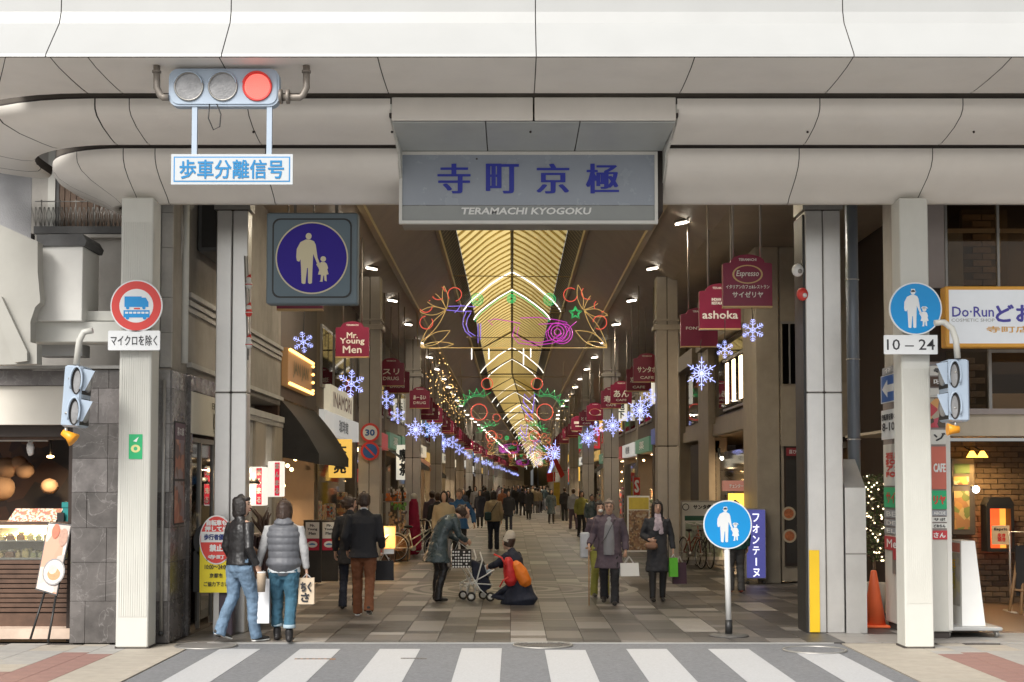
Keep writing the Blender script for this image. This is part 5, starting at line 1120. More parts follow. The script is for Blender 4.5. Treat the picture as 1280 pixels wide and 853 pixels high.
# shrub with small lights
t = thing('potted_shrub', 'potted bushy shrub dotted with tiny lights behind the traffic cone', 'plant', (4.9, 4, 0)); c = at(1092, 660, 4); random.seed(21); b = MB(); g2 = MB(); lt = MB()
for k in range(900):
    p = Vector((c.x+random.gauss(0,.16), 4+random.gauss(0,.16), .75+random.random()*1.25)); d = Vector((random.uniform(-1,1),random.uniform(-1,1),random.uniform(-.4,1))).normalized()*random.uniform(.035,.07); e = d.cross(Vector((random.random(),random.random(),1))).normalized()*.018
    (b if k % 3 else g2).add([p-e*.3, p+d*.5+e, p+d, p+d*.5-e], [(0,1,2,3)])
    if k % 14 == 0: lt.ball(p, .014, 5, 3)
b.build('foliage', mat('shrub_leaf', (.05,.09,.03), .5, var=.3), t, kind='stuff'); g2.build('pale_foliage', mat('pale_leaf', (.22,.22,.12), .5, var=.3), t, kind='stuff'); lt.build('tiny_lights', emis('tiny_warm', (1,.8,.5), 2), t, kind='stuff')
MB().cyl((c.x,4,.0),(c.x,4,.8),.02).build('trunk', m_wood, t); MB().tube([(c.x,4,0),(c.x,4,.45)], [.14,.18], 14).build('pot', m_conc2, t)
# --- restaurant facade further in on the right (Y 10.4) and the stone building along the right side
Yf = 10.4
SB = thing('stone_building', 'beige stone building along the right side with glass bays and warm shop interior', 'building', (5, 11, 0))
m_glowy = mat('warm_wall', (.17,.105,.055), .8, var=.15)
for x0, x1, lb in ((955, 973, None), (975, 1003, None)): PB('stone_pier', m_stone, SB, x0, 180, x1, 727, Yf, .5, bev=.01)
PB('upper_panel', m_stone, SB, 1003, 300, 1062, 560, Yf+.1, .3); PB('window_pane', m_glassd, SB, 978, 405, 1003, 480, Yf-.02, .01); PB('window_frame', m_steel_d, SB, 976, 402, 1003, 405, Yf-.03, .03); PB('window_frame', m_steel_d, SB, 986, 405, 988, 480, Yf-.03, .03)
PB('ochre_panel', m_stone, SB, 976, 483, 1006, 558, Yf-.08, .08)
for y in (575, 640): pass
PB('ledge', m_stone, SB, 1050, 478, 1104, 546, Yf-.2, .3); PB('brown_panel', m_brownw, SB, 1050, 546, 1104, 552, Yf-.1, .3)
x0, x1, _, _ = R(1005, 500, 1140, 500, Yf)
box('back_wall', mat('yellow_inner_wall', (.55,.36,.05), .7, var=.15), SB, x0, x1+1, Yf+2.5, Yf+2.6, 3.2, 7.5); box('inner_ceiling', m_stone, SB, x0, x1+1, Yf, Yf+2.5, 6.15, 6.2); PB('upper_glass', m_glass, SB, 1060, 200, 1110, 478, Yf-.02, .01)
box('lower_back', m_glowy, SB, x0, x1+1, Yf+1.8, Yf+1.9, 0, 3.0); PB('dark_curtain', m_blk2, SB, 1062, 360, 1086, 478, Yf+.4, .05)
lampo((6.6, Yf+1, 5.6), 60, (1,.75,.4)); lampo((6.5, Yf+.8, 2.4), 20, (1,.7,.4))
for i, (px, py, cr, c_) in enumerate(((1089,312,.09,(.6,.55,.4)),(1093,255,0,0),(1096,328,.15,(.9,.02,.02)),(1099,300,.12,(.35,.03,.02)))):
    if not cr: continue
    p = at(px-2, py, Yf+.8); q = thing('paper_lantern', ['small pale round lantern in the upper restaurant window','','bright red round lantern in the upper restaurant window','dim red lantern above the bright red one'][i], 'lantern', p); MB().ball(p, cr, 14, 10).build('globe', mat('lantern_paper'+str(i), c_, .6, var=0, emit=.8 if i == 2 else .15, ecol=c_), q); MB().cyl(p+Vector((0,0,cr)), (p.x,p.y,6.15), .006, n=4).build('cord', cabm, q)
for px in (1078, 1090): q = thing('ceiling_downlight', ('left' if px == 1078 else 'right')+' small bright downlight in the upper restaurant ceiling', 'ceiling light', at(px, 275, Yf+.6)); p = at(px, 275, Yf+.6); MB().cyl(p, p+Vector((0,0,.03)), .08, n=12).build('disc', m_tube, q)
t = thing('food_menu_window', 'dark tall menu window with round dish pictures left of the right steel pillar', 'menu board', (5.6, Yf, .3)); PB('frame', m_brownw, t, 981, 556, 1012, 708, Yf-.06, .06); PB('dark_sheet', m_blk2, t, 983, 575, 1012, 704, Yf-.07, .01); PB('red_header', mat('dim_red_header', (.28,.03,.04), .5), t, 983, 560, 1012, 570, Yf-.075, .01)
p = at(995, 565, Yf); text(t, '喜びの店', (p.x, Yf-.08, p.z), .3, .08, m_wl)
for px, py, r in ((985,642,.13),(986,670,.13),(1001,657,.09),(1003,682,.09)): p = at(px, py, Yf); plate('dish', mat('dish_rim', (.5,.42,.3), .5), t, circ(r, 20), Yf-.078, .004, p.x, p.z); plate('food', mat('dish_food', (.45,.14,.05), .5, var=.4, vs=30), t, circ(r*.72, 16), Yf-.082, .004, p.x, p.z)
# side wall of the stone building
WX = 4.78
def ywx(px): return YX(px, WX)
Ys_, Ye_ = Yf+.02, 24.0
box('upper_wall', m_stone, SB, WX+.02, WX+.5, Ys_, Ye_, 3.25, 8)
box('ledge', m_stone, SB, WX-.25, WX+.1, ywx(940), ywx(883), 5.1, 5.45); box('ledge', m_stone, SB, WX-.25, WX+.1, ywx(878), ywx(848), 4.9, 5.3)
for a_, b__ in ((955, 938), (893, 880), (856, 846)): y0, y1 = ywx(a_), ywx(b__); box('pilaster', m_stone, SB, WX-.14, WX+.3, y0, y1, 0, 7.2, bev=.01)
for (a_, b__, z0, z1) in ((936,895,5.45,6.9),(878,858,5.3,6.9),(936,895,3.45,5.05),(878,858,3.45,4.85)): box('window_pane', m_glassd, SB, WX-.01, WX, ywx(a_), ywx(b__), z0, z1)
y0, y1 = ywx(932), ywx(906); MB().box(WX+.0-.03, WX-.01, y0, y1, 3.5, 3.55).box(WX-.03, WX-.01, y0, y1, 4.6, 4.65).build('window_frame', m_steel_d, SB)
for k in range(3): yk = y0+(y1-y0)*(k+.3)/3; box('lit_strip', m_warm2, SB, WX-.022, WX-.012, yk, yk+.35, 3.65, 4.55)
box('ground_lintel', m_stone, SB, WX-.05, WX+.3, Ys_, Ye_, 3.0, 3.28)
box('shop_back', m_glowy, SB, WX+1.6, WX+1.7, Ys_, Ye_, 0, 3.0); box('shop_ceiling', m_stone, SB, WX, WX+1.6, Ys_, Ye_, 2.98, 3.0); box('dark_recess', m_brownw, SB, WX+.02, WX+.12, ywx(893), ywx(862), 0, 2.9); box('shop_glass', m_glass, SB, WX+.0, WX+.01, ywx(938), ywx(895), .4, 2.6)
lampo((WX+.8, ywx(925), 2.7), 30, (1,.72,.42)); lampo((WX+.8, ywx(905), 2.7), 25, (1,.72,.42))
q = thing('spot_lamp', 'small black spotlight under the right shop ceiling above the pink sign', 'lamp', at(899, 572, 16.2)); p = at(899, 572, 13.8); MB().cyl(p, p+Vector((.0,0,.2)), .03).build('stem', m_black, q); MB().ball(p+Vector((.05,-.05,-.02)), .04).build('bulb', m_tube, q)
t = thing('pink_shop_sign', 'pink sign with white katakana above the yellow lit poster on the right', 'sign', at(930, 608, 12.4)); PB('board', mat('pink_board', (.55,.25,.20), .5, var=.05, emit=.12), t, 905, 601, 956, 614, 12.0, .3); p = at(931, 607.5, 12.0); text(t, 'チェンタードコブリーチ', (p.x, 11.99, p.z), .62, .075, m_wl, bw=.05)
t = thing('lit_yellow_display', 'glowing yellow advertising display with a dark haired face behind the blue round sign', 'display', at(935, 627, 12.1)); PB('box', mat('lit_yellow', (.8,.5,.05), .5, var=.15, vs=4, emit=.9, ecol=(1,.6,.08)), t, 912, 617, 957, 638, 12.1, .2)
p = at(940, 628, 12.1); plate('hair', m_blk2, t, circ(.12, 20), 12.09, .006, p.x, p.z); plate('face', mat('printed_skin', (.7,.45,.3), .5), t, [(a*.9,b_) for a, b_ in circ(.075, 18)], 12.08, .006, p.x, p.z-.03)
t = thing('fontaine_light_sign', 'tall glowing indigo floor sign reading フォンテーヌ in white', 'sign', (4.66, 10.2, 0)); Yb = 10.1
x0, x1, z0, z1 = R(932, 636, 958, 724, Yb); MB().bev(x0, x1, Yb, Yb+.25, z0, z1, .01).build('cabinet', m_steel_d, t)
mf = bpy.data.materials.new('lit_indigo'); mf = mat('lit_indigo_face', (.08,.08,.34), .3, var=.2, vs=2, emit=.16, ecol=(.16,.17,.62)); plate('face', mf, t, rrect(x0+.02, x1-.02, z0+.02, z1-.02, .02), Yb-.006, .006)
for k, ch in enumerate('フォンテIヌ'): text(t, ch, ((x0+x1)/2, Yb-.008, z1-.17-k*.205), .12 if ch != 'I' else .02, .15 if ch != 'I' else .14, mat('lit_white_letters'+str(k), (.9,.9,.95), .5, var=0, emit=.5), bw=.02)
for x in (x0+.04, x1-.04): MB().cyl((x, Yb+.02, .03), (x, Yb+.2, .03), .03).build('foot', m_black, t)
t = thing('menu_stand', 'large framed white menu stand with green heading behind the parked bicycle on the right', 'menu stand', (3.7, 15, 0)); Yb = 16.0
PB('frame', m_steel_d, t, 851, 626, 907, 706, Yb, .06); PB('sheet', m_pw, t, 853, 628, 906, 700, Yb-.01, .01); PB('heading_panel', m_pw, t, 853, 628, 906, 641, Yb-.015, .01); PB('green_bar', mat('heading_green', (.02,.10,.06), .5), t, 856, 645, 903, 651, Yb-.02, .012); PB('photo_panel', mat('pale_green_print', (.42,.48,.36), .5, var=.3, vs=6), t, 857, 653, 903, 696, Yb-.02, .012)
p = at(882, 634, Yb); text(t, 'サンタ倶楽部', (p.x+.03, Yb-.017, p.z), .62, .10, m_ink, bw=.06); p = at(857, 634, Yb); MB().tube([(p.x+.07*math.cos(a*PI/10), Yb-.02, p.z+.07*math.sin(a*PI/10)) for a in range(20)], .01, 5, closed=True).build('clock_emblem', m_ink, t)
for k in range(6): p = at(880, 657+k*7, Yb); text(t, ['定食 980円','日替り 850円','パスタ 1,050円','珈琲 450円','ケーキ 500円','セット 1,200円'][k], (p.x, Yb-.022, p.z), .6, .06, m_ink)
b = MB()
for x in (855, 903): a_ = at(x, 704, Yb); b.cyl((a_.x, Yb+.02, 0), (a_.x, Yb+.02, a_.z), .02)
b.build('legs', m_steel_d, t)
t = thing('yellow_banner_stand', 'tall yellow and brown banner stand behind the woman with the scarf', 'banner stand', (2.4, 12, 0)); Yb = 12.6
PB('frame', m_offw, t, 784, 620, 812, 690, Yb, .03); PB('yellow_print', mat('banner_yellow', (.5,.38,.05), .5, var=.2), t, 786, 622, 811, 637, Yb-.006, .006); PB('brown_print', spot_mat('banner_print', (.3,.2,.1), [(.22,.12,.06),(.26,.15,.08),(.18,.09,.05),(.30,.2,.1),(.12,.07,.04),(.35,.28,.2)], 24), t, 786, 638, 811, 688, Yb-.006, .006); a_ = at(785, 690, Yb); MB().cyl((a_.x, Yb+.02, 0), (a_.x, Yb+.02, 1), .015).cyl((a_.x+.42, Yb+.02, 0), (a_.x+.42, Yb+.02, 1), .015).build('legs', m_steel_d, t)
t = thing('red_vertical_flag', 'small red vertical flag with white S above the yellow banner stand', 'flag', at(796, 610, 20)); PB('cloth', mat('flag_red', (.55,.04,.03), .7), t, 792, 597, 800, 619, 20, .02); p = at(796, 608, 20); text(t, 'S', (p.x, 19.99, p.z), .09, .3, m_wl, bw=.05); PB('pole', m_steel_d, t, 791, 595, 792, 625, 20.03, .02)
# --- generic shop buildings along both sides
pal = [mat('wall_tone%d' % i, c_, .7, var=.15, dirt=.3, vs=1.5) for i, c_ in enumerate([(.20,.16,.12),(.12,.10,.085),(.24,.21,.17),(.09,.07,.055),(.16,.12,.09),(.26,.235,.19)])]
sgp = [mat('signboard_tone%d' % i, c_, .5, var=.1, emit=e) for i, (c_, e) in enumerate([((.6,.55,.42),.25),((.35,.05,.05),.2),((.08,.10,.25),.2),((.55,.35,.1),.3),((.10,.22,.14),.15),((.5,.5,.48),.3)])]
gw = [mat('goods_tone%d' % i, c_, .6, var=.3, vs=8) for i, c_ in enumerate([(.5,.2,.1),(.2,.25,.4),(.6,.5,.3),(.12,.1,.1),(.5,.45,.42)])]
wc = ['tan','dark umber','pale beige','deep brown','brown','light stone']; sc_ = ['cream','dark red','navy','amber','green','white']
names = ['書店','珈琲館','COFFEE','薬','眼鏡','寿司','BOOKS','靴のみせ','京菓子','画廊','TEA','茶舗','ゲーム','鞄','呉服','MUSIC','仏具','雑貨','うどん','時計']
rackm = [spot_mat('goods_print%d' % i, c_[0], c_, s_, rough=.6) for i, (c_, s_) in enumerate([([(.5,.2,.1),(.6,.5,.3),(.15,.12,.1),(.55,.35,.15)],14),([(.2,.25,.4),(.55,.5,.45),(.1,.1,.12),(.4,.1,.12)],11),([(.6,.5,.35),(.35,.2,.1),(.65,.6,.5),(.2,.3,.2)],17),([(.05,.05,.06),(.3,.25,.2),(.5,.1,.1),(.1,.1,.15)],9),([(.65,.55,.3),(.6,.15,.1),(.1,.25,.35),(.7,.65,.6)],20)])]
bladem = [mat('blade_sign_tone%d' % i, c_, .5, var=0, emit=e) for i, (c_, e) in enumerate([((.7,.66,.55),.4),((.6,.04,.05),.3),((.7,.42,.08),.45),((.1,.25,.5),.3),((.15,.4,.2),.25)])]
bn_ = ['white','red','amber','blue','green']
random.seed(42)
def shopb(s, y0, y1, i, X=None):
    X = X or (4.12 if s < 0 else 4.78); bx = bend((y0+y1)/2); c_ = random.randrange(6); q = random.randrange(6); near = y0 < 75
    lab = f'{wc[c_]} shop building with a {sc_[q]} signboard, {ORD[i]} on the {"left" if s < 0 else "right"} side' if near else 'narrow distant shop building lining the arcade'
    t = thing('shop_building', lab, 'building', (bx+s*X, y0, 0), 'shop buildings lining the arcade')
    f = lambda a, b: (min(bx+s*a, bx+s*b), max(bx+s*a, bx+s*b))
    H = random.uniform(2.9, 3.3); p = pal[c_]
    g = .02; box('upper_wall', p, t, *f(X, X+.4), y0+g, y1-g, H+.5, 7.2); box('party_wall', p, t, *f(X-.03, X+1.8), y0+g, y0+.3, 0, H+.5); box('party_wall', p, t, *f(X-.03, X+1.8), y1-.3, y1-g, 0, H+.5)
    box('signboard', sgp[q], t, *f(X-.14, X+.05), y0+.35, y1-.35, H-.05, H+.45, bev=.01)
    box('back_wall', m_glowy, t, *f(X+1.6, X+1.7), y0+.3, y1-.3, 0, H); box('shop_ceiling', m_stone, t, *f(X+.05, X+1.6), y0+.3, y1-.3, H-.06, H)
    n = max(1, int((y1-y0)/2.2))
    for k in range(n):
        a = y0+.6+(y1-y0-1.2)*k/n; b = a+(y1-y0-1.2)/n-.35
        fr = box('window', m_steel_d, t, *f(X-.05, X), a, b, H+.95, H+2.3); box('pane', m_glassd, fr, *f(X-.056, X-.051), a+.06, b-.06, H+1.02, H+2.22)
    if random.random() < .6: box('door_glass', m_glass, t, *f(X+.1, X+.11), y0+.3, y1-.3, .05, H-.3)
    if random.random() < .5:
        ac = pal[random.randrange(6)]; MB().add([(bx+s*(X-.02), y0+.4, H-.1),(bx+s*(X-.02), y1-.4, H-.1),(bx+s*(X-.75), y1-.4, H-.6),(bx+s*(X-.75), y0+.4, H-.6),(bx+s*(X-.75), y1-.4, H-.75),(bx+s*(X-.75), y0+.4, H-.75)], [(0,1,2,3),(3,2,4,5)]).build('awning', random.choice([m_blk2, gw[0], gw[1], ac]), t)
    for k in range(int((y1-y0-1)/.8)):
        yy = y0+.5+k*.8; hh = random.uniform(.7, 1.9); box('goods_rack', random.choice(rackm if near else gw), t, *f(X+random.choice([.0, .25, .5]), X+1.0), yy, yy+.65, .02, hh, bev=.02)
    text(t, names[i % len(names)], (bx+s*(X-.145), (y0+y1)/2, H+.2), min(1.8, (y1-y0)*.4), .28, m_ink if q in (0,3,5) else m_wl, u=U_L if s < 0 else U_R, bw=.03) if near else None
    if random.random() < .8:
        k = random.randrange(5); yy = random.uniform(y0+.6, y1-.8); zz_ = random.uniform(1.9, 2.2) if random.random() < .4 else random.uniform(3.7, 4.6); hh = random.uniform(.6, 1.3); bt = thing('blade_sign', (f'{bn_[k]} upright blade sign on the {ORD[i]} shop building, {"left" if s < 0 else "right"} side' if near else 'tiny upright blade sign far down the arcade'), 'sign', (bx+s*X, yy, zz_), 'upright blade signs on the shops')
        box('light_box', bladem[k], bt, *f(X-.62, X-.12), yy, yy+.12, zz_, zz_+hh, bev=.01); box('bracket', m_steel_d, bt, *f(X-.12, X), yy+.04, yy+.08, zz_+hh-.15, zz_+hh-.11)
        if near: text(bt, '\n'.join(random.choice(['喫茶','本日','大安売','薬局','そば','地下'])), (bx+s*(X-.37), yy-.003, zz_+hh/2), .26, hh*.75, m_wl if k in (1,3,4) else m_ink, bw=.02)
    if near and random.random() < .7:
        a = y0+.8; box('lit_window', m_warm2, t, *f(X-.02, X-.012), a, a+random.uniform(.3,.9), H+1.1, H+1.9)
    b_ = MB()
    for k in range(int((y1-y0)/.5)): b_.ball((bx+s*(X+random.uniform(.1,.9)), y0+.4+k*.5, random.uniform(1.6, H-.3)), random.uniform(.02,.045), 6, 4)
    if near: b_.build('shop_bulbs', m_warm, t, kind='stuff')
    lm_ = box('ceiling_panel_lamp', m_warm2, t, *f(X+.4, X+.9), y0+.9, y1-.9, H-.1, H-.07)
    if y0 < 60: lampo((bx+s*(X+.55), (y0+y1)/2, H-.3), 30, (1,.76,.48))
for s, y in ((-1, 13.2), (1, 24.05)):
    i = 1 if s < 0 else 2
    while y < 330:
        w = random.uniform(5, 9) if y < 120 else random.uniform(9, 16); shopb(s, y, y+w, i); y += w; i += 1
    MB().box(min(s*4.3, s*7)+bend(y)-1, max(s*4.3, s*7)+bend(y)+3, y, 500, 0, 8).build('far_shop_row', pal[1], None, label='dim row of shops at the %s far end of the arcade' % ('left' if s < 0 else 'right'), cat='building')
box('arcade_end_wall', pal[3], None, -2+bend(500), 12+bend(500), 500, 501, 0, 9, label='dark end of the street far down the arcade', cat='building')
# custom left shop (Y 8.2-13.2): lit bulb sign, black awning
t = thing('awning_shop', 'dark shop with a big black curved awning on the left side', 'shop', (-4.1, 8.3, 0)); X = -4.1
box('upper_wall', pal[1], t, X-.4, X, 8.25, 13.15, 3.4, 7.2); box('side_pier', m_wood, t, X-1.5, X, 8.25, 8.5, 0, 3.4); box('back_wall', m_glowy, t, X-1.6, X-1.5, 8.5, 13, 0, 3.4); box('far_pier', pal[0], t, X-1.5, X, 12.9, 13.15, 0, 3.4)
V = []; 
for k in range(9): a_ = PI/2*k/8; V += [(X+.70*k/8+.03*math.sin(a_*2), 8.45, 3.38-.98*k/8+.03*math.sin(a_*2)), (X+.70*k/8+.03*math.sin(a_*2), 13.0, 3.38-.98*k/8+.03*math.sin(a_*2))]
V += [(X+.70, 8.45, 2.22), (X+.70, 13.0, 2.22)]
MB().add(V, [(2*k, 2*k+1, 2*k+3, 2*k+2) for k in range(9)], True).add([V[2*k] for k in range(10)]+[(X, 8.45, 2.35)], [tuple(range(11))]).add([V[2*k+1] for k in range(10)]+[(X, 13.0, 2.35)], [tuple(range(10,-1,-1))]).build('awning', m_blk2, t)
bs_ = box('bulb_sign', mat('brown_sign_wood', (.25,.14,.07), .5, emit=.1, ecol=(.6,.3,.1)), t, X, X+.12, 8.6, 11.6, 3.62, 4.3, bev=.01); text(t, 'JAN JAN', (X+.125, 10.1, 3.96), 1.9, .3, m_dkt, u=U_L, bw=.04)
b = MB()
for k in range(22): yb_ = 8.65+2.9*k/21; b.ball((X+.15, yb_, 3.66), .03, 6, 4).ball((X+.15, yb_, 4.26), .03, 6, 4)
for k in range(4): b.ball((X+.15, 11.57, 3.72+.16*k), .03, 6, 4)
b.build('bulbs', emis('orange_bulb', (1,.5,.12), 2.4), t, kind='stuff'); lampo((-4.9, 10.5, 2.9), 28, (1,.66,.35)); lampo((-4.8, 12, 1.6), 12, (1,.6,.3))
for k in range(5): box('goods_rack', gw[k], t, X-1.2, X-.4, 8.7+k*.8, 9.35+k*.8, .02, random.uniform(.8,1.7), bev=.02)
b = MB()
for k in range(8): b.ball((X-.3, 8.8+k*.5, random.uniform(1.2,2.6)), .04, 6, 4)
b.build('interior_lamps', m_warm, t, kind='stuff')
sb2 = thing('script_shop_sign', 'cream sign with brown script letters just past the black awning', 'sign', (-4.05, 15.2, 3.5)); y0, y1 = YX(413, -3.95), YX(441, -3.95); box('board', sgp[0], sb2, -4.1, -3.95, y0, y1, 3.45, 4.05); text(sb2, 'INAMORI', (-3.945, (y0+y1)/2, 3.75), (y1-y0)*.8, .32, mat('brown_letters', (.2,.07,.03), .5, var=0), u=U_L, bw=.05)
# speed limit + no parking discs on the first left pillar
for (py, lb, kd) in ((541, 'round 30 speed limit sign on the first left arcade pillar', '30'), (564, 'round blue no parking disc below the 30 sign on the left pillar', 'p')):
    Yq = 14.85; c = at(462.5, py, Yq); t = thing('round_sign', lb, 'road sign', (c.x, Yq, c.z)); plate('rim', m_red, t, circ(.21, 32), Yq, .02, c.x, c.z)
    plate('field', m_fig if kd == '30' else mbl, t, circ(.16, 28), Yq-.004, .004, c.x, c.z)
    if kd == '30': text(t, '30', (c.x, Yq-.006, c.z), .2, .13, mbl, bw=.06)
    else: MB().prism([(-.14,.11),(-.11,.14),(.14,-.11),(.11,-.14)], (c.x,Yq-.006,c.z), (1,0,0), (0,0,1), (0,.004,0)).build('slash', m_red, t)
    box('bracket', m_steel_d, t, c.x-.02, c.x+.02, Yq+.02, Yq+.12, c.z-.02, c.z+.02)
# ================= people =================
m_skin = mat('skin', (.58,.36,.26), .5, var=.06, vs=12); m_hairb = mat('black_hair', (.018,.014,.013), .45, var=.4, vs=40, bump=.3, bs=120); m_hairbr = mat('dark_brown_hair', (.05,.028,.018), .45, var=.4, vs=40, bump=.3, bs=120); m_hairg = mat('greying_hair', (.22,.17,.14), .5, var=.4, vs=40, bump=.3, bs=120)
m_leather = mat('black_leather', (.018,.017,.018), .42, var=.3, vs=10, bump=.2, bs=30, coat=.1); m_denim = mat('light_blue_denim', (.14,.215,.31), .8, var=.3, vs=7, bump=.15, bs=150); m_denim2 = mat('teal_blue_denim', (.04,.12,.18), .8, var=.25, vs=8, bump=.15, bs=150)
m_puff = mat('grey_quilted_nylon', (.13,.135,.15), .5, var=.12, vs=6, bump=.1, bs=20); m_knit = mat('pale_grey_knit', (.46,.46,.46), .9, var=.08, bump=.3, bs=120); m_shirtw = mat('white_cotton', (.62,.66,.68), .8, var=.05)
m_suit = mat('charcoal_wool', (.022,.022,.026), .85, var=.15, bump=.1, bs=150); m_rust = mat('rust_brown_cotton', (.19,.07,.03), .8, var=.15, vs=8, bump=.1, bs=120); m_dshoe = mat('black_shoe_leather', (.02,.018,.018), .35, var=.2); m_sole = mat('white_rubber', (.75,.75,.72), .6, var=.05)
m_shiny = mat('shiny_slate_coat', (.05,.075,.085), .28, var=.35, vs=9, bump=.35, bs=18, coat=.2); m_navyc = mat('navy_coat_cloth', (.018,.022,.04), .8, var=.2); m_plum = mat('plum_grey_cardigan', (.10,.075,.095), .85, var=.15, bump=.2, bs=100); m_gtop = mat('mid_grey_knit', (.24,.24,.26), .85, var=.1, bump=.2, bs=100)
m_lav = mat('lavender_scarf', (.42,.35,.40), .85, var=.25, vs=18); m_olive = mat('olive_cloth', (.28,.28,.06), .85, var=.15); m_tights = mat('black_tights', (.02,.02,.022), .6, var=.1); m_blue = mat('deep_blue_jacket', (.02,.10,.26), .6, var=.15); m_bge = mat('beige_coat', (.42,.34,.22), .8, var=.12); m_tealc = mat('teal_jacket', (.015,.08,.08), .7, var=.15); m_yg = mat('yellow_green_jacket', (.22,.22,.05), .8, var=.15)
m_tan = mat('tan_leather_bag', (.25,.13,.08), .5, var=.2); m_paperw = mat('white_paper_bag', (.75,.76,.78), .6, var=.03); m_lips = mat('lips', (.42,.14,.12), .5, var=0); m_eye = mat('dark_eye', (.02,.015,.012), .2, var=0)
X3 = Vector((1,0,0))
def loft(mb, pts, rad, n=12, ref=X3, flat=''):
    pts = [Vector(p) for p in pts]; m = len(pts)
    rad = [(r, r) if not isinstance(r, (tuple, list)) else r for r in rad]
    t0 = (pts[1]-pts[0]).normalized(); t1 = (pts[-1]-pts[-2]).normalized()
    P = pts; RR = rad
    if 's' not in flat: P = [pts[0]-t0*min(rad[0])*.75]+P; RR = [(rad[0][0]*.55, rad[0][1]*.55)]+RR
    if 'e' not in flat: P = P+[pts[-1]+t1*min(rad[-1])*.75]; RR = RR+[(rad[-1][0]*.55, rad[-1][1]*.55)]
    vs, fs = [], []; m = len(P)
    for i, p in enumerate(P):
        t = (P[min(i+1, m-1)]-P[max(i-1, 0)]).normalized(); u = ref-t*ref.dot(t)
        if u.length < .2: u = Vector((0,1,0))-t*t.y
        u.normalize(); w = t.cross(u)
        for k in range(n): a = 2*PI*k/n; vs.append(p+u*(RR[i][0]*math.cos(a))+w*(RR[i][1]*math.sin(a)))
    for i in range(m-1):
        for k in range(n): fs.append((i*n+k, i*n+(k+1)%n, i*n+n+(k+1)%n, i*n+n+k))
    fs += [tuple(range(n-1,-1,-1)), tuple((m-1)*n+k for k in range(n))]
    return mb.add(vs, fs, True)
def handgeo(mb, w, d, n, side, curl=.5, sc=1):
    d = Vector(d).normalized(); n = Vector(n); n = (n-d*n.dot(d)).normalized(); s = d.cross(n)*side
    loft(mb, [w, w+d*.045*sc, w+d*.085*sc], [(.026*sc,.02*sc),(.040*sc,.017*sc),(.040*sc,.014*sc)], 10, s)
    for k in range(4):
        b = w+d*.085*sc+s*((k-1.5)*.021*sc); L = (.068,.076,.071,.055)[k]*sc; c1 = (d*math.cos(curl)+n*math.sin(curl)); c2 = (d*math.cos(curl*2.2)+n*math.sin(curl*2.2))
        q = b+c1*L*.5; loft(mb, [b, q, q+c2*L*.5], [.0095*sc,.009*sc,.007*sc], 6)
    b = w+d*.03*sc+s*-.035*sc; q = b+(d*.7-s*.6+n*.3).normalized()*.035*sc; loft(mb, [b, q, q+(d*.9-s*.1+n*.5).normalized()*.03*sc], [.012*sc,.011*sc,.009*sc], 6)
def V3(*a): return Vector(a)
class Pose: pass
def rig(step=.12, lean=0, arms=None, head=(0,0), kneel=False, bend_=0, width=1.0, lift=0):
    p = Pose(); p.lift = lift; p.kneel = kneel
    p.hip = {s: V3(s*.09, 0, .90) for s in (-1,1)}
    p.ank = {s: V3(s*.095, -s*step, .085+(.05 if s*step < -.05 and lift else 0)) for s in (-1,1)}
    p.knee = {s: (p.hip[s]+p.ank[s])/2+V3(0,-.035-(.05 if s*step < 0 else 0),.02) for s in (-1,1)}
    if kneel:
        p.hip = {s: V3(s*.10, .12, .32) for s in (-1,1)}; p.knee = {s: V3(s*.13, -.26, .12) for s in (-1,1)}; p.ank = {s: V3(s*.12, .2, .07) for s in (-1,1)}
    base = V3(0, .12 if kneel else 0, .36 if kneel else .94)
    def T(x, y, z):                                # torso point, z above pelvis, leaned forward
        a = lean+bend_*max(0, z-.15)
        return base+V3(x, y-math.sin(a)*z, z*math.cos(a)+y*math.sin(a)*-.3)
    p.T = T; p.base = base
    p.sh = {s: T(s*.168*width, 0, .445) for s in (-1,1)}
    p.neck = T(0,.005,.53); p.hd = T(0,-.025,.66)+V3(math.sin(head[0])*0, -math.sin(head[1])*.05, -.01*abs(head[1]))
    p.head = head
    arms = arms or {}
    p.el, p.wr, p.hdir, p.hn, p.curl = {}, {}, {}, {}, {}
    for s in (-1,1):
        a = arms.get(s, {}); p.el[s] = Vector(a.get('el', p.sh[s]+V3(s*.06,.04,-.28))); p.wr[s] = Vector(a.get('wr', p.el[s]+V3(s*.0,-.06,-.24)))
        p.hdir[s] = Vector(a.get('dir', (p.wr[s]-p.el[s]).normalized())); p.hn[s] = Vector(a.get('n', (-s,.2,0))); p.curl[s] = a.get('curl', .45)
    return p
def headgeo(mb, p, face=True):
    yaw, pit = p.head; Mx = Matrix.Rotation(yaw, 3, 'Z') @ Matrix.Rotation(-pit, 3, 'X'); f = lambda x, y, z: p.hd+Mx @ V3(x, y, z)
    loft(mb, [p.T(0,0,.44), p.neck, p.hd+V3(0,.01,-.05)], [(.06,.055),.052,.055])
    loft(mb, [f(0,-.012,-.105), f(0,-.01,-.075), f(0,-.002,-.02), f(0,.004,.035), f(0,.008,.085), f(0,.01,.11)], [(.030,.032),(.050,.062),(.066,.084),(.073,.094),(.062,.08),(.035,.05)], 14, Mx @ X3)
    if face:
        loft(mb, [f(0,-.085,.02), f(0,-.098,-.008), f(0,-.102,-.022)], [.010,.012,.012], 8)
        for s in (-1,1): loft(mb, [f(s*.072,.0,-.015), f(s*.078,.006,.015)], [(.010,.018),(.011,.022)], 6)
        for s in (-1,1): loft(mb, [f(s*.018,-.08,.042), f(s*.045,-.076,.04)], [.008,.007], 6)
    return f
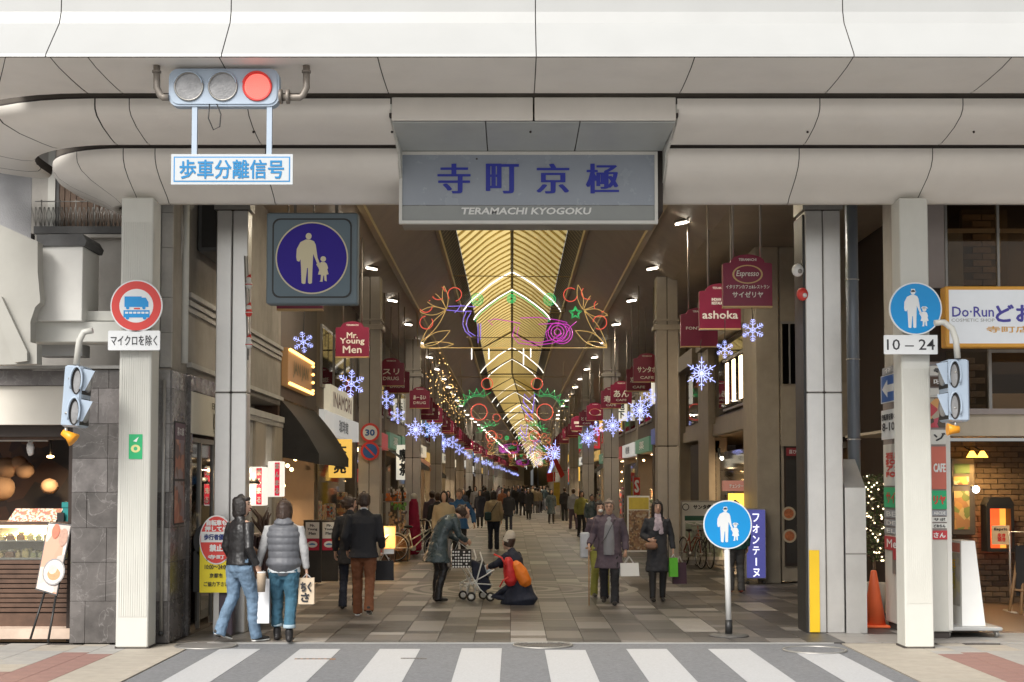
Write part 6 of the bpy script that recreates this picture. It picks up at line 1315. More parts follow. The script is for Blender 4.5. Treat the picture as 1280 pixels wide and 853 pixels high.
def person(lab, loc, rz, H, top, bot, hair, p, shoes=None, vox=.011, group=None, near=True, skin=None, name='person', extra=None):
    t = thing(name, lab, 'person', (0,0,0), group)
    k = 1; skin = skin or m_skin
    b = MB(); f = headgeo(b, p, near)
    loft(b, [p.T(0,0,-.06), p.T(0,0,.1), p.T(0,0,.3), p.T(0,0,.46)], [(.13,.09),(.115,.08),(.13,.085),(.12,.06)])
    for s in (-1,1):
        loft(b, [p.T(s*.1,0,.46), p.sh[s], p.el[s], p.wr[s]], [.045,.045,.036,.025]); handgeo(b, p.wr[s], p.hdir[s], p.hn[s], s, p.curl[s])
        loft(b, [p.hip[s], p.knee[s], p.ank[s]], [.062,.038,.032])
        loft(b, [p.ank[s]+V3(0,.02,-.03), p.ank[s]+V3(0,-.08,-.05)], [.035,.03]) if not p.kneel else loft(b, [p.ank[s], p.ank[s]+V3(0,.1,-.03)], [.035,.03])
    organic('body', b, skin, t, vox, smooth=2)
    if near:
        e = MB()
        for s in (-1,1): e.ball(f(s*.031,-.078,.018), (.012,.006,.006), 8, 5)
        e.build('eyes', m_eye, t); 
        e = MB(); 
        for s in (-1,1): e.tube([f(s*.016,-.0905,.040), f(s*.032,-.090,.046), f(s*.047,-.079,.041)], .0035, 5)
        e.build('eyebrows', hair[1], t); MB().ball(f(0,-.083,-.052), (.022,.008,.006), 10, 6).build('mouth', m_lips, t)
    # trousers / skirt
    kind, mt, *op = bot; b = MB()
    if kind == 'trousers':
        w = op[0] if op else 1; z1 = op[1] if len(op) > 1 else .0
        loft(b, [p.base+V3(0,0,-.09), p.base+V3(0,0,.0), p.T(0,0,.08)], [(.155*w,.115*w),(.165*w,.115*w),(.15,.105)])
        for s in (-1,1):
            e = p.ank[s]+V3(0,.01,-.045+z1); mid = (p.knee[s]+e)/2+V3(0,.02,0)
            loft(b, [p.hip[s]+V3(0,0,-.02), (p.hip[s]+p.knee[s])/2, p.knee[s], mid, e], [.098*w,.086*w,.068*w,.062*w,.066*w], flat='e') if not p.kneel else loft(b, [p.hip[s], p.knee[s], p.ank[s]], [.1,.08,.07])
        organic('trousers', b, mt, t, vox, .024, .06, 1)
        if z1 > .05:
            c = MB()
            for s in (-1,1): e = p.ank[s]+V3(0,.01,-.05+z1); loft(c, [e+V3(0,0,.045), e], [.069*w,.069*w], flat='se')
            organic('turned_cuffs', c, m_shirtw if 0 else mat('faded_cuff'+str(len(bpy.data.materials)), (.36,.46,.52), .8), t, vox)
    elif kind == 'skirt':
        z = op[0]; loft(b, [p.base+V3(0,0,z), p.base+V3(0,0,(z-.1)/2), p.base+V3(0,0,.0), p.T(0,0,.1)], [(.20,.15),(.19,.14),(.16,.115),(.14,.1)], flat='s'); organic('skirt', b, mt, t, vox, .01)
        b = MB(); 
        for s in (-1,1): loft(b, [p.hip[s], p.knee[s], (p.knee[s]+p.ank[s])/2+V3(0,.015,0), p.ank[s]+V3(0,0,-.02)], [.085,.068,.062,.050])
        organic('tights', b, m_tights, t, vox)
    # shoes
    sm, st = shoes or (m_dshoe, 'shoe')
    for s in (-1,1):
        if p.kneel: continue
        a = p.ank[s]; b = MB(); tiltv = .05 if (p.lift and a.z > .1) else 0
        h = a+V3(0,.045,-.045+tiltv); to = a+V3(0,-.15,-.052-tiltv*.6)
        loft(b, [a+V3(0,.0,.06 if st == 'boot' else .0), a+V3(0,.01,-.03)], [.052 if st == 'boot' else .042,.045]); loft(b, [h, (h+to)/2+V3(0,0,.006), to], [(.037,.034),(.044,.036),(.038,.026)])
        if st == 'heel': loft(b, [a+V3(0,.05,-.02), a+V3(0,.055,-.07)], [.018,.012])
        o = organic('shoe', b, sm, t, vox*.8)
        if st in ('sneaker',):
            c = MB(); loft(c, [h+V3(0,.01,-.026), (h+to)/2+V3(0,0,-.024), to+V3(0,-.01,-.014)], [(.042,.014),(.048,.013),(.040,.013)]); organic('sole', c, m_sole, t, vox*.7)
    # top garment
    kind, mt, op = top; b = MB(); hem = op.get('hem', -.06); w = op.get('w', 1.0); fl = op.get('flare', 1.0); belly = op.get('belly', 1.0)
    zs = [hem, (hem+.12)/2, .12, .25, .36, .45, .50]; base = [(.186*fl,.142*fl),(.165*(1+fl)/2,.125*(1+fl)/2),(.155,.118*belly),(.165,.122),(.178,.122),(.165,.095),(.10,.065)]
    pts = [p.T(0,0,z) if z > -.1 or not p.kneel else p.base+V3(0,0,z) for z in zs]
    if hem < -.1: pts[0] = p.base+V3(0, op.get('hy', 0), hem); pts[1] = p.base+V3(0,op.get('hy', 0)/2,(hem)/2+.02)
    if kind == 'puffer':
        n = 6; P, Q = [], []
        for k in range(n*6+1):
            f_ = k/(n*6); z = hem+(.49-hem)*f_; i = min(5, max(j for j in range(7) if zs[j] <= z+1e-6)) ; g = (z-zs[i])/(zs[i+1]-zs[i]); r = [base[i][c]*(1-g)+base[i+1][c]*g for c in (0,1)]
            q = 1+.075*abs(math.sin(PI*n*f_))**.6; P.append(p.T(0,0,z)); Q.append((r[0]*w*q, r[1]*w*1.12*q))
        loft(b, P, Q, 20); organic('vest', b, mt, t, vox, .006, .05, 1)
        c = MB(); loft(c, [p.T(0,.02,.47), p.T(0,.055,.52), p.T(0,.05,.56)], [(.12,.07),(.12,.075),(.085,.045)], 14); organic('hood', c, mt, t, vox, .012, .05, 1)
        loft(MB(), [p.T(0,0,0), p.T(0,0,.1)], [.1,.1])
        c = MB(); loft(c, [p.T(0,0,hem-.10), p.T(0,0,hem+.03)], [(.172*w,.135),(.165*w,.125)], 16, flat='s'); organic('shirt_hem', c, m_shirtw, t, vox, .01)
        b = MB(); mt2 = op['sleeve']
        for s in (-1,1): loft(b, [p.T(s*.10,0,.455), p.sh[s]+V3(0,0,-.005), p.el[s], p.wr[s]+ (p.el[s]-p.wr[s]).normalized()*.01], [.064,.066,.055,.042], flat='e')
        organic('sleeves', b, mt2, t, vox, .014, .06)
    else:
        loft(b, pts, [(a*w, c*w) for a, c in base], 18, flat='s')
        for s in (-1,1): loft(b, [p.T(s*.09,0,.455), p.sh[s]+V3(0,0,-.005), (p.sh[s]+p.el[s])/2, p.el[s], p.wr[s]+(p.el[s]-p.wr[s]).normalized()*.02], [(.062),.068*w,.060*w,.055*w,.043*w], flat='e')
        if op.get('collar', 1): loft(b, [p.T(0,.0,.49), p.T(0,.01,.54)], [(.085,.07),(.066,.058)], 14)
        organic(kind, b, mt, t, vox, op.get('wr', .024), op.get('ws', .08), 1)
    # hair
    hk, hm = hair; b = MB(); yaw, pit = p.head; Mx = Matrix.Rotation(yaw, 3, 'Z') @ Matrix.Rotation(-pit, 3, 'X'); g = lambda x, y, z: p.hd+Mx @ V3(x, y, z)
    loft(b, [g(0,.035,-.035 if hk != 'short' else -.03), g(0,.035,.02), g(0,.022,.07), g(0,.012,.108), g(0,.012,.125)], [(.074,.062),(.088,.086),(.088,.100),(.068,.080),(.034,.044)], 16, Mx @ X3)
    if hk in ('bob', 'long'):
        L = -.12 if hk == 'bob' else -.17
        loft(b, [g(0,.04,L), g(0,.045,-.04), g(0,.035,.03)], [(.078,.055),(.096,.075),(.092,.078)], 14, Mx @ X3)
        for s in (-1,1): loft(b, [g(s*.068,.0,L+.03), g(s*.076,-.005,-.02), g(s*.066,-.02,.06)], [(.026,.05),(.026,.055),(.024,.045)], 8, Mx @ X3)
    if near:
        rs_ = random.Random(int(loc[0]*100)+7); L = {'bob': -.12, 'long': -.18}.get(hk, -.035)
        for k in range(30):
            a = -.5+(PI+1.0)*k/29; ca, sa = math.cos(a), math.sin(a); j = rs_.uniform(-.015, .02); fr_ = 1 if sa > -.2 else .6
            loft(b, [g(.045*ca,.015+.055*sa,.105+j*.3), g(.084*ca,.018+.092*sa,.045), g((.086+j*.4)*ca,.02+(.094+j*.5)*sa,L*fr_+.03+j), g((.080+j*.5)*ca,.024+(.086+j)*sa,L*fr_+j)] if hk in ('bob','long') else [g(.04*ca,.015+.05*sa,.112), g(.080*ca,.018+.090*sa,.055+j), g((.080+j*.3)*ca,.022+.088*sa,.0+L+j)], [.014,.015,.013,.008] if hk in ('bob','long') else [.013,.013,.008], 5)
    if hk == 'bun': loft(b, [g(0,.09,.03), g(0,.13,.04)], [.045,.04])
    if near and hk != 'cap': loft(b, [g(-.04,-.07,.082), g(0,-.083,.088), g(.045,-.07,.08)], [(.02,.02),(.022,.02),(.02,.02)], 8)
    organic('hair', b, hm, t, min(vox, .0075) if near else vox, .010, .02, 1)
    if extra: extra(t, p, g)
    t.location = loc; t.rotation_euler.z = rz; sc = H/1.70; t.scale = (sc, sc, sc)
    return t
def fleshed(o): pass
PI_ = PI
def held(t, loc): pass
def world(t, v): return Vector(t.location)+Matrix.Rotation(t.rotation_euler.z, 3, 'Z') @ (Vector(v)*t.scale[0])
def ground(px, py): Y = gy(py); return Vector((at(px, py, Y).x, Y, 0))
# A leather jacket, walking away to the right
def exA(t, p, g): pass
pA = rig(step=-.20, lean=.02, head=(-.9,.1), lift=1, arms={-1: dict(el=(-.25,.05,1.13), wr=(-.24,-.08,.90)), 1: dict(el=(.23,.03,1.13), wr=(.24,-.10,.91))})
gA = ground(298, 803)
A = person('black haired person in a black leather jacket and light blue jeans walking away', gA, PI-.75, 1.70, ('jacket', m_leather, dict(hem=-.03, w=1.0, wr=.016, ws=.07)), ('trousers', m_denim, 1.08), ('bob', m_hairb), pA, (m_blk2, 'sneaker'), vox=.010)
# B vest
pB = rig(step=.13, arms={-1: dict(el=(-.25,.02,1.13), wr=(-.27,-.04,.88)), 1: dict(el=(.26,.02,1.13), wr=(.33,-.04,.90))}, width=1.1)
gB = ground(354, 802)
B = person('brown haired person in a grey hooded quilted vest and rolled up jeans walking away', gB, PI, 1.65, ('puffer', m_puff, dict(hem=.0, w=1.18, sleeve=m_knit)), ('trousers', m_denim2, 1.12, .14), ('bob', m_hairbr), pB, (m_dshoe, 'boot'), vox=.010)
# C suit
pC = rig(step=.17, lift=1, head=(.1,0), arms={1: dict(el=(.25,.06,1.12), wr=(.24,-.10,.92)), -1: dict(el=(-.24,.02,1.12), wr=(-.25,-.13,.95))}, width=1.1)
C_ = person('man in a charcoal jacket and rust brown trousers walking away beside a companion in black', ground(454, 771), PI, 1.72, ('jacket', m_suit, dict(hem=-.12, w=1.13, wr=.01, flare=1.05)), ('trousers', m_rust, 1.05), ('short', m_hairbr), pC, (m_blk2, 'sneaker'),
    extra=lambda t, p, g: organic('white_collar', loft(MB(), [p.T(0,.0,.525), p.T(0,.01,.55)], [(.078,.068),(.062,.056)], 14), m_shirtw, t, .008))
pD = rig(step=-.10, head=(-1.1,0))
D_ = person('person in black with tied hair walking just left of the rust trousers man', ground(437, 761), PI, 1.66, ('coat', m_suit, dict(hem=-.25, w=1.02, flare=1.05)), ('trousers', m_navyc), ('bun', m_hairbr), pD)
# E shiny coat leaning over the stroller
pE = rig(step=.03, lean=.30, bend_=.75, head=(-.1,.55), arms={s: dict(el=(s*.22,-.28,1.08), wr=(s*.14,-.46,.98)) for s in (-1,1)})
E_ = person('person in a shiny slate hooded coat bending over the stroller', ground(547, 752), PI/2+.45, 1.66, ('coat', m_shiny, dict(hem=-.30, w=1.15, flare=1.35, wr=.04, ws=.12, hy=.02)), ('trousers', m_leather), ('short', m_hairbr), pE)
# G kneeling
pG = rig(kneel=True, lean=.25, head=(0,.3), arms={s: dict(el=(s*.22,-.16,.66), wr=(s*.13,-.36,.60)) for s in (-1,1)})
def hatG(t, p, g):
    b = MB(); loft(b, [g(0,.01,.03), g(0,.012,.09), g(0,.014,.155)], [(.095,.105),(.088,.098),(.078,.085)], 16); organic('knit_hat', b, mat('cream_knit', (.55,.50,.42), .9, var=.15, bump=.4, bs=70), t, .010, .01, .04)
    b = MB(); loft(b, [p.base+V3(0,.02,-.31), p.base+V3(0,.0,-.2), p.base+V3(0,0,.0), p.T(0,0,.12)], [(.25,.33),(.22,.28),(.19,.20),(.17,.13)], 18); organic('coat_skirt', b, m_navyc, t, .014, .03, .12)
G_ = person('person in a cream knit hat and long navy coat kneeling beside the stroller', ground(640, 755)+V3(0,-.0,0), -PI/2-.55, 1.62, ('coat', m_navyc, dict(hem=-.08, w=1.12)), ('trousers', m_navyc), ('short', m_hairbr), pG, vox=.012, extra=hatG)
# H woman with a cane
pH = rig(step=.15, lift=1, width=1.05, arms={-1: dict(el=(-.27,.04,1.14), wr=(-.33,-.14,.98), dir=(0,-.3,-1), curl=1.1), 1: dict(el=(.26,.04,1.12), wr=(.27,-.05,.88), curl=1.2)})
def inner(ms):
    def f(t, p, g):
        b = MB(); loft(b, [p.T(0,-.085,-.12), p.T(0,-.085,.12), p.T(0,-.075,.36), p.T(0,-.04,.47)], [(.105,.11),(.10,.10),(.095,.09),(.065,.06)], 14, flat='s'); organic('pullover', b, ms, t, .011, .008); 
        b = MB(); loft(b, [p.T(0,-.005,.49), p.T(0,.0,.545)], [(.072,.062),(.060,.056)], 12); organic('roll_neck', b, m_suit, t, .010)
        MB().tube([p.T(.10,-.10,.47), p.T(.03,-.165,.33), p.T(-.05,-.185,.17), p.T(-.13,-.15,.06)], .005, 5).build('bag_strap', m_black, t)
    return f
def exH(t, p, g):
    inner(m_gtop)(t, p, g); b = MB()
    for s in (-1,1): b.tube([g(s*.031+.019*math.cos(a*PI/8), -.094, .014+.015*math.sin(a*PI/8)) for a in range(16)], .0022, 4, closed=True)
    b.tube([g(-.012,-.096,.016), g(.012,-.096,.016)], .002, 4); b.build('glasses', m_black, t)
H_ = person('elderly woman in a plum cardigan and grey pullover walking towards the street with a cane', ground(762, 756), -.12, 1.60, ('cardigan', m_plum, dict(hem=-.34, w=1.20, flare=1.12, collar=0)), ('trousers', m_suit, 1.1), ('short', m_hairg), pH, extra=exH)
pI = rig(step=-.07, arms={-1: dict(el=(-.25,.02,1.13), wr=(-.16,-.18,1.06), dir=(.8,-.4,-.3), curl=.9), 1: dict(el=(.25,.05,1.12), wr=(.27,.0,.88), curl=1.2)})
def exI(t, p, g):
    b = MB(); loft(b, [p.T(0,-.0,.50), p.T(0,.005,.55)], [(.095,.09),(.085,.08)], 14); loft(b, [p.T(.03,-.09,.50), p.T(.035,-.135,.40), p.T(.05,-.14,.22)], [(.035,.02),(.04,.02),(.045,.016)], 10); loft(b, [p.T(-.02,-.09,.50), p.T(-.03,-.135,.40), p.T(-.05,-.14,.28)], [(.035,.02),(.04,.02),(.045,.016)], 10)
    organic('scarf', b, m_lav, t, .010, .02, .05)
    MB().tube([p.T(.11,-.08,.47), p.T(.02,-.15,.30), p.T(-.10,-.15,.12)], .006, 5).build('bag_strap', m_black, t)
    organic('handbag', MB().bev(-.24,-.03,-.26,-.14,.90,1.02,.03), m_tan, t, .010, .01)
I_ = person('woman in a charcoal knee length coat and lavender scarf walking towards the street', ground(822, 752), .05, 1.58, ('coat', mat('charcoal_coat', (.035,.036,.042), .85, var=.15), dict(hem=-.42, w=1.06, flare=1.08)), ('skirt', m_suit, -.44), ('long', m_hairb), pI, (m_dshoe, 'heel'), extra=exI)
pJ = rig(step=.08)
J_ = person('person in olive green trousers half hidden behind the elderly woman with the cane', ground(750, 747), .1, 1.56, ('coat', m_plum, dict(hem=-.1, w=1.0)), ('trousers', m_olive, 1.05), ('short', m_hairb), pJ, extra=lambda t, p, g: MB().ball(g(0,-.085,-.04), (.045,.03,.035), 10, 8).build('face_mask', m_white, t))
K_ = person('man in a deep blue jacket walking behind the person bending over the stroller', ground(574, 703), 0, 1.72, ('jacket', m_blue, dict(hem=-.15, w=1.2, flare=1.1)), ('trousers', m_suit), ('short', m_hairg), rig(step=.1, arms={1: dict(el=(.32,.02,1.14), wr=(.36,-.1,.92))}), vox=.016)
def bagL(t, p, g):
    MB().tube([p.T(-.12,.12,.46), p.T(0,.155,.28), p.T(.14,.14,.06)], .012, 6).build('bag_strap', m_black, t); organic('shoulder_bag', MB().bev(.06,.26,.10,.22,.86,1.12,.03), mat('dark_teal_bag', (.015,.05,.055), .6), t, .014)
L_ = person('person in a beige coat with a dark shoulder bag walking away down the middle', ground(617, 688), PI, 1.66, ('coat', m_bge, dict(hem=-.10, w=1.12)), ('trousers', m_navyc, 1.1), ('bob', m_hairb), rig(step=.06), (m_blk2, 'sneaker'), vox=.014, extra=bagL)
R_ = person('person in a teal jacket and grey trousers mostly hidden behind the round blue pole sign', ground(920, 741), PI, 1.55, ('jacket', m_tealc, dict(hem=-.12, w=1.15)), ('trousers', mat('grey_trousers', (.08,.08,.085), .8), 1.1), ('short', m_hairb), rig(step=.03), (mat('red_brown_shoe', (.25,.06,.04), .5), 'shoe'), vox=.014)
P_ = person('person in a yellow green jacket and black trousers carrying a white bag on the right', ground(727, 672), .2, 1.62, ('jacket', m_yg, dict(hem=-.1, w=1.12)), ('trousers', m_suit), ('bob', m_hairb), rig(step=.05), vox=.016)
Q_ = person('person in a slate grey coat beside the yellow green jacket person on the right', ground(740, 678), 0, 1.52, ('coat', m_shiny, dict(hem=-.35, w=1.2)), ('trousers', m_suit), ('short', m_hairb), rig(step=.05), vox=.016)
# things they hold
def tbag(name, lab, cat, c, w, h, d, m, rz=0, hl=.1, print_=None):
    t = thing(name, lab, cat, (c[0], c[1], c[2]-hl-h)); z0 = c[2]-hl-h
    V = [(-w/2,-d/2,0),(w/2,-d/2,0),(w/2,d/2,0),(-w/2,d/2,0),(-w/2*.96,-d/2*.5,h),(w/2*.96,-d/2*.5,h),(w/2*.96,d/2*.5,h),(-w/2*.96,d/2*.5,h)]
    Vw = [Vector((c[0]+math.cos(rz)*a-math.sin(rz)*b, c[1]+math.sin(rz)*a+math.cos(rz)*b, z0+z)) for a, b, z in V]
    MB().add(Vw, [(0,3,2,1),(4,5,6,7),(0,1,5,4),(1,2,6,5),(2,3,7,6),(3,0,4,7)]).build('bag_body', m, t)
    b = MB()
    for q in ((4,5),(7,6)): p, r = Vw[q[0]], Vw[q[1]]; b.tube([p*.75+r*.25, (p+r)/2+V3(0,0,hl), p*.25+r*.75], .004, 5)
    b.build('handles', m_paperw, t); return t, Vw
def hand(t, p, s): return world(t, p.wr[s]+p.hdir[s]*.09)
hA = hand(A, pA, 1) if 0 else hand(A, pA, -1)
for s in (-1, 1): pass
hA = max((hand(A, pA, s) for s in (-1,1)), key=lambda v: v.x)
tbag('paper_bag', 'long white bag hanging from the hand of the leather jacket person', 'bag', hA+V3(.02,.12,.02), .16, .52, .10, m_paperw)
t = thing('drink_cup', 'small tan drink cup held by the leather jacket person', 'cup', hA); MB().tube([hA+V3(.03,-.06,-.22), hA+V3(.03,-.06,-.02), hA+V3(.03,-.06,.0)], [.045,.055,.05], 14).build('cup', mat('tan_cup', (.42,.33,.24), .5), t); MB().tube([hA+V3(.03,-.06,.0), hA+V3(.03,-.06,.015)], .05, 14).build('lid', m_white, t)
hB = max((hand(B, pB, s) for s in (-1,1)), key=lambda v: v.x)
t, V = tbag('printed_bag', 'cream paper bag with black brush kanji carried in the right hand of the vest person', 'bag', hB+V3(.0,-.02,.03), .19, .31, .09, mat('cream_paper', (.62,.50,.36), .6, var=.04), 0, .05)
text(t, 'ちく', (V[0]+V[5])/2+V3(0,-.012,.05), .12, .11, m_ink, bw=.06); text(t, 'さ', (V[0]+V[5])/2+V3(-.01,-.014,-.075), .09, .1, m_ink, bw=.06)
hb2 = min((hand(B, pB, s) for s in (-1,1)), key=lambda v: v.x); tb = thing('shoulder_bag', 'brown fabric bag hanging at the left side of the vest person', 'bag', hb2); organic('bag_body', MB().bev(hb2.x-.14, hb2.x+.02, hb2.y-.10, hb2.y+.06, .62, 1.12, .04), m_tan, tb, .012, .03, .08)
hC = max((hand(C_, pC, s) for s in (-1,1)), key=lambda v: v.x); tbag('black_bag', 'black bag carried by the man in rust brown trousers', 'bag', hC+V3(.02,.08,0), .26, .28, .1, m_suit, hl=.12)
t = thing('folded_paper', 'white and red leaflet in the right hand of the man in rust trousers', 'leaflet', hC); MB().box(hC.x-.02, hC.x+.16, hC.y-.03, hC.y-.025, hC.z-.02, hC.z+.05).build('sheet', m_white, t); MB().box(hC.x-.03, hC.x+.01, hC.y-.034, hC.y-.031, hC.z+.0, hC.z+.3).build('spine', m_red, t)
hH = min((hand(H_, pH, s) for s in (-1,1)), key=lambda v: v.x); hH2 = max((hand(H_, pH, s) for s in (-1,1)), key=lambda v: v.x)
t = thing('walking_cane', 'thin brown walking cane in the hand of the elderly woman', 'cane', (hH.x, hH.y, 0)); c = ground(736, 757); MB().tube([(c.x, hH.y-.1, .0), (hH.x, hH.y, hH.z+.02)], .009, 8).build('shaft', m_wood2, t); MB().tube([(hH.x-.05, hH.y, hH.z+.04), (hH.x, hH.y, hH.z+.045), (hH.x+.05, hH.y, hH.z+.03)], .012, 8).build('handle', m_wood2, t)
tbag('plastic_bag', 'small white plastic bag hanging from the elderly woman left hand side by the scarf woman', 'bag', hH2+V3(.05,0,0), .30, .20, .1, m_white, .2, .1)
t = thing('shoulder_tote', 'pale tote hanging from the cane arm of the elderly woman', 'bag', (hH.x-.1, hH.y+.1, .8)); MB().bev(hH.x-.13, hH.x+.02, hH.y+.10, hH.y+.16, .72, 1.12, .02).build('bag_body', mat('pale_blue_tote', (.5,.52,.56), .7, var=.2), t)
hI = max((hand(I_, pI, s) for s in (-1,1)), key=lambda v: v.x); tbag('green_bag', 'bright green carrier bag in the hand of the woman with the scarf', 'bag', hI+V3(-.01,-.05,.02), .14, .30, .06, mat('bright_green', (.12,.50,.04), .5), .2, .06); tbag('dark_paper_bag', 'dark plum carrier bag behind the bright green bag', 'bag', hI+V3(.10,.06,-.02), .22, .34, .08, mat('plum_bag', (.05,.02,.035), .6), .1, .1)
# backpack on the kneeling person
c = at(645, 717, G_.location.y-.22); t = thing('backpack', 'red and orange backpack on the back of the kneeling person', 'backpack', c); bo = MB(); 
organic('red_half', loft(MB(), [c+V3(-.12,0,.20), c+V3(-.10,0,.05), c+V3(-.08,0,-.12)], [(.07,.08),(.10,.11),(.10,.10)], 14), mat('red_nylon', (.62,.03,.03), .5, var=.15), t, .012, .02)
organic('orange_half', loft(MB(), [c+V3(.0,0,.13), c+V3(.07,0,.02), c+V3(.15,0,-.13)], [(.08,.10),(.11,.12),(.10,.11)], 14), mat('orange_nylon', (.85,.22,.02), .5, var=.15), t, .012, .02)
MB().tube([c+V3(-.34,-.1,.30), c+V3(-.22,-.15,.25), c+V3(-.15,-.13,.1)], .014, 6).tube([c+V3(-.25,-.1,-.2), c+V3(-.2,-.13,-.1), c+V3(-.12,-.13,-.05)], .012, 6).build('straps', m_red, t)
# stroller
st = thing('stroller', 'white framed folding stroller with dark seat between the two people', 'stroller', ground(598, 753)); Ys = ground(598, 752).y
def S_(px, py, dy=0): return at(px, py, Ys+dy)
fr = MB()
for dy, ox in ((0, 0), (.38, -8)):
    for P in (((571,697),(580,704),(600,737),(615,750)), ((592,748),(597,722),(603,700),(600,690)), ((585,748),(583,732),(606,720),(618,712))): fr.tube([S_(x+ox, y-(3 if ox else 0), dy) for x, y in P], .011, 6)
fr.tube([S_(583,733), S_(575,731,.38)], .01, 6).tube([S_(616,731), S_(580,729)], .01, 6); fr.build('frame', m_white, st)
for x, y, dy in ((579,748,.36),(589,750,.0),(613,748,.0),(604,746,.38)):
    w = MB(); c = S_(x, y, dy); w.tube([(c.x+.06*math.cos(a*PI/8), c.y-.02, .075+.06*math.sin(a*PI/8)) for a in range(16)], .016, 7, closed=True)
    o = w.build('wheel', m_black, st); MB().cyl((c.x, c.y-.03, .075), (c.x, c.y-.005, .075), .035, n=12).build('hub', m_white, o)
b = MB(); 
P = [S_(588,700,.02), S_(605,706,.02), S_(614,735,.02), S_(603,741,.02), S_(591,722,.02)]; b.add(P+[p+V3(0,.32,0) for p in P], [(0,1,2,3,4),(9,8,7,6,5)]+[(i,i+5,(i+1)%5+5,(i+1)%5) for i in range(5)]); organic('seat', b, m_navyc, st, .014, .02)
c = S_(608, 714, .15); organic('blanket', MB().ball(c, (.10,.13,.10)), mat('pale_blue_blanket', (.45,.52,.6), .8, var=.15), st, .012, .02); c = S_(601, 706, .18); MB().ball(c, .07).build('canopy_edge', m_blk2, st)
hb = thing('patterned_bag', 'black and white dotted bag hanging on the stroller handles', 'bag', S_(577, 709)); x0, x1, z0, z1 = R(565, 687, 589, 710, Ys-.05); box('bag_body', m_blk2, hb, x0, x1, Ys-.05, Ys+.08, z0, z1, bev=.01); b = MB(); random.seed(8)
for i in range(7):
    for j in range(6):
        if random.random() < .85: x, z = x0+.02+(x1-x0-.03)*i/6.5, z0+.015+(z1-z0-.03)*j/5.5; b.prism([(x+random.uniform(.012,.022)*math.cos(k*PI/3+i), z+random.uniform(.012,.02)*math.sin(k*PI/3+i)) for k in range(6)], (0,Ys-.053,0), (1,0,0), (0,0,1), (0,.003,0))
b.build('white_dots', m_white, hb, kind='stuff'); MB().tube([(x0+.05,Ys,z1), (x0+.1,Ys,z1+.12), (x1-.05,Ys,z1)], .006, 5).build('handles', m_white, hb)

# bicycles
def bicycle(lab, x, y, rz, col, basket=True):
    t = thing('bicycle', lab, 'bicycle', (0,0,0)); r = .32
    for wx in (-.52, .52):
        o = MB().tube([(wx+r*math.cos(a*PI/14), 0, .34+r*math.sin(a*PI/14)) for a in range(28)], .017, 6, closed=True).build('wheel', m_black, t)
        b = MB()
        for k in range(12): a = k*PI/6; b.tube([(wx,0,.34),(wx+r*math.cos(a),0,.34+r*math.sin(a))], .003, 3)
        b.tube([(wx,-.04,.34),(wx,.04,.34)], .02, 8).tube([(wx+r*.93*math.cos(a*PI/14), 0, .34+r*.93*math.sin(a*PI/14)) for a in range(28)], .008, 4, closed=True); b.build('spokes', m_steel, o)
    f = MB()
    for a, b in (((-.52,0,.34),(-.08,0,.32)),((-.08,0,.32),(-.18,0,.78)),((-.52,0,.34),(-.16,0,.70)),((-.08,0,.32),(.36,0,.74)),((-.14,0,.52),(.37,0,.80)),((.52,0,.34),(.34,0,.95))): f.tube([a, b], .015, 7)
    f.build('frame', col, t); MB().tube([(.30,-.27,.98),(.30,-.25,1.02),(.33,0,.96),(.30,.25,1.02),(.2,.28,1.0)], .012, 7).build('handlebar', m_steel, t)
    MB().ball((-.2,0,.84), (.12,.07,.035)).cyl((-.18,0,.78), (-.19,0,.83), .012).build('saddle', m_black, t); MB().cyl((-.08,-.08,.32),(-.08,.08,.32),.06).box(-.02,.06,-.14,-.06,.24,.26).build('crank', m_steel_d, t)
    MB().tube([(-.52+.36*math.cos(a), 0, .34+.36*math.sin(a)) for a in [k*PI/10+.1 for k in range(9)]], .014, 4).build('mudguard', m_steel, t); MB().tube([(-.55,.02,.34),(-.62,.1,.02)], .008, 5).build('kickstand', m_steel, t)
    if basket:
        b = MB()
        for k in range(9): b.tube([(.42+k*.035,-.15,.72),(.40+k*.04,-.17,.97)], .003, 3).tube([(.42+k*.035,.15,.72),(.40+k*.04,.17,.97)], .003, 3)
        for z, g in ((.72,0),(.80,.005),(.88,.01),(.97,.02)): b.tube([(.42-g,-.15-g,z),(.70+g,-.15-g,z),(.70+g,.15+g,z),(.42-g,.15+g,z)], .005, 4, closed=True)
        b.build('basket', m_steel_d, t)
    t.location = (x, y, 0); t.rotation_euler.z = rz; return t
g1 = ground(869, 712); bicycle('old red brown bicycle parked facing the street before the white menu stand', g1.x, g1.y+.5, -PI/2+.25, mat('faded_red_frame', (.30,.08,.05), .4))
g2 = ground(884, 712); bicycle('dark bicycle parked just right of the red brown one', g2.x, g2.y+.6, -PI/2+.15, m_black)
g3 = ground(519, 703); bicycle('pale silver bicycle parked by the left display stall', g3.x, g3.y+.3, .35, m_steel)
g4 = ground(532, 690); bicycle('dark bicycle with basket behind the silver one on the left', g4.x, g4.y+1.2, .6, m_black)
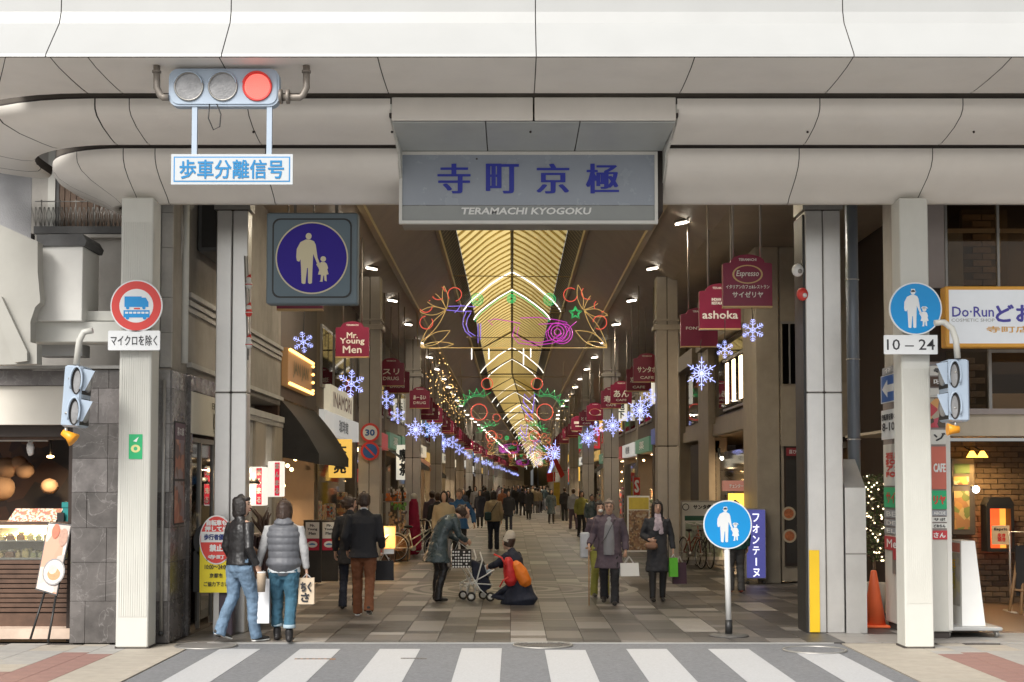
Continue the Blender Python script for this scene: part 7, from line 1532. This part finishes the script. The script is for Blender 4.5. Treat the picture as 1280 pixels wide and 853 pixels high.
# left display racks beyond the couple
t = thing('goods_display', 'crowded souvenir stall with orange goods and a lit box beside the left pillar', 'stall', ground(493, 702)); Yd = ground(493, 702).y; random.seed(12)
x0, x1, z0, z1 = R(478, 612, 510, 703, Yd); box('counter', m_wood2, t, x0+.1, x1, Yd, Yd+.8, .02, .62, bev=.01); b = MB(); b.cyl((x0,Yd,0),(x0,Yd,z1-.1),.015).cyl((x1,Yd,0),(x1,Yd,z1-.1),.015).cyl((x0,Yd,z1-.3),(x1,Yd,z1-.3),.012); b.build('rack_frame', m_steel_d, t)
for k, (c_, n_, za, zb_) in enumerate((((.7,.2,.05),26,1.35,1.62),((.15,.35,.08),14,1.2,1.36),((.5,.35,.2),26,.65,1.15),((.15,.12,.12),20,.65,1.3),((.6,.55,.5),16,1.5,1.8))):
    b = MB()
    for j in range(n_): x = random.uniform(x0+.05, x1-.1); z = random.uniform(za, zb_); y = Yd+random.uniform(0,.6); s_ = random.uniform(.03,.07); b.bev(x, x+s_, y, y+s_, z, z+s_*1.4, .006)
    b.build('goods', mat('goods%d' % k, c_, .5, var=.3), t, kind='stuff')
xl, xr, zl, zh = R(475, 658, 494, 686, Yd-.3); box('lit_box', mat('amber_lit_box', (.6,.35,.12), .5, var=.5, vs=9, emit=.5, ecol=(1,.5,.15)), t, xl, xr, Yd-.3, Yd-.1, zl, zh, bev=.01); box('shelf', m_wood, t, xl-.1, xr+.2, Yd-.35, Yd+.1, zl-.05, zl); lampo((xl+.1, Yd-.5, zh), 6, (1,.6,.25)); box('stand', m_wood, t, xl, xr, Yd-.28, Yd-.1, .0, zl-.05)
c = ground(517, 695); t = thing('magenta_mannequin', 'magenta draped mannequin between the souvenir stall and the pillar on the left', 'mannequin', c); organic('dress', loft(MB(), [c+V3(0,0,.2), c+V3(0,0,.8), c+V3(0,0,1.1), c+V3(0,0,1.4)], [.22,.17,.14,.12]), mat('magenta_cloth', (.35,.01,.06), .7, var=.2), t, .02, .03); MB().ball(c+V3(0,0,1.55), .09).cyl(c+V3(0,0,1.4), c+V3(0,0,1.5), .04).cyl(c, c+V3(0,0,.25), .02).build('stand', m_offw, t)
# yellow/red no-cycling board
Yk = 1.0; t = thing('no_cycling_board', 'yellow board with a round red top left of the leather jacket person', 'sign board', (at(266, 740, Yk).x, Yk, 0))
x0, x1, z0, z1 = R(249.5, 690, 287, 741, Yk); c = at(268, 675, Yk); r = (x1-x0)/2+.02; cxk = (x0+x1)/2+.02
plate('yellow_panel', mat('board_yellow', (.85,.70,.03), .5, var=.03), t, [(x0,z0),(x1,z0),(x1,z1+.1),(x0,z1+.1)], Yk, .012); plate('white_rim', m_white, t, [(a, b*1.45) for a, b in circ(.21, 40)], Yk-.006, .012, cxk, c.z); plate('red_disc', m_red, t, [(a, b*1.45) for a, b in circ(.198, 40)], Yk-.010, .008, cxk, c.z); box('white_band', m_white, t, cxk-.19, cxk+.19, Yk-.013, Yk-.009, c.z-.03, c.z+.10)
text(t, '自転車も', (cxk, Yk-.012, c.z+.21), .24, .065, m_wl, bw=.06); text(t, '押して歩', (cxk, Yk-.012, c.z+.135), .28, .06, m_wl, bw=.06); text(t, '歩行者優先', (cxk, Yk-.015, c.z+.035), .30, .07, mat('navy_ink', (.03,.05,.2), .5, var=0), bw=.04); text(t, '禁止', (cxk, Yk-.012, c.z-.10), .16, .08, m_wl, bw=.06); text(t, '寺町', (cxk, Yk-.012, c.z-.21), .2, .05, m_wl, bw=.04)
for k, s_ in enumerate(('歩行者専用', '10:00～24:00', '京都市', 'ご協力下さい')): text(t, s_, (cxk, Yk-.004, z1-.08-k*.105), (.26,.28,.16,.3)[k], .055, m_ink, bw=.02)
MB().prism([(a, b*1.1) for a, b in circ(.22, 36)], (cxk-.09,Yk+.1,c.z-.02), (1,0,0), (0,0,1), (0,.02,0)).box(x0-.1, x0+.1, Yk+.1, Yk+.12, z0, z1).build('dark_back_board', m_black, t); MB().bev(-3.62,-3.45,Yk+.04,Yk+.25,0,z1,.01).build('post', m_steel_d if 0 else mat('dark_plum_post', (.05,.035,.05), .5), t)
t = thing('dark_rolling_rack', 'tall dark maroon cabinet standing behind the vest and jacket people', 'cabinet', (-3.0, 2.4, 0)); x0, x1, z0, z1 = R(283, 668, 333, 792, 2.6); mcb = mat('maroon_leather', (.05,.022,.022), .45, var=.3, vs=6); 
for k in range(4): MB().bev(x0+(x1-x0)*k/4, x0+(x1-x0)*(k+1)/4-.01, 2.6, 3.2, .03, z1-.02*(k%2), .02).build('panel', mcb, t)
c = Vector((x1-.06, 2.75, z1)); t = thing('bare_branches', 'bare brown twisted branch ornament on top of the dark cabinet', 'ornament', c); random.seed(4); b = MB()
for k in range(9): d = V3(random.uniform(-.25,.1), random.uniform(-.05,.1), random.uniform(.1,.42)); b.tube([c, c+d*.5+V3(random.uniform(-.05,.05),0,.03), c+d], [.03,.022,.008], 6)
b.build('branches', m_wood, t)
for k, (px, lb) in enumerate(((391,'left black menu board with a white Mr. Young Men card and red oval strip'),(412,'right black menu board with a white Mr. Young Men card, partly behind the couple'))):
    Yb = ground(px, 730).y+k*.4; t = thing('menu_board', lb, 'menu board', (at(px, 690, Yb).x, Yb, 0)); x0, x1, z0, z1 = R(px-10.5, 652, px+9.5, 729, Yb); box('board', m_blk2, t, x0-.02, x1+.02, Yb, Yb+.05, .02, z1+.03, bev=.01); x0, x1, z0, z1 = R(px-9, 653, px+8, 688, Yb); zc = z0+(z1-z0)*.42
    box('white_card', m_white, t, x0, x1, Yb-.01, Yb, zc, z1); box('red_strip', mat('crimson_card'+str(k), (.5,.02,.06), .5, var=0), t, x0, x1, Yb-.01, Yb, z0, zc-.003); plate('white_oval', m_white, t, [(a, b*.62) for a, b in circ((x1-x0)*.38, 24)], Yb-.014, .004, (x0+x1)/2, (z0+zc)/2); plate('blue_mark', m_bluetxt, t, [(a, b*.5) for a, b in circ((x1-x0)*.24, 16, a0=0, a1=PI)], Yb-.017, .003, (x0+x1)/2, (z0+zc)/2-.01)
    for j, w_ in enumerate(('Mr.', 'Young', 'Men')): text(t, w_, ((x0+x1)/2, Yb-.011, z1-.06-j*.075), (x1-x0)*(.35,.7,.5)[j], .05, m_ink, bw=.05)
# santa ornaments
for i, (px, py, lb) in enumerate(((311,356,'topmost small santa ornament on the string by the left steel pillar'),(311,391,'middle red santa ornament on the string by the left steel pillar'),(311,431,'lowest santa ornament on the string by the left steel pillar'))):
    c = at(px, py, 1.27); t = thing('santa_ornament', lb, 'ornament', c, 'small santa ornaments on a string'); MB().ball(c, (.045,.045,.055)).build('figure_body', m_red if i == 1 else m_white, t); MB().ball(c+V3(0,-.01,.065), .035).build('head', m_white, t); MB().tube([c+V3(0,0,.08), c+V3(.02,0,.13)], [.036,.008], 10).build('cap', m_red, t); MB().tube([c+V3(.04*math.cos(a*PI/6),.04*math.sin(a*PI/6),.0) for a in range(12)], .008, 5, closed=True).build('belt', m_red if i != 1 else m_white, t)
c0, c1 = at(309, 320, 1.29), at(311, 445, 1.29); t = thing('ornament_string', 'thin string carrying santa ornaments beside the left steel pillar', 'string', c0); MB().tube([c0, (c0+c1)/2+V3(.02,0,0), c1], .006, 4).tube([c0+V3(-.03,0,0), c1+V3(-.01,0,-.05)], .012, 5).build('cord', m_steel_d, t)
for px, py, lb, mm_ in ((997,338,'white balloon ornament left of the right steel pillar',m_white),(1003,368,'red santa ornament below the white balloon at the right pillar',m_red)):
    c = at(px, py, 1.3); t = thing('santa_ornament', lb, 'ornament', c); MB().ball(c, (.075,.06,.085)).build('figure_body', mm_, t); MB().ball(c+V3(.02,-.05,-.02), .03).build('trim', m_white if mm_ is m_red else m_steel_d, t); MB().tube([c+V3(.04,0,.07), (3.73, 1.5, c.z+.2)], .004, 4).build('string', m_steel_d, t)
# red flags far right
for k, (px, py) in enumerate(((700,590),(689,598))):
    Yg = 70; t = thing('red_flag', ('slanting' if k == 0 else 'hanging')+' red flag deep in the arcade on the right', 'flag', at(px, py, Yg)); P = [at(x, y, Yg) for x, y in (((691,575),(696,573),(706,594),(701,598)) if k == 0 else ((683,592),(694,590),(694,602),(684,603)))]
    MB().add(P+[p+V3(0,.03,0) for p in P], [(0,1,2,3),(7,6,5,4),(0,4,5,1),(2,6,7,3)]).build('cloth', bpy.data.materials['flag_red'], t); MB().tube([P[0], P[0]+V3(.1,0,.6)], .02, 5).build('pole', m_steel_d, t)
t = thing('yellow_banner', 'yellow upright banner deep in the arcade on the right below the red flags', 'banner', at(697, 620, 68)); PB('cloth', mat('banner_yellow2', (.45,.33,.04), .7, var=.2), t, 692, 603, 700, 632, 68, .05); a_ = at(692, 632, 68); MB().cyl((a_.x,68.02,0),(a_.x,68.02,3.2),.02).build('pole', m_steel_d, t)
finalize()

# ================= crowd deeper in the arcade =================
cloth = {'black': m_suit, 'navy': m_navyc, 'grey': m_gtop, 'beige': m_bge, 'plum': m_plum, 'olive': m_olive, 'brown': m_rust, 'white': m_shirtw, 'slate': m_shiny, 'teal': m_tealc}
protos = []
def proto(tp, bt, hr, stp, rz0):
    n = len(protos); t = person('x', (0,0,0), rz0, 1.66, tp, bt, hr, rig(step=stp), vox=.024, near=False); protos.append(t)
proto(('coat', m_suit, dict(hem=-.30, w=1.12)), ('trousers', m_suit), ('bob', m_hairb), .10, 0)
proto(('jacket', m_suit, dict(hem=-.12, w=1.15)), ('trousers', m_navyc, 1.05), ('short', m_hairb), -.16, 0)
proto(('coat', m_suit, dict(hem=-.45, w=1.1, flare=1.1)), ('skirt', m_suit, -.45), ('long', m_hairb), .08, 0)
proto(('jacket', m_suit, dict(hem=-.08, w=1.2)), ('trousers', m_denim2, 1.1), ('bun', m_hairbr), .18, 0)
finalize()
random.seed(99); used = set(); first = {}
def clone(i, x, y, rz, H, top, bot, lab, grp=None):
    src = protos[i]
    if i not in first: first[i] = True; t = src
    else: t = copy_tree(src)
    t.location = (x, y, 0); t.rotation_euler.z = rz; s = H/1.70; t.scale = (s, s, s); t['label'] = lab
    if grp: t['group'] = grp
    elif 'group' in t.keys(): del t['group']
    for c in t.children:
        kind = c.name.split('.')[0]; m = cloth[top] if kind in ('coat', 'jacket') else cloth[bot] if kind in ('trousers', 'skirt') else None
        if m and c.data.materials: c.material_slots[0].link = 'OBJECT'; c.material_slots[0].material = m
    return t
spots = [(636,664,'black','navy'),(653,645,'black','black'),(689,655,'slate','black'),(706,652,'black','black'),(594,650,'grey','navy'),(669,642,'beige','grey'),(560,668,'plum','black'),(547,700,'black','black'),(555,712,'beige','grey'),(607,645,'black','black'),(579,656,'navy','grey'),(717,662,'grey','plum'),(628,650,'brown','black'),(645,640,'navy','black'),(661,650,'black','navy'),(540,690,'plum','navy'),(676,636,'white','black'),(587,642,'black','brown'),(600,660,'navy','black')]
for k, (px, py, tp, bt) in enumerate(spots):
    g = ground(px, py); up = g.y > 60; back = k % 2
    where = 'left' if px < 615 else 'middle' if px < 665 else 'right'
    d = 'near' if py > 680 else 'mid' if py > 655 else 'far'
    lab = f'{tp} coated pedestrian in {bt} bottoms, {d} distance, {where}, {"walking away" if back else "walking closer"}'
    if lab in used: lab = f'second {lab}'
    used.add(lab); clone(k % 4, g.x, g.y, PI*back+random.uniform(-.3,.3), random.uniform(1.55,1.75), tp, bt, lab)
for k in range(72):
    y = 70+160*(k/72)**1.3+random.uniform(-1,1); x = bend(y)+random.uniform(-2.6,2.6)
    clone(k % 4, x, y, random.choice([0, PI])+random.uniform(-.4,.4), random.uniform(1.5,1.78), random.choice(['black','black','navy','plum','grey','slate','beige','black']), random.choice(['black','navy','black','grey']), 'small dark pedestrian in the distant crowd down the arcade', 'distant crowd of pedestrians in the arcade')
b = MB()
for k in range(160):
    y = random.uniform(232, 480); x = bend(y)+random.uniform(-3,3); h = random.uniform(1.5,1.75); b.tube([(x,y,0),(x,y,.8),(x,y,1.2),(x,y,h-.25),(x,y,h-.18)], [.12,.17,.22,.18,.06], 7); b.ball((x,y,h-.1), .1, 6, 4)
b.build('far_crowd', m_suit, None, kind='stuff')
finalize()
